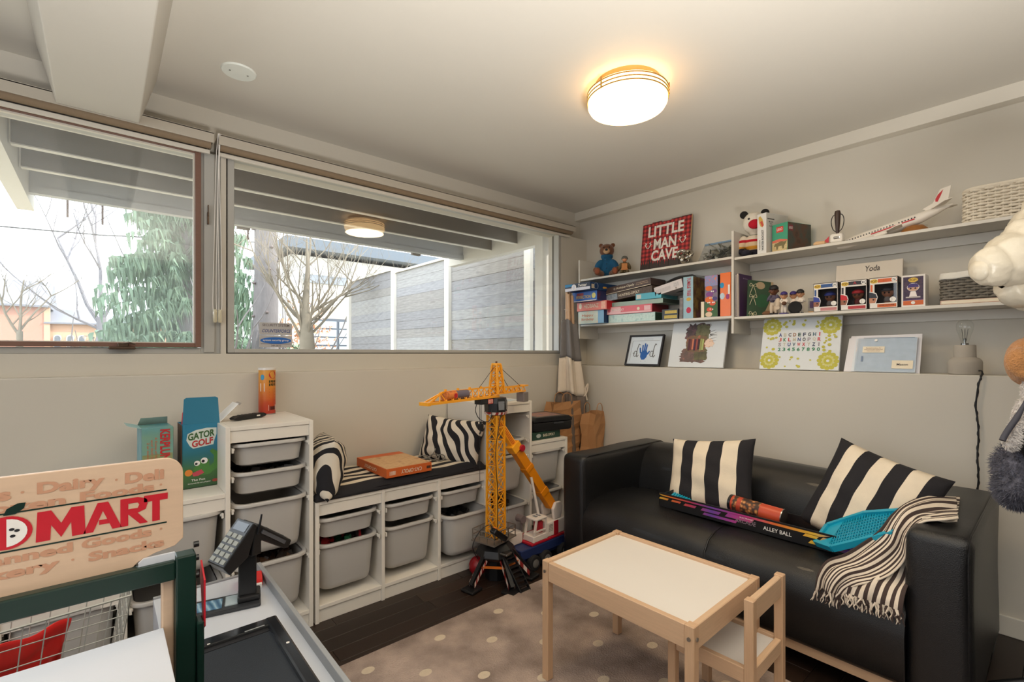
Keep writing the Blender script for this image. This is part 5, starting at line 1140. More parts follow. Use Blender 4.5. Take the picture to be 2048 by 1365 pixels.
# head: keypad facing left, reader facing right
q = B(TH); q.prism([(-.088, .138), (-.070, .112), (-.02, .145), (-.005, .19), (.006, .226), (-.004, .236)], (0, -.043, 0), XX, ZZ, (0, .086, 0)); hd = q.done('keypad_body', mat('satin black plastic', (26, 27, 30), .3), tl, bev=.003)
n1 = V((-.759, 0, .651)); dx_ = V((.651, 0, .759))
q = B(TH); o_ = V((-.088, 0, .138)) + n1 * .0008
q.flat([(.003, -.040), (.126, -.040), (.126, .040), (.003, .040)], o_, dx_, V((0, 1, 0))); q.done('keypad_panel', mat('dark grey panel', (62, 66, 72), .4), hd)
for i in range(5):
    for j in range(3):
        q = B(TH); c0 = o_ + n1 * .002 + dx_ * (.013 + i * .0175) + V((0, -.026 + j * .026, 0)); h1 = dx_ * .006; h2 = V((0, .0095, 0)); vs = [c0 - h1 - h2, c0 + h1 - h2, c0 + h1 + h2, c0 - h1 + h2]
        q._add(vs + [v - n1 * .002 for v in vs], [(0, 1, 2, 3), (0, 4, 5, 1), (1, 5, 6, 2), (2, 6, 7, 3), (3, 7, 4, 0)]); q.done('key', mat('pale grey key', (158, 160, 152), .5), hd)
q = B(TH); q.flat([(.098, -.03), (.122, -.03), (.122, .03), (.098, .03)], o_ + n1 * .0012, dx_, V((0, 1, 0))); q.done('display', mat('slate display', (84, 92, 104), .2), hd)
q = B(TH); q.prism([(.0, .222), (.012, .228), (.115, .148), (.105, .128), (.09, .13), (.02, .178), (.02, .14), (-.01, .14)], (0, -.040, 0), XX, ZZ, (0, .080, 0)); rd = q.done('card_reader', BLACK, tl, bev=.004)
n2 = V((.614, 0, .789)); d2_ = V((.789, 0, -.614))
q = B(TH); o2 = V((.012, 0, .229)) + n2 * .0008; q.flat([(.035, -.03), (.115, -.03), (.115, .03), (.035, .03)], o2, d2_, V((0, 1, 0))); q.done('reader_screen', BLP, rd)
for k, m in ((.10, GRN), (.116, RED)):
    q = B(TH); q.flat([(k, -.028), (k + .008, -.028), (k + .008, .028), (k, .028)], o2 + n2 * .0008, d2_, V((0, 1, 0))); q.done('reader_button', m, rd)
q = B(TH); q.tube([(.008, -.042, .20), (.018, -.043, .255)], [.004, .0025], 8); q.done('stylus', BLACK, tl, True)
q = B(TH); q.bar((.02, -.042, .205), (.09, -.042, .15), .006, .01); q.done('reader_edge', mat('grey highlight plastic', (84, 86, 92), .3), rd)
t = thing('toy_scanner', 'red toy scanner block with a white strip behind the till', 'toy', (.352, 1.655, .5255), -.2)
q = B(); q.box(-.035, .03, -.03, .04, 0, .022, .003); q.done('body', mat('bright red plastic', (226, 36, 34), .35), t); q = B(); q.box(-.034, .028, -.042, -.03, 0, .013, .001); q.done('strip', PAPER, t)
q = B(); q.text('0 0', (0, -.0422, .006), XX, ZZ, .03, .006); q.done('lettering', INK, t)
# shopping cart behind the stand
ct = thing('toy_shopping_cart', 'small wire shopping cart standing behind the grocery sign', 'toy cart', (-.22, 1.68, 0))
WIRE = mat('chromed wire', (190, 190, 182), .3, .05, 20, metal=.35)
def P(u, v, side):   # side wall of the tapering basket
    x = -.26 + u * (.50 + .035 * v); z = .40 + v * (.215 + .02 * u); return V((x, side * (.125 + .02 * v), z))
for side in (-1, 1):
    q = B()
    for i in range(15): q.tube([P(i / 14, 0, side), P(i / 14, 1, side)], .0014, 5)
    for j in range(6): q.tube([P(0, j / 5, side), P(1, j / 5, side)], .0014 if 0 < j < 5 else .0028, 5)
    tag(q.done('side_grid', WIRE, ct, True))
q = B()
for i in range(9):
    f = i / 8; q.tube([P(1, 0, -1).lerp(P(1, 0, 1), f), P(1, 1, -1).lerp(P(1, 1, 1), f)], .0014, 5); q.tube([P(0, 0, -1).lerp(P(0, 0, 1), f), P(1, 0, -1).lerp(P(1, 0, 1), f)], .0014, 5)
for j in range(6): q.tube([P(1, j / 5, -1), P(1, j / 5, 1)], .0014, 5)
for i in range(8): q.tube([P(i / 7, 0, -1), P(i / 7, 0, 1)], .0014, 5)
q.done('front_and_floor_grid', WIRE, ct, True)
for side in (-1, 1):
    q = B(); q.tube(catmull([(.10, .10 * side, .395), (-.2, .12 * side, .39), (-.27, .12 * side, .30), (-.20, .12 * side, .10), (.18, .10 * side, .07)], 6), .006, 8); q.tube(catmull([(-.27, .13 * side, .58), (-.33, .13 * side, .68), (-.27, .12 * side, .40)], 5), .005, 8); q.done('frame_tube', WIRE, ct, True)
    for x in (-.2, .18):
        q = B(); q.cyl((x, .10 * side - .008, .032), (x, .10 * side + .008, .032), .031, n=18); q.done('wheel', BLACK, ct, bev=.003)
q = B(); q.cyl((-.34, -.14, .685), (-.34, .14, .685), .011, n=14); q.done('handle', mat('red plastic', (196, 30, 44)), ct, True)
q = B()
def cl(u, v): return (-.0 + .15 * u - .03 * v, -.07 + .17 * u + .05 * v, .545 - .16 * v - .03 * u + .008 * math.sin(u * 9) + .006 * math.sin(v * 12 + u * 4))
q.grid(cl, 14, 14); t = q.done('red_bag', mat('bright red plastic', (226, 36, 34)), None, True, solid=.003, loc=(-.215, 1.69, 0)); tag(t, 'crumpled red plastic flap inside the wire shopping cart', 'plastic bag')
# ------------------------------------------------ wall shelves
ws = thing('wall_shelf', 'left half of the wall shelves, holding the stacked games', 'shelf', (3.03, 2.0, 1.4))
T = Matrix.Translation((-3.03, -2.0, -1.4))
def sh(par, T, x0, x1, y0, y1, z0, z1, name):
    q = B(T); q.box(x0, x1, y0, y1, z0, z1, .001, seg=1); q.done(name, SHELF, par)
sh(ws, T, 3.03, 3.279, 2.656, 2.67, 1.367, 2.026, 'end_panel')
for z in (1.862, 1.484):
    sh(ws, T, 3.036, 3.279, 1.389, 2.655, z - .016, z, 'shelf_board'); sh(ws, T, 3.262, 3.279, 1.389, 2.655, z - .066, z - .017, 'back_cleat')
ws2 = thing('wall_shelf', 'right half of the wall shelves, holding the toy plane and boxed figures', 'shelf', (3.03, .6, 1.4))
T2 = Matrix.Translation((-3.03, -.6, -1.4))
sh(ws2, T2, 3.03, 3.279, 1.373, 1.388, 1.370, 2.022, 'divider_panel')
for z in (1.852, 1.476):
    sh(ws2, T2, 3.036, 3.279, -.6, 1.372, z - .016, z, 'shelf_board'); sh(ws2, T2, 3.262, 3.279, -.6, 1.372, z - .066, z - .017, 'back_cleat')
sh(ws2, T2, 3.03, 3.279, -.615, -.6, 1.370, 2.022, 'end_panel')
ZL, ZU, RL, RU = 1.4845, 1.8625, 1.4765, 1.8525
G = 'board games stacked on the left lower shelf'
# first stack
gbox('game_box', 'cream and pale blue game box at the bottom of the first game stack', 'game box', .265, .24, .104, (2.99, 2.505, ZL), RW, mat('light blue card', (132, 180, 216), .5, .04), flats=[(rect(-.13, .075, .002, .102), blotch('pale picture print', [(220, 222, 210), (200, 216, 206), (226, 206, 180)], 22))], texts=[('Happy', -.03, .066, .12, .026, C('coral print', (206, 140, 110))), ('Birthday', -.03, .034, .13, .026, C('coral print', (206, 140, 110)))], sides=[('R', mat('deep navy card', (22, 52, 96), .5))])
gbox('game_box', 'pink game box, second in the first game stack', 'game box', .305, .24, .070, (2.977, 2.487, ZL + .105), RW, mat('salmon pink card', (226, 128, 118), .5, .05), texts=[('HEDBANZ', .0, .036, .15, .032, CRM)], flats=[(disc(-.115, .04, .015, 14, 1.6), CRM), (rect(.10, .14, .006, .064), blotch('pink picture', [(236, 150, 136), (240, 200, 170)], 60))], sides=[('R', RED)])
gbox('game_box', 'royal blue game box, third in the first game stack', 'game box', .255, .24, .078, (2.922, 2.512, ZL + .176), RW, mat('royal blue card', (24, 92, 178), .45, .05), texts=[('PERFECTION', -.01, .034, .15, .024, YEL)], flats=[(rect(-.08, -.01, .048, .068), C('brick red', (150, 50, 50))), (disc(.095, .04, .02, 12, 1.1), C('pale yellow', (214, 206, 120))), (rect(-.124, .12, .0, .006), PAPER)], sides=[('R', blotch('navy side print', [(26, 36, 72), (40, 44, 90), (90, 40, 70)], 14))])
gbox('game_box', 'blue and white game box sticking out on top of the first game stack', 'game box', .262, .40, .056, (2.832, 2.508, ZL + .255), RW, mat('dark blue card', (22, 58, 104), .45, .06), flats=[(rect(-.13, .13, .0, .022), C('pale lilac', (206, 208, 222))), ([(-.13, .022), (.13, .022), (.13, .054), (-.02, .054), (-.06, .036), (-.13, .03)], C('ink blue', (30, 40, 62))), (rect(-.13, -.05, .034, .054), C('teal blue', (24, 120, 170))), (disc(-.035, .026, .024, 20), PAPER), (disc(-.035, .026, .018, 20), C('pale lilac', (206, 208, 222)))], texts=[('Twister', .055, .038, .09, .022, PAPER, .2)], sides=[])
t = [o for o in COL.objects if o.type == 'EMPTY'][-1]
q = B(); q.flat(rect(.015, .05, .008, .04), (.1316, 0, 0), YY, ZZ); q.done('label_patch', C('tan label', (190, 180, 160)), t)
q = B(); q.flat([(.15, .02), (.16, .03), (.20, .03), (.20, .018), (.16, .014)], (.1316, 0, 0), YY, ZZ); q.done('pencil_picture', C('pencil orange', (214, 160, 60)), t)
q = B(); q.tube([(.1315, .07 + .024 * math.cos(a * PI / 8), .028 + .024 * math.sin(a * PI / 8)) for a in range(16)], .0016, 4, True); q.done('ring_picture', C('grey ring', (150, 156, 160)), t)
# second stack
gbox('game_box', 'pale aqua game box at the bottom of the second game stack', 'game box', .42, .22, .062, (3.04, 2.155, ZL), RW, mat('pale aqua card', (176, 212, 208), .5, .04), flats=[(rect(-.205, .205, .004, .058), blotch('aqua scribble', [(170, 208, 206), (206, 228, 222), (150, 190, 190)], 34))], sides=[('R', DGR)])
gbox('game_box', 'pink and white money game box, second in the second game stack', 'game box', .43, .22, .060, (3.03, 2.18, ZL + .063), RW, mat('rose card', (222, 110, 122), .5, .04), flats=[(rect(-.212, -.06, .004, .056), C('pale pink', (236, 190, 194))), (rect(-.212, .21, .002, .014), C('pale pink', (236, 190, 194))), (disc(-.17, .032, .015, 14), C('rose dot', (206, 96, 110))), (rect(.15, .205, .016, .05), C('pale pink', (236, 190, 194))), (disc(.10, .032, .012), CRM)], texts=[('MONOPOLY', -.085, .034, .11, .018, C('white print', (240, 232, 226)))], sides=[('R', C('deep red', (120, 24, 36)))])
gbox('game_box', 'thin grey green game box lying third in the second game stack', 'game box', .50, .22, .034, (3.045, 2.135, ZL + .124), RW, mat('grey green card', (160, 182, 172), .55, .05), flats=[(rect(-.248, -.18, .004, .030), C('sea green', (126, 170, 160)))], sides=[('R', mat('dark grey green', (54, 66, 56), .6))])
gbox('game_box', 'short bright aqua game box on the thin grey green one', 'game box', .216, .22, .046, (3.035, 2.0, ZL + .159), RW, mat('bright aqua card', (84, 176, 198), .45, .04), flats=[(rect(-.10, -.06, .008, .038), C('pale tan tile', (206, 206, 200))), (disc(.075, .024, .010), C('aqua mark', (110, 190, 210)))], sides=[('R', blotch('aqua side', [(50, 120, 130), (90, 160, 160)], 24))])
gbox('game_box', 'tilted brown game box lying under the top tilted one', 'game box', .42, .2, .052, (3.04, 2.178, ZL + .188), 0, blotch('bark brown print', [(54, 44, 40), (92, 76, 66), (70, 58, 50)], 50), texts=[('HUNTING-OPOLY', .01, .027, .19, .020, CRM)], flats=[(rect(-.208, -.10, .002, .05), blotch('snow blue print', [(120, 140, 156), (170, 180, 190)], 60))], rot=(0, -.085, RW))
gbox('game_box', 'tilted dark brown game box on top of the second game stack', 'game box', .43, .2, .052, (3.035, 2.19, ZL + .243), 0, mat('chocolate card', (78, 62, 58), .5, .06), texts=[('Antique-Opoly', -.01, .028, .17, .022, CRM, .15), ('A FUN GAME CELEBRATING', .14, .034, .10, .007, C('tan ink', (200, 170, 140))), ('THE GREAT GAME OF TREASURES', .14, .022, .11, .007, C('tan ink', (200, 170, 140)))], flats=[(rect(-.214, .214, .0, .004), CRM), (disc(-.11, .03, .010), C('grey badge', (150, 140, 132)))], rot=(0, -.095, RW))
gbox('game_box', 'white game box tilted against the striped blue game spine', 'game box', .222, .2, .062, (3.035, 1.832, ZL + .196), 0, mat('pale lilac white card', (214, 206, 206), .5, .03), flats=[(rect(.045, .085, .02, .05), blotch('bar print', [(170, 166, 168), (220, 214, 214)], 160)), (rect(-.10, .02, .012, .04), blotch('fine print', [(206, 198, 198), (188, 182, 184)], 90)), (disc(.06, .010, .006), C('grey badge', (150, 140, 132)))], rot=(0, -.20, RW), sides=[('R', C('plum', (110, 76, 96)))])
t = thing('round_tin', 'dark round patterned tin leaning behind the tilted white game box', 'tin', (3.2, 1.83, ZL + .27), rot=(0, -.5, 0)); q = B(); q.lathe([(0, -.03), (.10, -.03), (.11, -.02), (.11, .02), (.10, .03), (0, .03)], 32); q.done('tin', mat('black tin', (34, 30, 32), .25, .1, 40), t, True)
q = B(); q.flat([(-.012, .01), (0, -.008), (.012, .01), (.006, .016), (0, .012), (-.006, .016)], (-.1104, .03, -.0), (0, -1, 0), ZZ); q.done('heart_mark', PAPER, t)
gbox('game_box', 'small black and yellow box low on the left shelf', 'game box', .126, .14, .074, (3.05, 1.832, ZL), RW, BLACK, flats=[(rect(-.045, .055, .008, .030), blotch('dull gold print', [(186, 160, 70), (206, 184, 96)], 60)), (rect(-.04, .055, .042, .064), blotch('dull gold print', [(186, 160, 70), (206, 184, 96)], 60))])
t = thing('book', 'thin grey book standing beside the black and yellow box', 'book', (3.05, 1.748, ZL), rot=(.0, .03, RW)); q = B(); q.box(-.013, .013, 0, .16, 0, .142, .003); q.done('cover', blotch('grey book cover', [(150, 142, 138), (118, 110, 110), (176, 168, 160)], 20), t); q = B(); q.box(-.010, .010, .002, .158, .002, .1425); q.done('pages', CRM, t)
gbox('game_box', 'tall pale blue game box with red sideways lettering, upright on the left shelf', 'game box', .072, .20, .285, (3.04, 1.688, ZL), RW, mat('powder blue card', (156, 190, 204), .5, .04), flats=[(disc(.004, .13, .018, 8, .7), C('duck yellow', (206, 166, 70))), (disc(.004, .055, .018, 9, 1.2), C('berry red', (190, 40, 72)))], sides=[('R', blotch('brown forest print', [(120, 92, 60), (150, 120, 70), (90, 60, 44), (120, 84, 100)], 14))])
t = [o for o in COL.objects if o.type == 'EMPTY'][-1]; q = B(); q.text('TUMBLE TREE', (.006, -.0016, .215), (0, 0, -1), XX, .125, .026); q.done('lettering', RED, t)
gbox('game_box', 'thin cream game box standing in front of the little monsters box', 'game box', .022, .15, .105, (3.045, 1.588, ZL), RW, CRM)
MON = blotch('grey purple print', [(110, 96, 130), (134, 120, 140), (96, 110, 96)], 12)
gbox('game_box', 'tall game box with orange, purple and green cartoon faces on the left shelf', 'game box', .088, .20, .276, (3.045, 1.528, ZL), RW, MON, flats=[(rect(-.044, .044, .205, .274), blotch('pink blue title print', [(230, 110, 110), (120, 150, 200), (226, 130, 90)], 50)), (rect(-.044, .044, .002, .10), C('forest print', (62, 100, 60)))] + [(disc(x, z, r, 12, .7), C(nm, c_)) for x, z, r, nm, c_ in ((-.015, .19, .024, 'monster orange', (226, 110, 40)), (.022, .17, .018, 'monster purple', (110, 70, 130)), (-.01, .15, .026, 'monster violet', (130, 70, 140)), (-.012, .115, .03, 'monster orange', (226, 110, 40)), (.025, .12, .018, 'monster indigo', (80, 70, 130)), (.01, .09, .022, 'monster coral', (220, 90, 60)), (-.01, .05, .02, 'monster coral', (220, 90, 60)), (-.015, .018, .024, 'monster cream', (226, 200, 170)))] + [(disc(x, z, .005, 8), PAPER, 'eye') for x, z in ((.004, .168), (.016, .168), (-.006, .125), (.008, .125), (-.02, .095), (-.008, .096), (.012, .095), (.022, .095), (-.004, .052), (.012, .05))], sides=[('R', C('dark navy card', (34, 34, 54))), ('L', DGR)])
gbox('game_box', 'glossy orange game box against the shelf divider', 'game box', .068, .2, .28, (3.04, 1.431, ZL), RW, mat('glossy orange card', (232, 112, 26), .2, .06, 8), flats=[(disc(-.022, .20, .014, 14, 1.3), C('cyan spot', (30, 140, 190))), (disc(-.02, .13, .016, 14, 1.3), C('ice spot', (190, 210, 224))), (disc(.015, .125, .012, 14, 1.5), C('magenta spot', (160, 60, 120)))], texts=[('1', .024, .17, .012, .06, PAPER)])

# ------------------------------------------------ soft toys
def blob(els, name, m, par, vox=.006, sm=4, n=18):
    q = B()
    for e_ in els: q.ell(e_[0], e_[1], n, Euler(e_[2]).to_matrix() if len(e_) > 2 else None)
    return q.done(name, m, par, remesh=vox, sm=sm)
def eyes(par, pts, r, m):
    for p in pts:
        q = B(); q.ell(p, (r, r, r), 10); q.done('eye', m, par, True)
FURB = mat('brown plush', (112, 66, 34), .95, .25, 60, .5, 220, sheen=.3); BLKN = mat('teal blue knit', (24, 88, 128), .9, .15, 30, .4, 160)
t = thing('teddy_bear', 'brown teddy bear in a blue jumper at the left end of the top shelf', 'teddy bear', (3.135, 2.455, ZU), RW + .62)
blob([((0, 0, .085), (.062, .052, .075)), ((0, .005, .06), (.068, .056, .05)), ((0, .002, .175), (.05, .05, .035)), ((-.062, -.03, .10), (.030, .028, .052), (0, .55, 0)), ((.062, -.03, .10), (.030, .028, .052), (0, -.55, 0))], 'jumper', BLKN, t)
blob([((0, -.004, .222), (.060, .056, .056)), ((0, -.052, .210), (.030, .026, .024)), ((-.048, .008, .268), (.020, .012, .020)), ((.048, .008, .268), (.020, .012, .020)), ((-.088, -.045, .062), (.022, .024, .024)), ((.088, -.045, .062), (.022, .024, .024)), ((-.05, -.075, .026), (.027, .062, .026), (0, 0, -.35)), ((.05, -.075, .026), (.027, .062, .026), (0, 0, .35)), ((-.068, -.125, .034), (.027, .018, .034)), ((.068, -.125, .034), (.027, .018, .034)), ((0, 0, .18), (.035, .035, .03))], 'body', FURB, t)
q = B(); q.ell((0, -.062, .206), (.026, .022, .022), 16); q.done('muzzle', mat('beige plush', (206, 168, 128), .95, .1, 60, .4, 220), t, True)
q = B(); q.ell((0, -.083, .214), (.012, .008, .009), 12); q.done('nose', INK, t, True); eyes(t, ((-.022, -.052, .240), (.022, -.052, .240)), .006, INK)
for s in (-1, 1):
    q = B(); q.ell((.069 * s, -.141, .034), (.018, .005, .022), 14); q.done('foot_pad', mat('terracotta felt', (146, 82, 58), .95), t, True)
q = B()
for z in (.14, .105, .07): q.ell((0, -.054 + (.002 if z > .12 else 0) - .006 * (z < .12), z), (.005, .004, .005), 8)
tag(q.done('buttons', mat('navy button', (18, 60, 96), .4), t), kind='stuff')
t = thing('toy_soldier', 'small toy soldier figure with helmet and tan vest beside the teddy bear', 'figurine', (3.11, 2.262, ZU), RW + .6)
KH = mat('khaki figure paint', (96, 84, 56), .6, .2, 80); SK = mat('figure skin paint', (206, 140, 100), .6, .05)
blob([((0, 0, .062), (.030, .022, .042)), ((-.034, -.012, .065), (.013, .014, .032), (.4, .4, 0)), ((.034, -.012, .065), (.013, .014, .032), (.4, -.4, 0)), ((-.022, -.035, .016), (.016, .04, .015)), ((.022, -.035, .016), (.016, .04, .015)), ((0, 0, .025), (.034, .028, .024))], 'body', KH, t, .004)
q = B(); q.ell((0, -.008, .118), (.018, .018, .020), 14); hd = q.done('head', SK, t, True)
q = B(); q.lathe([(.026, .122), (.025, .128), (.022, .138), (.012, .147), (0, .149)], 16); q.done('helmet', mat('grey green helmet', (92, 94, 88), .6), t, True)
q = B(); q.box(-.022, .022, -.036, -.020, .035, .085, .004); q.box(-.026, .026, -.04, -.03, .03, .042, .003); q.done('vest', mat('tan orange webbing', (196, 130, 74), .7, .2, 120), t); eyes(t, ((-.007, -.024, .121), (.007, -.024, .121)), .0022, INK)
# LITTLE MAN CAVE sign
def plaid(n, l, tc):
    sp = n.new('ShaderNodeSeparateXYZ'); l.new(tc.outputs['Object'], sp.inputs[0]); outs = []
    for i in (0, 2):
        p = n.new('ShaderNodeMath'); p.operation = 'PINGPONG'; p.inputs[1].default_value = .0165; l.new(sp.outputs[i], p.inputs[0])
        g = n.new('ShaderNodeMath'); g.operation = 'GREATER_THAN'; g.inputs[1].default_value = .00825; l.new(p.outputs[0], g.inputs[0]); outs.append(g.outputs[0])
    a = n.new('ShaderNodeMath'); a.operation = 'ADD'; l.new(outs[0], a.inputs[0]); l.new(outs[1], a.inputs[1])
    h = n.new('ShaderNodeMath'); h.operation = 'MULTIPLY'; h.inputs[1].default_value = .5; l.new(a.outputs[0], h.inputs[0])
    return cramp(n, l, h.outputs[0], [(0, (94, 26, 28)), (.34, (150, 38, 40)), (.8, (206, 66, 62))], True)
PLAID = ramp_mat('red buffalo plaid', plaid, .6)
t = thing('wall_sign', 'red plaid wooden plank sign reading LITTLE MAN CAVE on the top shelf', 'sign', (3.19, 1.975, ZU), rot=(-.13, 0, RW))
for i in range(5):
    x0 = -.205 + i * .082; dz = (.0, .005, -.003, .002, .004)[i]
    q = B(); q.box(x0 + .0008, x0 + .0812, 0, .012, 0, .395 + dz, .001, seg=1); q.done('plank', mat('charcoal stained plank', (62, 52, 48), .7, .15, 20), t)
    q = B(); z0 = .12; pts = [(x0 + .001, z0)]; rr = random.Random(i)
    for k in range(4): pts += [(x0 + .001 + (k + .5) * .02, z0 - .035 - rr.random() * .04), (x0 + .001 + (k + 1) * .02, z0 - rr.random() * .01)]
    pts += [(x0 + .081, .39 + dz), (x0 + .001, .39 + dz)]
    q.flat(pts, (0, -.0006, 0), XX, ZZ); q.done('plaid_paint', PLAID, t)
q = B(); q.box(.205, .2065, 0, .012, 0, .398); q.done('raw_edge', TAN_, t)
WP = C('white paint', (234, 226, 216))
for s, z, h, x, wd in (('LITTLE', .325, .085, .0, .30), ('MAN', .222, .085, .0, .19), ('CAVE.', .130, .085, .01, .24)):
    q = B(); q.text(s, (x, -.0012, z), XX, ZZ, wd, h, bold=.03); q.done('lettering', WP, t)
for sx in (-1, 1):
    q = B()
    for k in (-1, 1):
        c0 = .145 * sx; q.tube(catmull([(c0 + .003 * k, -.002, .195), (c0 + .018 * k, -.002, .215), (c0 + .022 * k, -.002, .245)], 4), .003, 5); q.tube([(c0 + .016 * k, -.002, .212), (c0 + .03 * k, -.002, .228)], .0026, 5); q.tube([(c0 + .020 * k, -.002, .228), (c0 + .010 * k, -.002, .24)], .0024, 5)
    q.done('antler_mark', WP, t)
# silver knot, zip bag
t = thing('knot_ornament', 'shiny silver metal knot ornament in front of the plaid sign', 'ornament', (3.085, 1.735, ZU + .062), RW + .5)
q = B(); q.tube([(.0165 * (math.sin(a) + 2 * math.sin(2 * a)), -.018 * math.sin(3 * a), .0165 * (math.cos(a) - 2 * math.cos(2 * a))) for a in [2 * PI * i / 72 for i in range(72)]], .0135, 12, True); q.done('knot', mat('polished silver', (186, 180, 170), .14, .05, 30, metal=1), t, True)
t = thing('zip_bag', 'clear zip bag of crinkled silver tinsel on the top shelf', 'bag', (3.14, 1.53, ZU))
q = B()
q.grid(lambda u, v: (-.05 + .10 * v + .02 * math.sin(v * PI) * math.sin(u * 9) , .115 - .235 * u, .005 + .135 * v * (1 - .08 * math.sin(u * PI)) + .012 * u), 20, 12); q.done('bag', glass('clear film', (.9, .93, .96), .12), t, True, solid=.001)
q = B(); q.box(.046, .056, -.12, .115, .130, .142); q.done('zip_strip', mat('blue grey zip', (118, 146, 172), .5), t)
q = B(); rr = random.Random(9)
for i in range(260):
    p = V((rr.gauss(0.01, .025), rr.gauss(-.015, .045), abs(rr.gauss(0, .035)) + .004)); a = V((rr.uniform(-1, 1), rr.uniform(-1, 1), rr.uniform(-.6, 1))) * .028; b_ = V((rr.uniform(-1, 1), rr.uniform(-1, 1), rr.uniform(-.5, 1))) * .02
    if p.x > .08 or abs(p.y) > .1 or p.z > .1: continue
    q._add([p, p + a, p + a + b_, p + b_], [(0, 1, 2, 3)])
for v in q.bm.verts: v.co.z = max(.002, v.co.z)
tag(q.done('tinsel', mat('crinkled silver foil', (130, 130, 120), .3, .5, 60, metal=.7), t), kind='stuff')
# striped bear plush
PLW = mat('cream plush', (226, 218, 204), .95, .05, 60, .4, 240)
def bands(stops):
    return lambda n, l, tc: cramp(n, l, (lambda sp, m_: (l.new(tc.outputs['Object'], sp.inputs[0]), setattr(m_, 'operation', 'MULTIPLY'), setattr(m_.inputs[1], 'default_value', 5.0), l.new(sp.outputs[2], m_.inputs[0]), m_.outputs[0])[-1])(n.new('ShaderNodeSeparateXYZ'), n.new('ShaderNodeMath')), stops, True)
STR = ramp_mat('striped knit', bands([(0, (216, 178, 130)), (.27, (214, 150, 50)), (.37, (222, 196, 160)), (.5, (186, 30, 44)), (.58, (226, 214, 196)), (.72, (40, 96, 70))]), .95)
t = thing('plush_bear', 'cream plush bear with black ears, red nose and a striped jumper behind the rocket box', 'soft toy', (3.165, 1.302, RU), RW + .4)
blob([((0, 0, .095), (.056, .046, .065)), ((-.07, -.01, .10), (.026, .026, .052), (0, .25, 0)), ((.07, -.01, .10), (.026, .026, .052), (0, -.25, 0))], 'jumper', STR, t)
blob([((0, -.005, .225), (.07, .06, .072)), ((0, 0, .16), (.03, .03, .03))], 'head', PLW, t)
blob([((-.045, -.06, .024), (.032, .05, .024)), ((.045, -.06, .024), (.032, .05, .024)), ((-.075, -.02, .045), (.022, .022, .022)), ((.075, -.02, .045), (.022, .022, .022)), ((0, 0, .035), (.05, .04, .03))], 'boots', mat('navy plush', (34, 34, 48), .95, .1, 60, .4, 240), t)
for s in (-1, 1):
    q = B(); q.ell((.06 * s, .0, .285), (.025, .014, .025), 14); q.done('ear', mat('black plush', (28, 26, 26), .95, .1, 60, .4, 240), t, True)
q = B(); q.ell((.0, -.062, .205), (.036, .022, .030), 16); q.done('nose', mat('red plush', (190, 20, 44), .95, .1, 60, .4, 240), t, True); eyes(t, ((-.032, -.055, .243), (.032, -.055, .243)), .007, INK)
# boxes on the right top shelf
t = gbox('toy_box', 'tall white water rocket box in front of the striped plush bear', 'toy box', .062, .19, .245, (3.05, 1.212, RU), RW - .3, mat('white grey card', (224, 222, 218), .5, .02), flats=[([(-.022, .225), (-.01, .232), (.006, .21), (.016, .172), (.006, .16), (-.008, .168), (-.018, .19)], C('rocket yellow', (206, 170, 84)), 'rocket_picture'), ([(-.012, .196), (.004, .20), (.014, .17), (.004, .162)], C('rocket red', (200, 80, 60)), 'rocket_picture')], sides=[('R', mat('grey side card', (196, 190, 182), .5))])
q = B(); q.text('WATER ROCKET', (.008, -.0016, .082), ZZ, (-1, 0, 0), .125, .014); q.done('lettering', INK, t); q = B(); q.text('4M GREEN SCIENCE', (-.012, -.0016, .055), ZZ, (-1, 0, 0), .06, .006); q.done('lettering', INK, t)
q = B(); q.box(.0313, .0316, .01, .07, .205, .212); q.done('print_bar', mat('charcoal ink', (70, 66, 64), .6), t); q = B(); q.text('MIX AND\nWITH\nWATER', (.0315, .04, .178), YY, ZZ, .036, .036); q.done('lettering', mat('charcoal ink', (70, 66, 64), .6), t)
t = gbox('toy_box', 'green building brick box with a dinosaur picture, in front of the rocket box', 'toy box', .102, .20, .165, (3.056, 1.112, RU), RW - .32, C('jade card', (60, 152, 118), .4), flats=[(rect(-.05, .05, .0, .055), blotch('desert print', [(176, 140, 90), (210, 190, 140), (110, 100, 60)], 30)), ([(-.05, .055), (.05, .055), (.05, .062), (.0, .074), (-.05, .068)], C('sunset coral', (210, 110, 84))), ([(-.04, .03), (-.03, .048), (.01, .058), (.03, .052), (.046, .056), (.04, .04), (.03, .03), (.028, .012), (.018, .012), (.015, .03), (-.008, .03), (-.012, .012), (-.022, .012), (-.024, .032)], C('dinosaur olive', (116, 104, 64)), 'dinosaur_picture'), (rect(-.022, .024, .112, .146), C('logo red', (206, 60, 44)))], texts=[('LEGO', .001, .130, .036, .016, PAPER)], sides=[('R', blotch('dark jungle print', [(40, 62, 56), (66, 70, 62), (90, 60, 44), (50, 40, 34)], 16))])
q = B(); q.flat(rect(.006, .045, .115, .148), (.0518, 0, 0), YY, ZZ); q.done('badge', C('deep rose', (130, 50, 62)), t)
q = B(); q.text('LEGO', (.0522, .025, .131), YY, ZZ, .03, .014); q.done('lettering', PAPER, t)
t = thing('toy_rocket', 'tiny red and beige toy lying left of the toy plane', 'toy', (3.07, .905, RU + .012), .2); q = B(); q.lathe([(0, -.03), (.012, -.02), (.013, .02), (.008, .03), (0, .035)], 14); 
for v in q.bm.verts: v.co = V((v.co.x, v.co.z, v.co.y))
q.done('body', mat('beige toy', (216, 176, 130), .5), t, True)
q = B(); q.prism([(-.01, 0), (.02, 0), (-.012, .035)], (-.002, -.03, .0), YY, ZZ, (.005, 0, 0)); q.done('fin', mat('red plastic', (196, 30, 44)), t)
t = thing('corded_handle', 'dark brown wooden handle with looped cord standing in a white block', 'handle', (3.075, .823, RU))
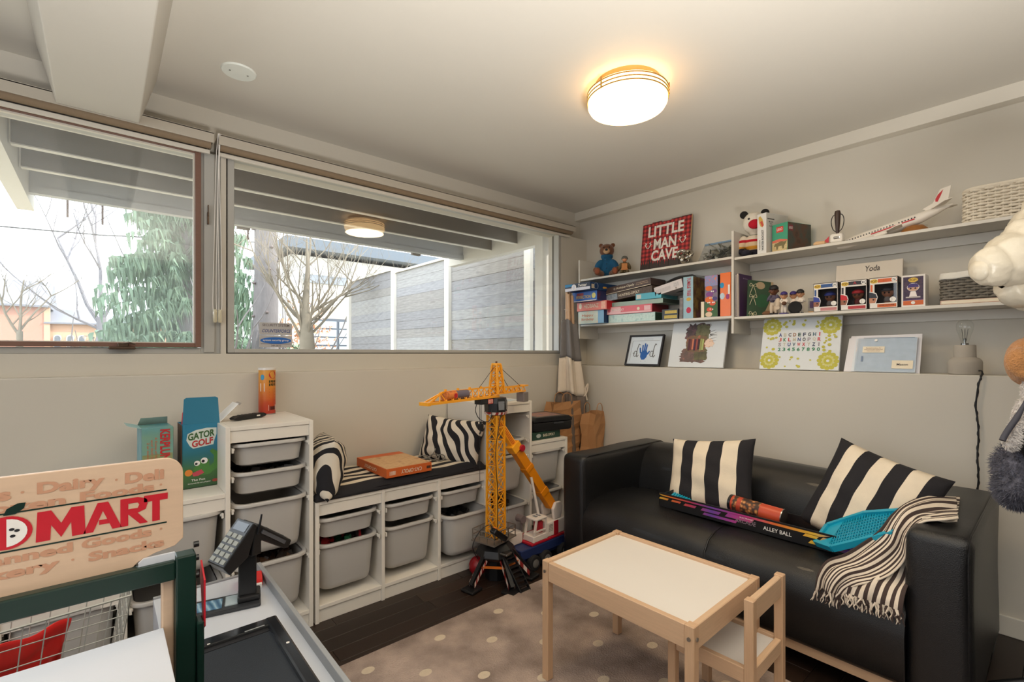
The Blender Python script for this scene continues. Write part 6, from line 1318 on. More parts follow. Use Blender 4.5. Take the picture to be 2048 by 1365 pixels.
q = B(); q.box(-.03, .03, -.03, .03, 0, .05, .01); q.done('block', WHITE, t)
q = B(); q.lathe([(.006, .045), (.009, .07), (.013, .12), (.015, .165), (.012, .178), (0, .182)], 14); q.done('grip', mat('dark walnut', (58, 38, 30), .4, .2, 20), t, True)
for s in (-1, 1):
    q = B(); q.tube(catmull([(0, .004 * s, .06), (0, .022 * s, .08), (0, .030 * s, .12), (0, .024 * s, .15), (0, .01 * s, .16)], 6), .0022, 6); q.done('cord', INK, t, True)
q = B(); q.box(-.033, .0, -.02, .012, .018, .034, .004); q.done('chrome_clip', CHROME, t)
# toy plane
PW = mat('white aircraft plastic', (230, 222, 210), .35, .02, 6)
pl = thing('toy_plane', 'white toy airliner with a red stripe and red tail mark on the top shelf', 'toy plane', (3.125, .60, RU + .045), rot=(0, -.23, RW))   # nose towards local -X (photo left)
q = B(); N = 22; prof = [(-.25, .004), (-.24, .014), (-.22, .022), (-.19, .027), (-.1, .029), (.05, .029), (.12, .027), (.18, .019), (.23, .009), (.25, .004)]
q.lathe([(r, x) for x, r in prof], 24)
for v in q.bm.verts: v.co = V((v.co.z, v.co.x, v.co.y + (max(0, v.co.z - .1) * .10)))
q.done('fuselage', PW, pl, True, ang=60)
q = B(); q.prism([(.155, 0), (.235, .006), (.268, .085), (.225, .085), (.185, .03), (.14, .018)], (0, -.003, .022), XX, ZZ, (0, .006, 0)); tf = q.done('tail_fin', PW, pl, bev=.002)
q = B(); q.flat([(.195, .032), (.203, .028), (.222, .055), (.236, .078), (.212, .062), (.198, .045)], (0, -.0036, .022), XX, ZZ); q.done('crescent_mark', RED, tf)
for s in (-1, 1):
    q = B(); q.prism([(.17, .012 * s), (.225, .012 * s), (.262, .085 * s), (.235, .085 * s)], (0, 0, .022), XX, YY, (0, 0, .004)); q.done('tailplane', PW, pl, bev=.001)
    q = B(); q.prism([(-.06, .018 * s), (.05, .018 * s), (.13, .12 * s), (.10, .12 * s)] if s > 0 else [(-.06, -.018), (.05, -.018), (.06, -.085), (.035, -.085)], (0, 0, -.018), XX, YY, (0, 0, .005)); q.done('wing', PW, pl, bev=.001)
    q = B(); q.lathe([(0, -.07), (.011, -.065), (.013, -.045), (.012, -.02), (.006, -.01)], 14)
    for v in q.bm.verts: v.co = V((v.co.z - .0, v.co.x + .052 * s, v.co.y - .026))
    q.done('engine', PW, pl, True)
for i in range(24):
    if i == 17: continue
    x = -.19 + i * .0128; q = B(); q.box(x, x + .0052, -.0296, -.0272, .004, .010); q.done('window', INK, pl)
q = B(); q.box(-.08, .045, -.0299, -.0285, -.0045, .0015); q.box(.052, .105, -.0295, -.0275, -.0035, .0025); q.done('red_stripe', RED, pl)
t = thing('plane_stand', 'amber wooden disc half hidden under the toy plane', 'stand', (3.11, .50, RU)); q = B(); q.lathe([(.055, 0), (.053, .016), (.036, .034), (0, .042)], 24); q.done('disc', mat('amber wood', (150, 96, 40), .35, .15, 12), t, True)
# baskets
def basket(name, label, loc, w, d, h, cm, lining, r=.05):
    t = thing(name, label, 'basket', loc); rr = random.Random(3)
    def per(u, o=0):
        P_ = [(w/2 - r, d/2 - r, 0), (-w/2 + r, d/2 - r, PI/2), (-w/2 + r, -d/2 + r, PI), (w/2 - r, -d/2 + r, 1.5 * PI)]; L_ = [];
        for x, y, a in P_:
            for k in range(5): L_.append((x + (r + o) * math.cos(a + PI/2 * k / 4), y + (r + o) * math.sin(a + PI/2 * k / 4)))
        L_.append(L_[0]); acc = [0]
        for i in range(len(L_) - 1): acc.append(acc[-1] + math.dist(L_[i], L_[i+1]))
        s = u * acc[-1]
        for i in range(len(L_) - 1):
            if acc[i+1] >= s - 1e-9:
                f = (s - acc[i]) / max(1e-9, acc[i+1] - acc[i]); return (L_[i][0] + (L_[i+1][0] - L_[i][0]) * f, L_[i][1] + (L_[i+1][1] - L_[i][1]) * f)
        return L_[0]
    rows = int(h / .0125); nst = 44
    q = B(); N = nst * 4
    q.tube([], 0) if False else None
    for j in range(rows):
        pts = []
        for i in range(N):
            o = .005 * math.sin(2 * PI * nst / 2 * i / N + (PI if j % 2 else 0)); p = per(i / N, o); pts.append((p[0], p[1], .007 + j * h / rows))
        q.tube(pts, .0068, 5, True)
    q.done('weave', cm, t, True, ang=80)
    q = B()
    for i in range(nst): p = per((i + .25) / nst); q.tube([(p[0], p[1], .002), (p[0], p[1], h)], .0035, 5)
    q.done('stakes', cm, t)
    q = B(); q.tube([(*per(i / 60), h + .002) for i in range(60)], .010 if not lining else .006, 8, True); q.done('rim', cm, t, True)
    q = B(); L2 = [per(i / 40, -.012) for i in range(40)]; q.flat([(p[0], p[1]) for p in L2], (0, 0, .006), XX, YY); q.done('bottom', cm, t)
    if lining:
        q = B(); q.grid(lambda u, v: (*per(u % 1.0, .012 * (1 if v > .3 else -.5)), h + .014 - .030 * max(0, v - .3) / .7 + .002 * math.sin(u * 60)), 60, 6); q.done('lining', lining, t, True, ang=80, solid=.003)
    return t
basket('basket', 'white rope basket at the right end of the top shelf', (3.155, .13, RU), .21, .37, .15, mat('white rope', (228, 218, 200), .9, .08, 80, .3, 300), None)
basket('basket', 'dark grey woven basket with a white lining on the lower right shelf', (3.155, .24, RL + .022), .20, .31, .115, mat('dark grey rattan', (122, 116, 106), .8, .2, 80, .3, 300), mat('white cotton lining', (228, 224, 214), .9, .04, 40))
t = thing('book', 'thin red and white book lying under the dark grey basket', 'book', (3.045, .24, RL)); q = B(); q.box(0, .21, -.2, .155, 0, .02, .002); q.done('cover', blotch('red cream cover', [(170, 100, 80), (214, 196, 176), (196, 120, 90)], 14), t); q = B(); q.box(-.0008, .2, -.19, .15, .004, .016); q.done('pages', CRM, t)
# notebooks
PUR = mat('purple card cover', (78, 42, 96), .5, .08, 20)
t = thing('notebook', 'purple spiral notebook standing against the shelf divider', 'notebook', (3.045, 1.350, RL), rot=(.02, 0, RW + .02))
q = B(); q.box(.002, .0035, 0, .20, 0, .272); q.box(-.012, -.0105, 0, .2, 0, .272); q.done('cover', PUR, t); q = B(); q.box(-.0105, .002, .004, .198, .002, .27); q.done('pages', CRM, t)
q = B()
for i in range(42): q.tube([(-.005 + .012 * math.cos(a * PI / 5), -.003 + .011 * math.sin(a * PI / 5), .006 + i * .0062) for a in range(10)], .0017, 4, True)
tag(q.done('spiral', mat('white wire', (214, 204, 200), .4), t), kind='stuff')
q = B(); q.text('My School', (.0038, .10, .245), YY, ZZ, .07, .011); q.done('lettering', C('lilac ink', (186, 160, 196)), t)
t = thing('scrapbook', 'dark green scrapbook tied with string leaning by the purple notebook', 'scrapbook', (3.06, 1.30, RL), rot=(-.10, .09, RW + .95))
q = B(); q.box(0, .165, 0, .012, 0, .235); q.done('cover', mat('moss green cover', (58, 84, 62), .7, .1, 20), t, bev=.001)
q = B(); q.flat([(.05, .12), (.085, .15), (.125, .145), (.14, .10), (.115, .07), (.075, .065), (.05, .085)], (0, -.0006, 0), XX, ZZ); q.done('leaf_patch', mat('leaf green felt', (52, 98, 66), .8), t)
q = B(); q.flat([(.095, .0), (.165, .0), (.165, .235), (.15, .235), (.14, .10)], (0, -.0005, 0), XX, ZZ); q.flat(disc(.08, .205, .03, 14, .8), (0, -.0006, 0), XX, ZZ); q.done('paper_patch', mat('tan paper patch', (184, 162, 130), .8, .08, 30), t)
TW = mat('pale twine', (216, 208, 176), .9)
for z in (.20, .13, .02):
    q = B()
    for s in (-1, 1): q.tube(catmull([(.03, -.004, z), (.03 + s * .018, -.006, z + .012), (.03 + s * .024, -.005, z - .006), (.03, -.004, z)], 4), .0016, 5); q.tube(catmull([(.03, -.004, z), (.03 + s * .012, -.005, z - .03), (.03 + s * .02, -.004, z - .055 if z > .05 else z - .015)], 4), .0016, 5)
    q.done('string_bow', TW, t, True)
t = thing('brown_pouch', 'small brown suede pouch at the foot of the green scrapbook', 'pouch', (3.09, 1.19, RL)); q = B(); q.ell((0, 0, .013), (.03, .035, .015), 14); q.done('pouch', mat('brown suede', (120, 84, 58), .9, .1, 40), t, True)
# bobble-head figures
def player(label, y, h, x, cap, top, pants, skin, big=True, rz=0.0, group='bobble-head ball players'):
    t = thing('bobblehead', label, 'figurine', (x, y, RL), RW + rz, group); k = h / .14
    blob([((0, 0, .072 * k), (.017 * k, .013 * k, .024 * k)), ((-.019 * k, -.006, .078 * k), (.007 * k, .008 * k, .02 * k), (.5, .5, 0)), ((.019 * k, -.006, .078 * k), (.007 * k, .008 * k, .02 * k), (.5, -.5, 0)), ((-.008 * k, -.018 * k, .068 * k), (.010 * k, .008 * k, .007 * k)), ((.008 * k, -.018 * k, .068 * k), (.010 * k, .008 * k, .007 * k))], 'jersey', top, t, .003, 2)
    blob([((-.009 * k, 0, .03 * k), (.009 * k, .010 * k, .03 * k)), ((.009 * k, 0, .03 * k), (.009 * k, .010 * k, .03 * k)), ((0, 0, .052 * k), (.016 * k, .012 * k, .012 * k))], 'trousers', pants, t, .003, 2)
    blob([((0, -.002, .112 * k), (.018 * k, .018 * k, .020 * k)), ((0, -.02 * k, .109 * k), (.004 * k, .004 * k, .004 * k)), ((0, 0, .094 * k), (.008 * k, .008 * k, .008 * k)), ((-.018 * k, 0, .11 * k), (.004 * k, .004 * k, .006 * k)), ((.018 * k, 0, .11 * k), (.004 * k, .004 * k, .006 * k))], 'head', skin, t, .0025, 2)
    q = B(); q.lathe([(.0195 * k, .118 * k), (.019 * k, .128 * k), (.012 * k, .137 * k), (0, .14 * k)], 18); q.prism([(.016 * k * math.cos(a * PI / 8), -.012 * k - .020 * k * math.sin(a * PI / 8)) for a in range(9)], (0, 0, .117 * k), XX, YY, (0, 0, .0025)); q.done('cap', cap, t, True)
    eyes(t, ((-.007 * k, -.0185 * k, .114 * k), (.007 * k, -.0185 * k, .114 * k)), .002 * k, INK)
    for s in (-1, 1):
        q = B(); q.box(s * .009 * k - .008 * k, s * .009 * k + .008 * k, -.02 * k, .01 * k, 0, .008 * k, .002); q.done('shoe', INK, t)
    return t
CB = mat('black cap cloth', (26, 24, 26), .6); CP = mat('purple cap cloth', (56, 40, 110), .6); JW = mat('white jersey', (226, 216, 204), .7, .04); JV = mat('dull violet jersey', (88, 80, 100), .7); PG = mat('pale pinstripe', (206, 188, 166), .7); SKD = mat('brown skin paint', (110, 68, 46), .5); SKL = mat('tan skin paint', (196, 144, 108), .5)
p1 = player('tall bobble-head pitcher with raised knee and dark violet shirt', 1.152, .182, 3.075, CB, JV, PG, SKD, rz=.35, group=None)
q = B(); q.tube(catmull([(.01, -.004, .065), (.022, -.035, .085), (.02, -.042, .045), (.018, -.05, .04)], 5), [.013] * 16, 10); q.done('raised_leg', PG, p1, True)
p2 = player('bobble-head player in a purple and white cap with a glove, left of the tyre trio', 1.09, .136, 3.06, CP, JW, JW, SKL, rz=.35, group=None)
q = B(); q.ell((.0, -.024, .062), (.013, .008, .012), 12); q.done('glove', mat('brown glove', (96, 62, 40), .7), p2, True)
q = B(); q.lathe([(.026, 0), (.026, .006), (.02, .008), (0, .008)], 18); q.done('base', mat('violet base', (70, 60, 120), .5), p2, True)
player('bobble-head player in a plain purple cap behind the toy tyre', 1.055, .138, 3.105, CP, JW, JW, SKL, rz=.2, group=None)
player('bobble-head player in a black cap leaning over the toy tyre', 1.018, .146, 3.105, CB, JW, JW, SKL, rz=.3, group=None)
t = thing('desk_ornament', 'small black tyre-shaped ornament standing on edge before the bobble-heads', 'ornament', (3.05, 1.028, RL + .035), rot=(0, 0, .45))
q = B(); q.lathe([(.018, -.018), (.03, -.02), (.035, -.014), (.035, .014), (.03, .02), (.018, .018)], 28)
for v in q.bm.verts: v.co = V((v.co.z, v.co.x, v.co.y))
q.done('tread', mat('tyre rubber', (26, 25, 26)), t, True); q = B(); q.cyl((-.012, 0, 0), (.012, 0, 0), .0195, n=24); q.done('hub', mat('slate hub', (60, 66, 76), .4), t, True)
q = B(); q.text('MLB', (-.0122, 0, 0), (0, -1, 0), ZZ, .022, .010, italic=.3); q.done('lettering', PAPER, t)
t = thing('display_case', 'tiny clear display case behind the first boxed figure', 'display case', (3.1, .95, RL)); q = B(); q.box(-.02, .02, -.02, .02, 0, .085); q.done('clear_box', glass('clear film', (.9, .93, .96), .12), t); q = B(); q.box(.005, .018, -.019, .019, .03, .07); q.done('purple_card', PUR, t); q = B(); q.box(-.019, .019, -.019, .019, .001, .01); q.done('base', TAN_, t)
# boxed vinyl figures
def popbox(label, y, num, band, accent, capc, skin, top, w=.118, h=.16, logo='', name=''):
    t = thing('figure_box', label, 'toy box', (3.045, y, RL), RW, 'boxed ball player figures'); d = .09
    q = B(); fw = .004
    q.box(-w/2, w/2, 0, d, 0, .003); q.box(-w/2, w/2, 0, d, h - .003, h); q.box(-w/2, -w/2 + .002, 0, d, 0, h); q.box(-w/2, w/2, d - .002, d, 0, h); q.done('carton', mat('white card', (230, 224, 216), .45, .02), t)
    q = B(); q.box(w/2 - .002, w/2, 0, .012, 0, h); q.box(w/2 - .002, w/2, d - .012, d, 0, h); q.box(w/2 - .002, w/2, 0, d, h - .03, h); q.done('side_edge', mat('dark side print', (60, 54, 54), .5), t)
    q = B(); q.prism([(-w/2, 0), (w/2, 0), (w/2, h), (-w/2, h), (-w/2, .09), (-.012, .09), (-.012, .03), (-w/2, .03)][:4], (0, 0, 0), XX, ZZ, (0, .0005, 0)) if False else None
    # front frame round the window
    q.box(-w/2, w/2, 0, .001, h - .034, h); q.box(-w/2, w/2, 0, .001, 0, .028); q.box(-w/2, -w/2 + .022, 0, .001, .028, h - .034); q.box(w/2 - .004, w/2, 0, .001, .028, h - .034); q.done('front_frame', mat('white card', (230, 224, 216)), t)
    q = B(); q.box(-w/2 + .022, w/2 - .004, .0004, .0008, .028, h - .034); q.done('window', glass('toy box film', (.86, .86, .88)), t)
    q = B(); q.box(-w/2 + .003, w/2 - .003, d - .006, d - .003, .004, h - .006); q.done('backing', mat('dark charcoal backing', (46, 44, 48), .6, .1, 30), t)
    q = B(); q.flat(rect(-w/2 + .036, w/2 - .004, h - .026, h - .007), (0, -.0004, 0), XX, ZZ); q.flat(rect(-w/2 + .005, -w/2 + .014, .075, h - .036), (0, -.0004, 0), XX, ZZ); q.done('colour_band', band, t)
    q = B(); q.flat(disc(-w/2 + .02, h - .018, .017, 16, .65), (0, -.0006, 0), XX, ZZ); q.done('maker_oval', YEL, t)
    q = B(); q.text('POP!', (-w/2 + .02, -.001, h - .018), XX, ZZ, .024, .012); q.done('lettering', C('dark gold ink', (120, 84, 30)), t)
    q = B(); q.flat(disc(w/2 - .015, h - .016, .011, 14), (0, -.0006, 0), XX, ZZ); q.done('number_disc', PAPER, t)
    q = B(); q.text(num, (w/2 - .015, -.001, h - .016), XX, ZZ, .013, .010); q.done('lettering', INK, t)
    if logo: q = B(); q.text(logo, (.006, -.001, h - .016), XX, ZZ, None, .015); q.done('lettering', accent, t)
    # printed head bottom left
    q = B(); q.flat([(-w/2, .028), (-w/2 + .028, .028), (-w/2 + .034, .05), (-w/2 + .036, .06), (-w/2 + .03, .08), (-w/2 + .012, .088), (-w/2, .09)], (0, -.0006, 0), XX, ZZ); q.done('portrait_edge', PAPER, t)
    q = B(); q.flat([(-w/2, .03), (-w/2 + .025, .03), (-w/2 + .03, .045), (-w/2 + .03, .058), (-w/2, .058)], (0, -.0009, 0), XX, ZZ); q.done('portrait_face', skin, t)
    q = B(); q.flat([(-w/2, .056), (-w/2 + .034, .054), (-w/2 + .028, .076), (-w/2 + .012, .084), (-w/2, .086)], (0, -.0011, 0), XX, ZZ); q.done('portrait_cap', capc, t)
    q = B(); q.flat(disc(-w/2 + .018, .047, .0045, 10), (0, -.0012, 0), XX, ZZ); q.done('portrait_eye', INK, t)
    q = B(); q.flat(rect(-w/2 + .034, w/2 - .006, .006, .022), (0, -.0006, 0), XX, ZZ); q.done('name_strip', accent, t)
    if name: q = B(); q.text(name, (.014, -.001, .015), XX, ZZ, .062, .007); q.done('lettering', PAPER if accent is not ORG else INK, t)
    q = B(); q.flat(disc(w/2 - .02, .044, .013, 16), (0, -.0006, 0), XX, ZZ); q.done('ball_mark', PAPER, t)
    q = B(); q.tube([(w/2 - .026 + .003 * math.sin(a * PI / 6), -.001, .034 + .0033 * a) for a in range(7)], .0006, 4); q.done('ball_seam', C('grey seam', (160, 150, 150)), t)
    # the figure inside
    blob([((.008, .05, .085), (.026, .024, .024)), ((.008, .05, .05), (.014, .011, .018)), ((.0, .05, .034), (.006, .008, .012)), ((.016, .05, .034), (.006, .008, .012))], 'figure_body', skin, t, .004, 2)
    q = B(); q.lathe([(.028, .092), (.026, .104), (.014, .113), (0, .115)], 18, (.008, .05, 0)); q.box(-.010, .026, .012, .03, .090, .0935); q.done('figure_cap', capc, t, True)
    q = B(); q.lathe([(.016, .038), (.017, .05), (.012, .062), (0, .066)], 14, (.008, .05, 0)); q.done('figure_shirt', top, t, True)
    q = B()
    for s in (-.008, .010): q.ell((.008 + s, .0265, .082), (.004, .003, .005), 8)
    tag(q.done('figure_eyes', INK, t), kind='stuff'); return t
SKM = mat('figure brown skin', (150, 96, 70), .5)
popbox('boxed ball player figure numbered 71 with a blue cap, leftmost of the four', .872, '71', C('blue band', (40, 80, 140)), C('pale red strip', (196, 130, 130)), C('royal cap', (42, 62, 150)), SKM, mat('grey jersey', (130, 126, 126), .7))
popbox('boxed ball player figure numbered 81 with a red cap, second of the four', .742, '81', C('dark band', (44, 38, 46)), C('strip red', (176, 50, 56)), C('scarlet cap', (200, 30, 44)), SKM, mat('maroon jersey', (120, 50, 52), .7), logo='A')
popbox('boxed ball player figure numbered 76 with dark cap and orange band', .614, '76', C('orange band', (216, 100, 50)), ORG, C('ink navy cap', (40, 46, 58)), mat('figure tan skin', (190, 130, 100), .5), mat('grey jersey', (130, 126, 126), .7), name='JOSE ALTUVE', logo='H')
t = thing('figure_box', 'boxed ball player figure with a dark violet starry front, rightmost of the four', 'toy box', (3.045, .495, RL), RW, 'boxed ball player figures')
q = B(); q.box(-.046, .046, 0, .09, 0, .157); q.done('carton', mat('white card', (230, 224, 216)), t, bev=.001)
q = B(); q.flat(rect(-.039, .039, .036, .148), (0, -.0005, 0), XX, ZZ); q.done('starry_print', blotch('starry violet print', [(40, 26, 44), (58, 40, 70), (90, 60, 70)], 90), t)
q = B(); q.flat(rect(-.039, .039, .008, .03), (0, -.0005, 0), XX, ZZ); q.done('orange_strip', ORG, t); q = B(); q.flat(rect(-.039, .039, .031, .036), (0, -.0006, 0), XX, ZZ); q.done('violet_strip', PUR, t)
q = B(); q.flat(disc(0, .132, .019, 16, .6), (0, -.0009, 0), XX, ZZ); q.done('maker_oval', YEL, t); q = B(); q.text('POP!', (0, -.0013, .132), XX, ZZ, .026, .012); q.done('lettering', C('dark gold ink', (120, 84, 30)), t)
for kk, (nm, poly, m) in enumerate((('portrait_edge', disc(0, .096, .024, 18, .85), PAPER), ('portrait_face', disc(0, .092, .021, 18, .7), C('portrait skin', (206, 160, 130))), ('portrait_cap', [(-.022, .095), (.022, .095), (.02, .108), (.01, .114), (-.01, .114), (-.02, .108)], C('violet cap', (62, 44, 116))), ('portrait_body', [(-.016, .046), (.016, .046), (.01, .075), (-.01, .075)], C('white print', (240, 232, 226))), ('portrait_bat', rect(-.028, .028, .043, .05), C('bat grey', (190, 180, 176))), ('badge', disc(0, .019, .008), PAPER))):
    q = B(); q.flat(poly, (0, -.0012 - .0003 * kk, 0), XX, ZZ); q.done(nm, m, t)
for s in (-.009, .009):
    q = B(); q.flat(disc(s, .09, .004, 10), (0, -.0032, 0), XX, ZZ); q.done('portrait_eye', INK, t)
t = thing('canvas', 'white canvas with one short handwritten word, behind the boxed figures', 'canvas', (3.16, .70, RL), rot=(-.12, 0, RW)); q = B(); q.box(-.16, .14, 0, .018, 0, .27, .002); q.done('canvas_panel', mat('off white canvas', (214, 204, 190), .8, .03, 20), t)
q = B(); q.text('Yoda', (.01, -.0006, .235), XX, ZZ, .066, .032, italic=.15); q.done('lettering', mat('pencil grey', (74, 68, 66), .7), t)

# ------------------------------------------------ pictures and lamp on the ledge
LZ = 1.1455
def leaner(name, label, cat, y, lean=.32, x=3.075): return thing(name, label, cat, (x, y, LZ + .004), rot=(-lean, 0, RW))
t = leaner('picture_frame', 'black framed print of a blue child handprint between two script letters d', 'picture', 2.082)
w_, h_ = .302, .245
for a in (rect(-w_/2, w_/2, 0, .012), rect(-w_/2, w_/2, h_ - .012, h_), rect(-w_/2, -w_/2 + .012, .012, h_ - .012), rect(w_/2 - .012, w_/2, .012, h_ - .012)):
    q = B(); q.prism(a, (0, -.012, 0), XX, ZZ, (0, .018, 0)); q.done('frame_bar', mat('black frame', (40, 38, 40), .4), t)
q = B(); q.box(-w_/2 + .01, w_/2 - .01, -.002, .004, .01, h_ - .01); q.done('print_sheet', mat('bluish white paper', (214, 224, 232)), t)
q = B(); q.box(-.118, -.1165, -.003, -.0022, .04, .20); q.box(-.1165, .115, -.003, -.0022, .1995, .2008); q.done('mat_line', mat('charcoal ink', (70, 66, 64)), t)
HB = mat('ultramarine paint', (40, 96, 170), .7, .15, 60)
q = B(); q.flat([(-.03, .10), (-.028, .07), (-.012, .048), (.012, .05), (.028, .07), (.032, .10), (.02, .12), (-.016, .12)], (0, -.0028, 0), XX, ZZ)
for i, (x, z0, z1, a) in enumerate(((-.014, .112, .162, -.10), (.0, .114, .175, 0), (.013, .114, .166, .06), (-.03, .10, .142, -.25), (.03, .09, .118, .55))):
    d = V((math.sin(a), math.cos(a))); p = V((x, z0)); nn = V((d.y, -d.x)) * .006; L_ = z1 - z0; c1 = p + d * L_
    q.flat([tuple(p - nn), tuple(p + nn), tuple(c1 + nn), tuple(c1 + d * .006), tuple(c1 - nn)], (0, -.003 - .0001 * i, 0), XX, ZZ)
q.done('handprint', HB, t)
for x in (-.068, .075):
    q = B(); c_ = [(x + .02 + .003, -.0035, .165), (x + .012, -.0035, .172), (x + .004, -.0035, .13), (x + .004, -.0035, .085), (x + .012, -.0035, .07), (x + .022, -.0035, .085)]; q.tube(catmull(c_, 6), .0022, 5)
    q.tube([(x - .008 + .014 * math.cos(a * PI / 8), -.0035, .095 + .022 * math.sin(a * PI / 8)) for a in range(16)], .002, 5, True); q.done('lettering', mat('charcoal ink', (70, 66, 64)), t)
q = B(); q.tube(catmull([(-.10, -.0035, .10), (-.085, -.0035, .098), (-.076, -.0035, .09)], 4), .001, 4); q.done('flourish', mat('charcoal ink', (70, 66, 64)), t)
q = B()
for z in (.215, .207): q.box(-.02, .06, -.0026, -.0021, z, z + .0015)
for x in (-.02, .02): q.box(x, x + .006, -.0026, -.0021, .035, .039)
tag(q.done('fine_print', mat('pale grey ink', (170, 180, 190), .6), t), kind='stuff')
t = leaner('painting', 'unframed white canvas of a wooded tree with book spines in its middle', 'painting', 1.665, .26)
w_, h_ = .40, .325
q = B(); q.box(-w_/2, w_/2, 0, .016, 0, h_, .001); q.done('canvas_panel', mat('cool white canvas', (218, 222, 224), .75, .02, 10), t)
rr = random.Random(12)
def ragged(cxx, czz, rx, rz_, n=40, j=.16): return [(cxx + rx * (1 + rr.uniform(-j, j)) * math.cos(2*PI*i/n) * (1 / max(abs(math.cos(2*PI*i/n)), abs(math.sin(2*PI*i/n)))) ** .6, czz + rz_ * (1 + rr.uniform(-j, j)) * math.sin(2*PI*i/n) * (1 / max(abs(math.cos(2*PI*i/n)), abs(math.sin(2*PI*i/n)))) ** .6) for i in range(n)]
def vine(nm, poly, m, k):
    q = B(); q.flat(poly, (0, -.0005 - .0003 * k, 0), XX, ZZ); q.done(nm, m, t)
vine('canopy_paint', ragged(-.005, .25, .088, .062), blotch('dusky canopy', [(92, 62, 70), (112, 80, 84), (70, 60, 60), (130, 84, 84)], 26), 0)
vine('canopy_paint', ragged(.032, .25, .05, .055), blotch('olive canopy', [(84, 84, 54), (112, 110, 80), (60, 62, 46)], 26), .5)
vine('root_paint', ragged(-.018, .085, .096, .055), blotch('mossy roots', [(176, 112, 98), (120, 92, 84), (100, 84, 76), (160, 110, 100)], 26), 1)
vine('root_paint', ragged(.035, .09, .045, .042), blotch('olive roots', [(120, 116, 76), (96, 92, 64), (76, 70, 56)], 26), 1.4)
vine('middle_paint', ragged(-.005, .165, .078, .06, 30, .1), blotch('glow middle', [(196, 110, 86), (110, 96, 70), (150, 80, 70)], 30), 2)
vine('ember_paint', ragged(.088, .17, .028, .03, 24, .3), blotch('pale embers', [(226, 190, 160), (236, 210, 190), (214, 160, 120)], 60), 3)
for i, c_ in enumerate([(86, 44, 50), (110, 60, 56), (200, 120, 90), (70, 40, 60), (150, 74, 66), (64, 38, 46), (150, 150, 90), (170, 180, 110)]):
    q = B(); x = -.065 + i * .0145; q.box(x, x + .0132, -.0035, -.0015, .118 + .004 * (i % 3), .202 - .003 * (i % 2)); q.done('book_spine', C('spine %d' % i, c_), t)
q = B()
for i in range(16):
    x = rr.uniform(-.09, .1); z = .31 if i < 8 else rr.uniform(.18, .27); 
    p = V((x if i < 8 else .085, -.0012, .295 if i < 8 else z)); q.tube([p, p + V((rr.uniform(-.01, .01) if i < 8 else rr.uniform(.02, .055), 0, rr.uniform(.008, .02) if i < 8 else rr.uniform(-.01, .02)))], [.0014, .0005], 4)
tag(q.done('twig_strokes', mat('charcoal ink', (70, 66, 64)), t), kind='stuff')
t = leaner('canvas', 'white canvas with yellow printed flowers around the stamped alphabet', 'canvas', 1.028, .24)
w_, h_ = .418, .318
q = B(); q.box(-w_/2, w_/2, 0, .016, 0, h_, .001); q.done('canvas_panel', mat('cool white canvas', (218, 222, 224)), t)
OLV = mat('olive yellow paint', (190, 184, 76), .75, .12, 60); OLV2 = mat('pale olive paint', (208, 204, 126), .75, .12, 60)
for sx, sz in ((-1, -1), (1, -1), (-1, 1), (1, 1)):
    c0 = (sx * .155, .159 + sz * .105); q = B()
    for k in range(12):
        a = 2 * PI * k / 12 + sx; q.flat([(c0[0] + .042 * math.cos(a) + .014 * math.cos(b * PI / 5), c0[1] + .042 * math.sin(a) + .012 * math.sin(b * PI / 5)) for b in range(10)], (0, -.0006 - .00004 * k, 0), XX, ZZ)
    tag(q.done('flower_petals', OLV, t), kind='stuff')
    for r0, m, dd in ((.030, OLV2, .0013), (.021, OLV, .0016), (.008, mat('cool white canvas', (218, 222, 224)), .0019)):
        q = B(); q.flat(disc(*c0, r0, 16), (0, -dd, 0), XX, ZZ); q.done('flower_ring', m, t)
q = B(); rr = random.Random(4)
for i in range(110):
    x = rr.uniform(-.19, .19); z = rr.uniform(.015, .30)
    if (abs(x) < .125 and .075 < z < .245) or (abs(x) > .10 and abs(z - .159) > .05): continue
    q.flat(disc(x, z, rr.uniform(.005, .010), 10, .9), (0, -.0006 - i * .00002, 0), XX, ZZ)
tag(q.done('paint_dabs', OLV, t), kind='stuff')
LC = [C('letter %d' % i, c_) for i, c_ in enumerate([(30, 60, 130), (196, 190, 170), (60, 50, 60), (150, 96, 50), (40, 80, 70), (60, 70, 100), (50, 60, 70), (40, 90, 110), (196, 40, 56), (206, 90, 90), (50, 130, 90), (150, 140, 150)])]
pick = {'A': 0, 'B': 1, 'C': 2, 'D': 3, 'E': 4, 'F': 5, 'G': 6, 'H': 7, 'I': 8, 'J': 9, 'K': 10, 'L': 8, 'M': 1, 'N': 0, 'O': 6, 'P': 11, 'Q': 1, 'R': 8, 'S': 11, 'T': 1, 'U': 0, 'V': 7, 'W': 8, 'X': 8, 'Y': 1, 'Z': 5}
for r_, row in enumerate(('ABCDEFGHI', 'JKLMNOPQR', 'STUVWXYZ1', '234567890')):
    for k, chh in enumerate(row):
        q = B(); q.text(chh, (-.104 + k * .026, -.0008, .212 - r_ * .030), XX, ZZ, .006 if chh in 'I1' else .016, .022, bold=.03); q.done('stamped_letter', LC[pick.get(chh, 10 if r_ == 3 else 11)], t)
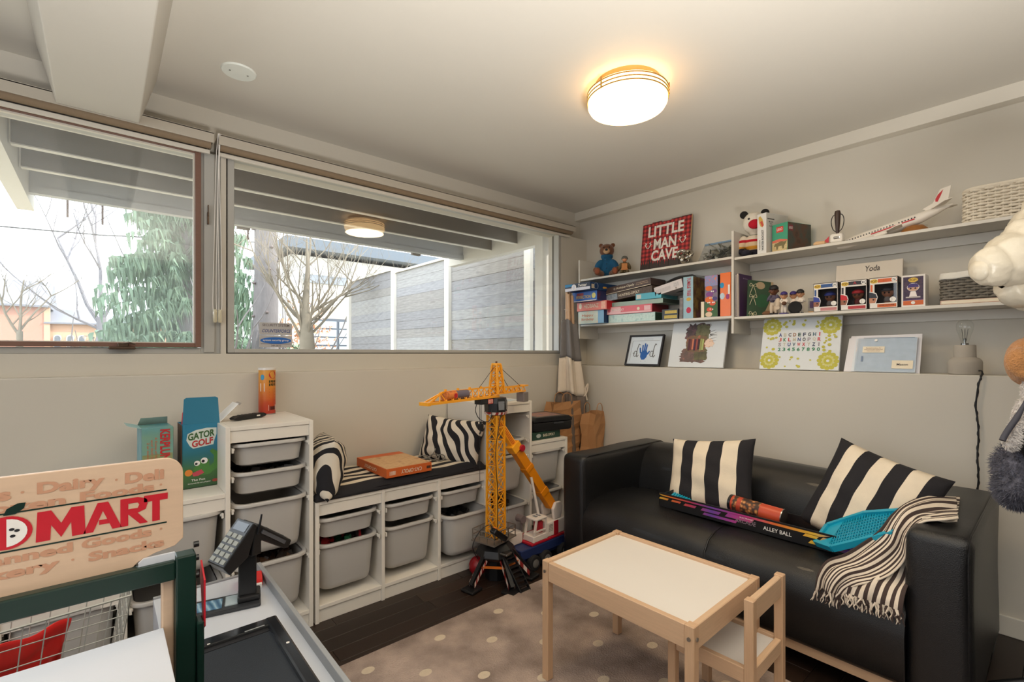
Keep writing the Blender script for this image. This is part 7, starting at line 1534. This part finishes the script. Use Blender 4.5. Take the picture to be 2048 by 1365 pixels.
# folders
EN = mat('pale lilac folder', (224, 222, 226), .5, .03, 10); EN2 = mat('pale blue folder', (216, 222, 228), .45, .03, 10)
t = leaner('folder_stack', 'stack of clear and pale blue plastic envelopes leaning on the ledge', 'folders', .642, .36, 3.07)
for i, (x0, x1, z1, m, sk) in enumerate(((-.148, .165, .215, EN, .0), (-.155, .10, .20, EN, -.02), (-.12, .15, .195, EN2, .0), (-.10, .15, .19, EN2, .0))):
    q = B(); q.prism([(x0, 0), (x1, 0), (x1 + sk, z1), (x0 + .01, z1 - .005)], (0, .018 - i * .0055, 0), XX, ZZ, (0, .003, 0)); q.done('envelope', m, t, bev=.0008)
q = B(); q.box(-.105, .148, -.0012, .0014, .002, .188); q.done('clear_pocket', glass('clear film', (.9, .93, .96), .12), t)
q = B(); q.flat(rect(-.075, .02, .105, .14), (0, -.0018, 0), XX, ZZ); q.done('name_label', CRM, t); q = B(); q.flat(rect(.055, .14, .018, .062), (0, -.0018, 0), XX, ZZ); q.done('name_label', CRM, t)
q = B(); q.text('Mason', (.098, -.0022, .040), XX, ZZ, .045, .012); q.done('lettering', mat('charcoal ink', (70, 66, 64)), t)
q = B(); q.text('Personal envelope for\nwork to be sent home and\nreturned to school', (-.028, -.0022, .123), XX, ZZ, .08, .022, bold=0); q.done('small_lettering', mat('brown ink', (140, 100, 80), .6), t)
q = B(); q.cyl((-.02, -.003, .175), (-.02, .0, .175), .007, n=14); q.done('button', PAPER, t)
q = B(); q.box(-.075, .14, -.0018, -.0012, .188, .190); q.box(-.078, -.070, -.0018, -.0012, .055, .085); q.done('pocket_print', C('slate blue ink', (110, 130, 160)), t)
# concrete lamp
CON = mat('pale concrete', (172, 164, 152), .85, .08, 12, .12, 60)
t = thing('table_lamp', 'pale concrete table lamp with a bare clear bulb, unlit, on the ledge', 'lamp', (3.11, .315, LZ))
q = B(); q.lathe([(0, 0), (.058, 0), (.061, .004), (.062, .055), (.060, .064), (.052, .074), (.041, .080), (.0405, .084), (.0395, .135), (.037, .138), (.02, .138), (0, .132)], 40); q.done('base', CON, t, True, ang=50)
q = B(); q.lathe([(.014, .130), (.0145, .146), (.012, .148), (0, .148)], 20); q.done('socket', METAL, t, True)
q = B(); q.lathe([(.0135, .144), (.0145, .155), (.020, .18), (.0285, .205), (.0315, .225), (.030, .240), (.022, .253), (.010, .259), (0, .260)], 32); q.done('bulb', glass('bulb glass', (.97, .98, .97)), t, True)
q = B()
for i in range(6): a = 2 * PI * i / 6; q.tube([(.004 * math.cos(a), .004 * math.sin(a), .15), (.013 * math.cos(a), .013 * math.sin(a), .215), (.006 * math.cos(a + .5), .006 * math.sin(a + .5), .16)], .0006, 4)
q.cyl((0, 0, .148), (0, 0, .17), .004, n=8); q.done('filament', METAL, t, True)
t = thing('lamp_cord', 'black twisted lamp cord hanging down the wall behind the sofa', 'cord', (3.02, .265, LZ))
pts = [(.06, .0, .018), (.03, -.012, .018), (.005, -.016, .006), (-.006, -.012, -.012), (-.008, -.004, -.05), (-.006, .004, -.14)] + [(-.006 + .0015 * math.sin(i), .002 * math.sin(i * 1.9) - .003, -.14 - .055 * i) for i in range(1, 15)]
q = B(); q.tube(catmull(pts, 6), .0034, 8); q.done('cord', INK, t, True)
q = B(); pp = catmull(pts, 6); q.tube([p + V((.003 * math.cos(i * .9), .004 * math.sin(i * .9), 0)) for i, p in enumerate(pp) if i > 10], .0022, 6); q.done('twist', BLACK, t, True)
# ------------------------------------------------ coat rack with hanging things at the right edge
cr2 = thing('coat_rack', 'black coat rack, mostly out of frame, with splayed feet beside the sofa', 'coat rack', (2.60, -.16, 0))
BM = mat('black powder coat', (20, 20, 22), .4, .05)
q = B(); q.cyl((0, 0, .08), (0, 0, 1.85), .018, n=16); q.done('pole', BM, cr2, True)
for i in range(4):
    a = 1.85 + i * PI / 2; q = B(); q.tube(catmull([(0, 0, .16), (.14 * math.cos(a), .14 * math.sin(a), .12), (.36 * math.cos(a), .36 * math.sin(a), .012)], 6), .013, 10); q.done('leg', BM, cr2, True)
    b_ = a + .3; q = B(); q.tube(catmull([(0, 0, 1.66), (.07 * math.cos(b_), .07 * math.sin(b_), 1.70), (.14 * math.cos(b_), .14 * math.sin(b_), 1.78)], 5), .008, 8); q.done('hook', BM, cr2, True)
PUFF = mat('glossy cream nylon', (208, 198, 178), .34, .03, 10, .5, 22)
t = thing('padded_jacket', 'cream quilted padded jacket hanging from the rack at the right edge', 'jacket', (2.262, .158, 1.55))
bR = V((.758, -.652, 0)); bF = V((.652, .758, 0))
def loc(a, b_, c_): return bR * a + bF * b_ + V((0, 0, c_))       # right, away, up
Rj = Matrix.Rotation(math.atan2(-.652, .758), 3, 'Z')
def rolls(items, nm):
    q = B()
    for (a, b_, c_, la, lb, lc, tilt) in items: q.ell(loc(a, b_, c_), (la, lb, lc), 22, Rj @ Matrix.Rotation(tilt, 3, 'Y'))
    return q.done(nm, PUFF, t, remesh=.006, sm=5)
def quilt(pts, rad, flat, nb, nm, seed):
    P_ = catmull(pts, 14); n = len(P_) - 1; rr = random.Random(seed); ph = [rr.uniform(0, 6) for _ in range(4)]; q = B()
    def f(u, v):
        i = min(int(v * n + .5), n); p = P_[i]; d = (P_[min(i+1, n)] - P_[max(i-1, 0)]).normalized(); y = bF - d * bF.dot(d); y.normalize(); x = d.cross(y)
        k = v * (len(rad) - 1); i0 = min(int(k), len(rad) - 2); r = rad[i0] + (rad[i0+1] - rad[i0]) * (k - i0); a = 2 * PI * u
        puff = .86 + .17 * abs(math.sin(v * nb * PI)) ** .55 + .035 * math.sin(a * 5 + ph[0] + v * 14) + .022 * math.sin(a * 9 + v * 27 + ph[1]) + .010 * math.sin(a * 17 - v * 40 + ph[2])
        if v == 0 or v == 1: puff *= .55
        return p + (x * math.cos(a) + y * math.sin(a) * flat) * r * puff
    q.grid(f, 48, n); return q.done(nm, PUFF, t, True, ang=85, weld=.0003)
quilt([loc(.36, .02, .28), loc(.31, .0, .15), loc(.28, -.0, .02), loc(.29, .02, -.11), loc(.32, .02, -.24)], [.10, .14, .16, .16, .12], .75, 5, 'body', 2)
quilt([loc(.21, -.04, .19), loc(.13, -.06, .085), loc(.045, -.07, .02), loc(-.05, -.075, -.018), loc(-.125, -.075, -.04)], [.105, .115, .102, .076, .046], .8, 5.0, 'sleeve', 5)
quilt([loc(.22, -.05, -.02), loc(.12, -.05, -.085), loc(.05, -.05, -.095), loc(-.02, -.05, -.075)], [.11, .095, .072, .042], .8, 3, 'hem_fold', 8)
q = B(); q.ell(loc(-.122, -.075, -.04), (.020, .032, .034), 20, Rj); q.done('cuff', PUFF, t, True)
TANF = mat('caramel boucle plush', (196, 138, 84), .95, .12, 90, .8, 160, sheen=.3)
t = thing('plush_toy', 'caramel boucle plush toy just showing below the cream jacket', 'soft toy', (2.425, .105, 1.215))
blob([(loc(.02, 0, .0), (.062, .055, .085)), (loc(-.03, -.02, .0), (.032, .035, .05)), (loc(-.015, -.025, -.035), (.035, .03, .03)), (loc(.09, .0, .06), (.07, .06, .07))], 'body', TANF, t, .006, 3)
# black, white and grey furry animal hat / plush
FUG = mat('mottled grey fur', (98, 98, 110), .95, .85, 40, 1.0, 130); FUK = mat('black fur', (20, 19, 21), .95, .2, 60, 1.0, 130); FUW = mat('white fur', (222, 216, 212), .95, .06, 60, .8, 130)
t = thing('plush_hood', 'furry animal hood in white, black and mottled grey hanging from the rack', 'soft toy', (2.39, .14, .95))
def fur(els, m, nm, cnt, L_, seed):
    o = blob(els, nm, m, t, .007, 3); rr = random.Random(seed); q = B()
    for i in range(cnt):
        e_ = rr.choice(els); d = V((rr.gauss(0, 1), rr.gauss(0, 1), rr.gauss(0, 1))).normalized(); Rm = Euler(e_[2]).to_matrix() if len(e_) > 2 else Matrix.Identity(3)
        p = V(e_[0]) + Rm @ V((d.x * e_[1][0], d.y * e_[1][1], d.z * e_[1][2])); nn = (d + V((rr.uniform(-.4, .4), rr.uniform(-.4, .4), rr.uniform(-.9, .1)))).normalized(); s = nn.orthogonal().normalized() * .0022
        q._add([p - s, p + s, p + nn * L_ * rr.uniform(.6, 1.2)], [(0, 1, 2)])
    f = q.done('fur', m, o); f['kind'] = 'stuff'
yz = math.atan2(-.652, .758)
fur([(loc(.045, .0, -.11), (.075, .06, .085)), (loc(.03, -.01, -.17), (.075, .055, .06)), (loc(.10, .0, -.05), (.08, .06, .10)), (loc(.02, -.02, -.20), (.045, .04, .035))], FUG, 'grey_body', 6000, .022, 3)
fur([(loc(.030, -.075, .035), (.026, .024, .085), (0, .45, yz)), (loc(.075, -.055, .11), (.05, .04, .10), (0, .5, yz))], FUK, 'black_patch', 2500, .014, 4)
fur([(loc(-.018, -.045, -.0), (.024, .024, .036), (0, .3, yz)), (loc(-.005, -.042, .04), (.020, .02, .05), (0, .45, yz)), (loc(.03, -.035, .11), (.022, .02, .08), (0, .5, yz)), (loc(.07, -.03, .20), (.03, .025, .07), (0, .4, yz))], FUW, 'white_flap', 2600, .010, 5)
t = thing('strap', 'folded dark grey strap tab hanging beside the furry hood', 'strap', (2.39, .14, .95)); q = B(); q.tube(catmull([tuple(loc(.02, -.055, .15)), tuple(loc(-.015, -.06, .09)), tuple(loc(-.050, -.055, .03)), tuple(loc(-.066, -.055, .0))], 6), [.004, .004, .005, .005, .006, .007, .008, .009, .009, .009, .009, .009, .009, .009, .009, .009, .009, .009, .009][:19], 10); q.done('tab', mat('slate fabric', (70, 70, 80), .7, .08, 30), t, True)
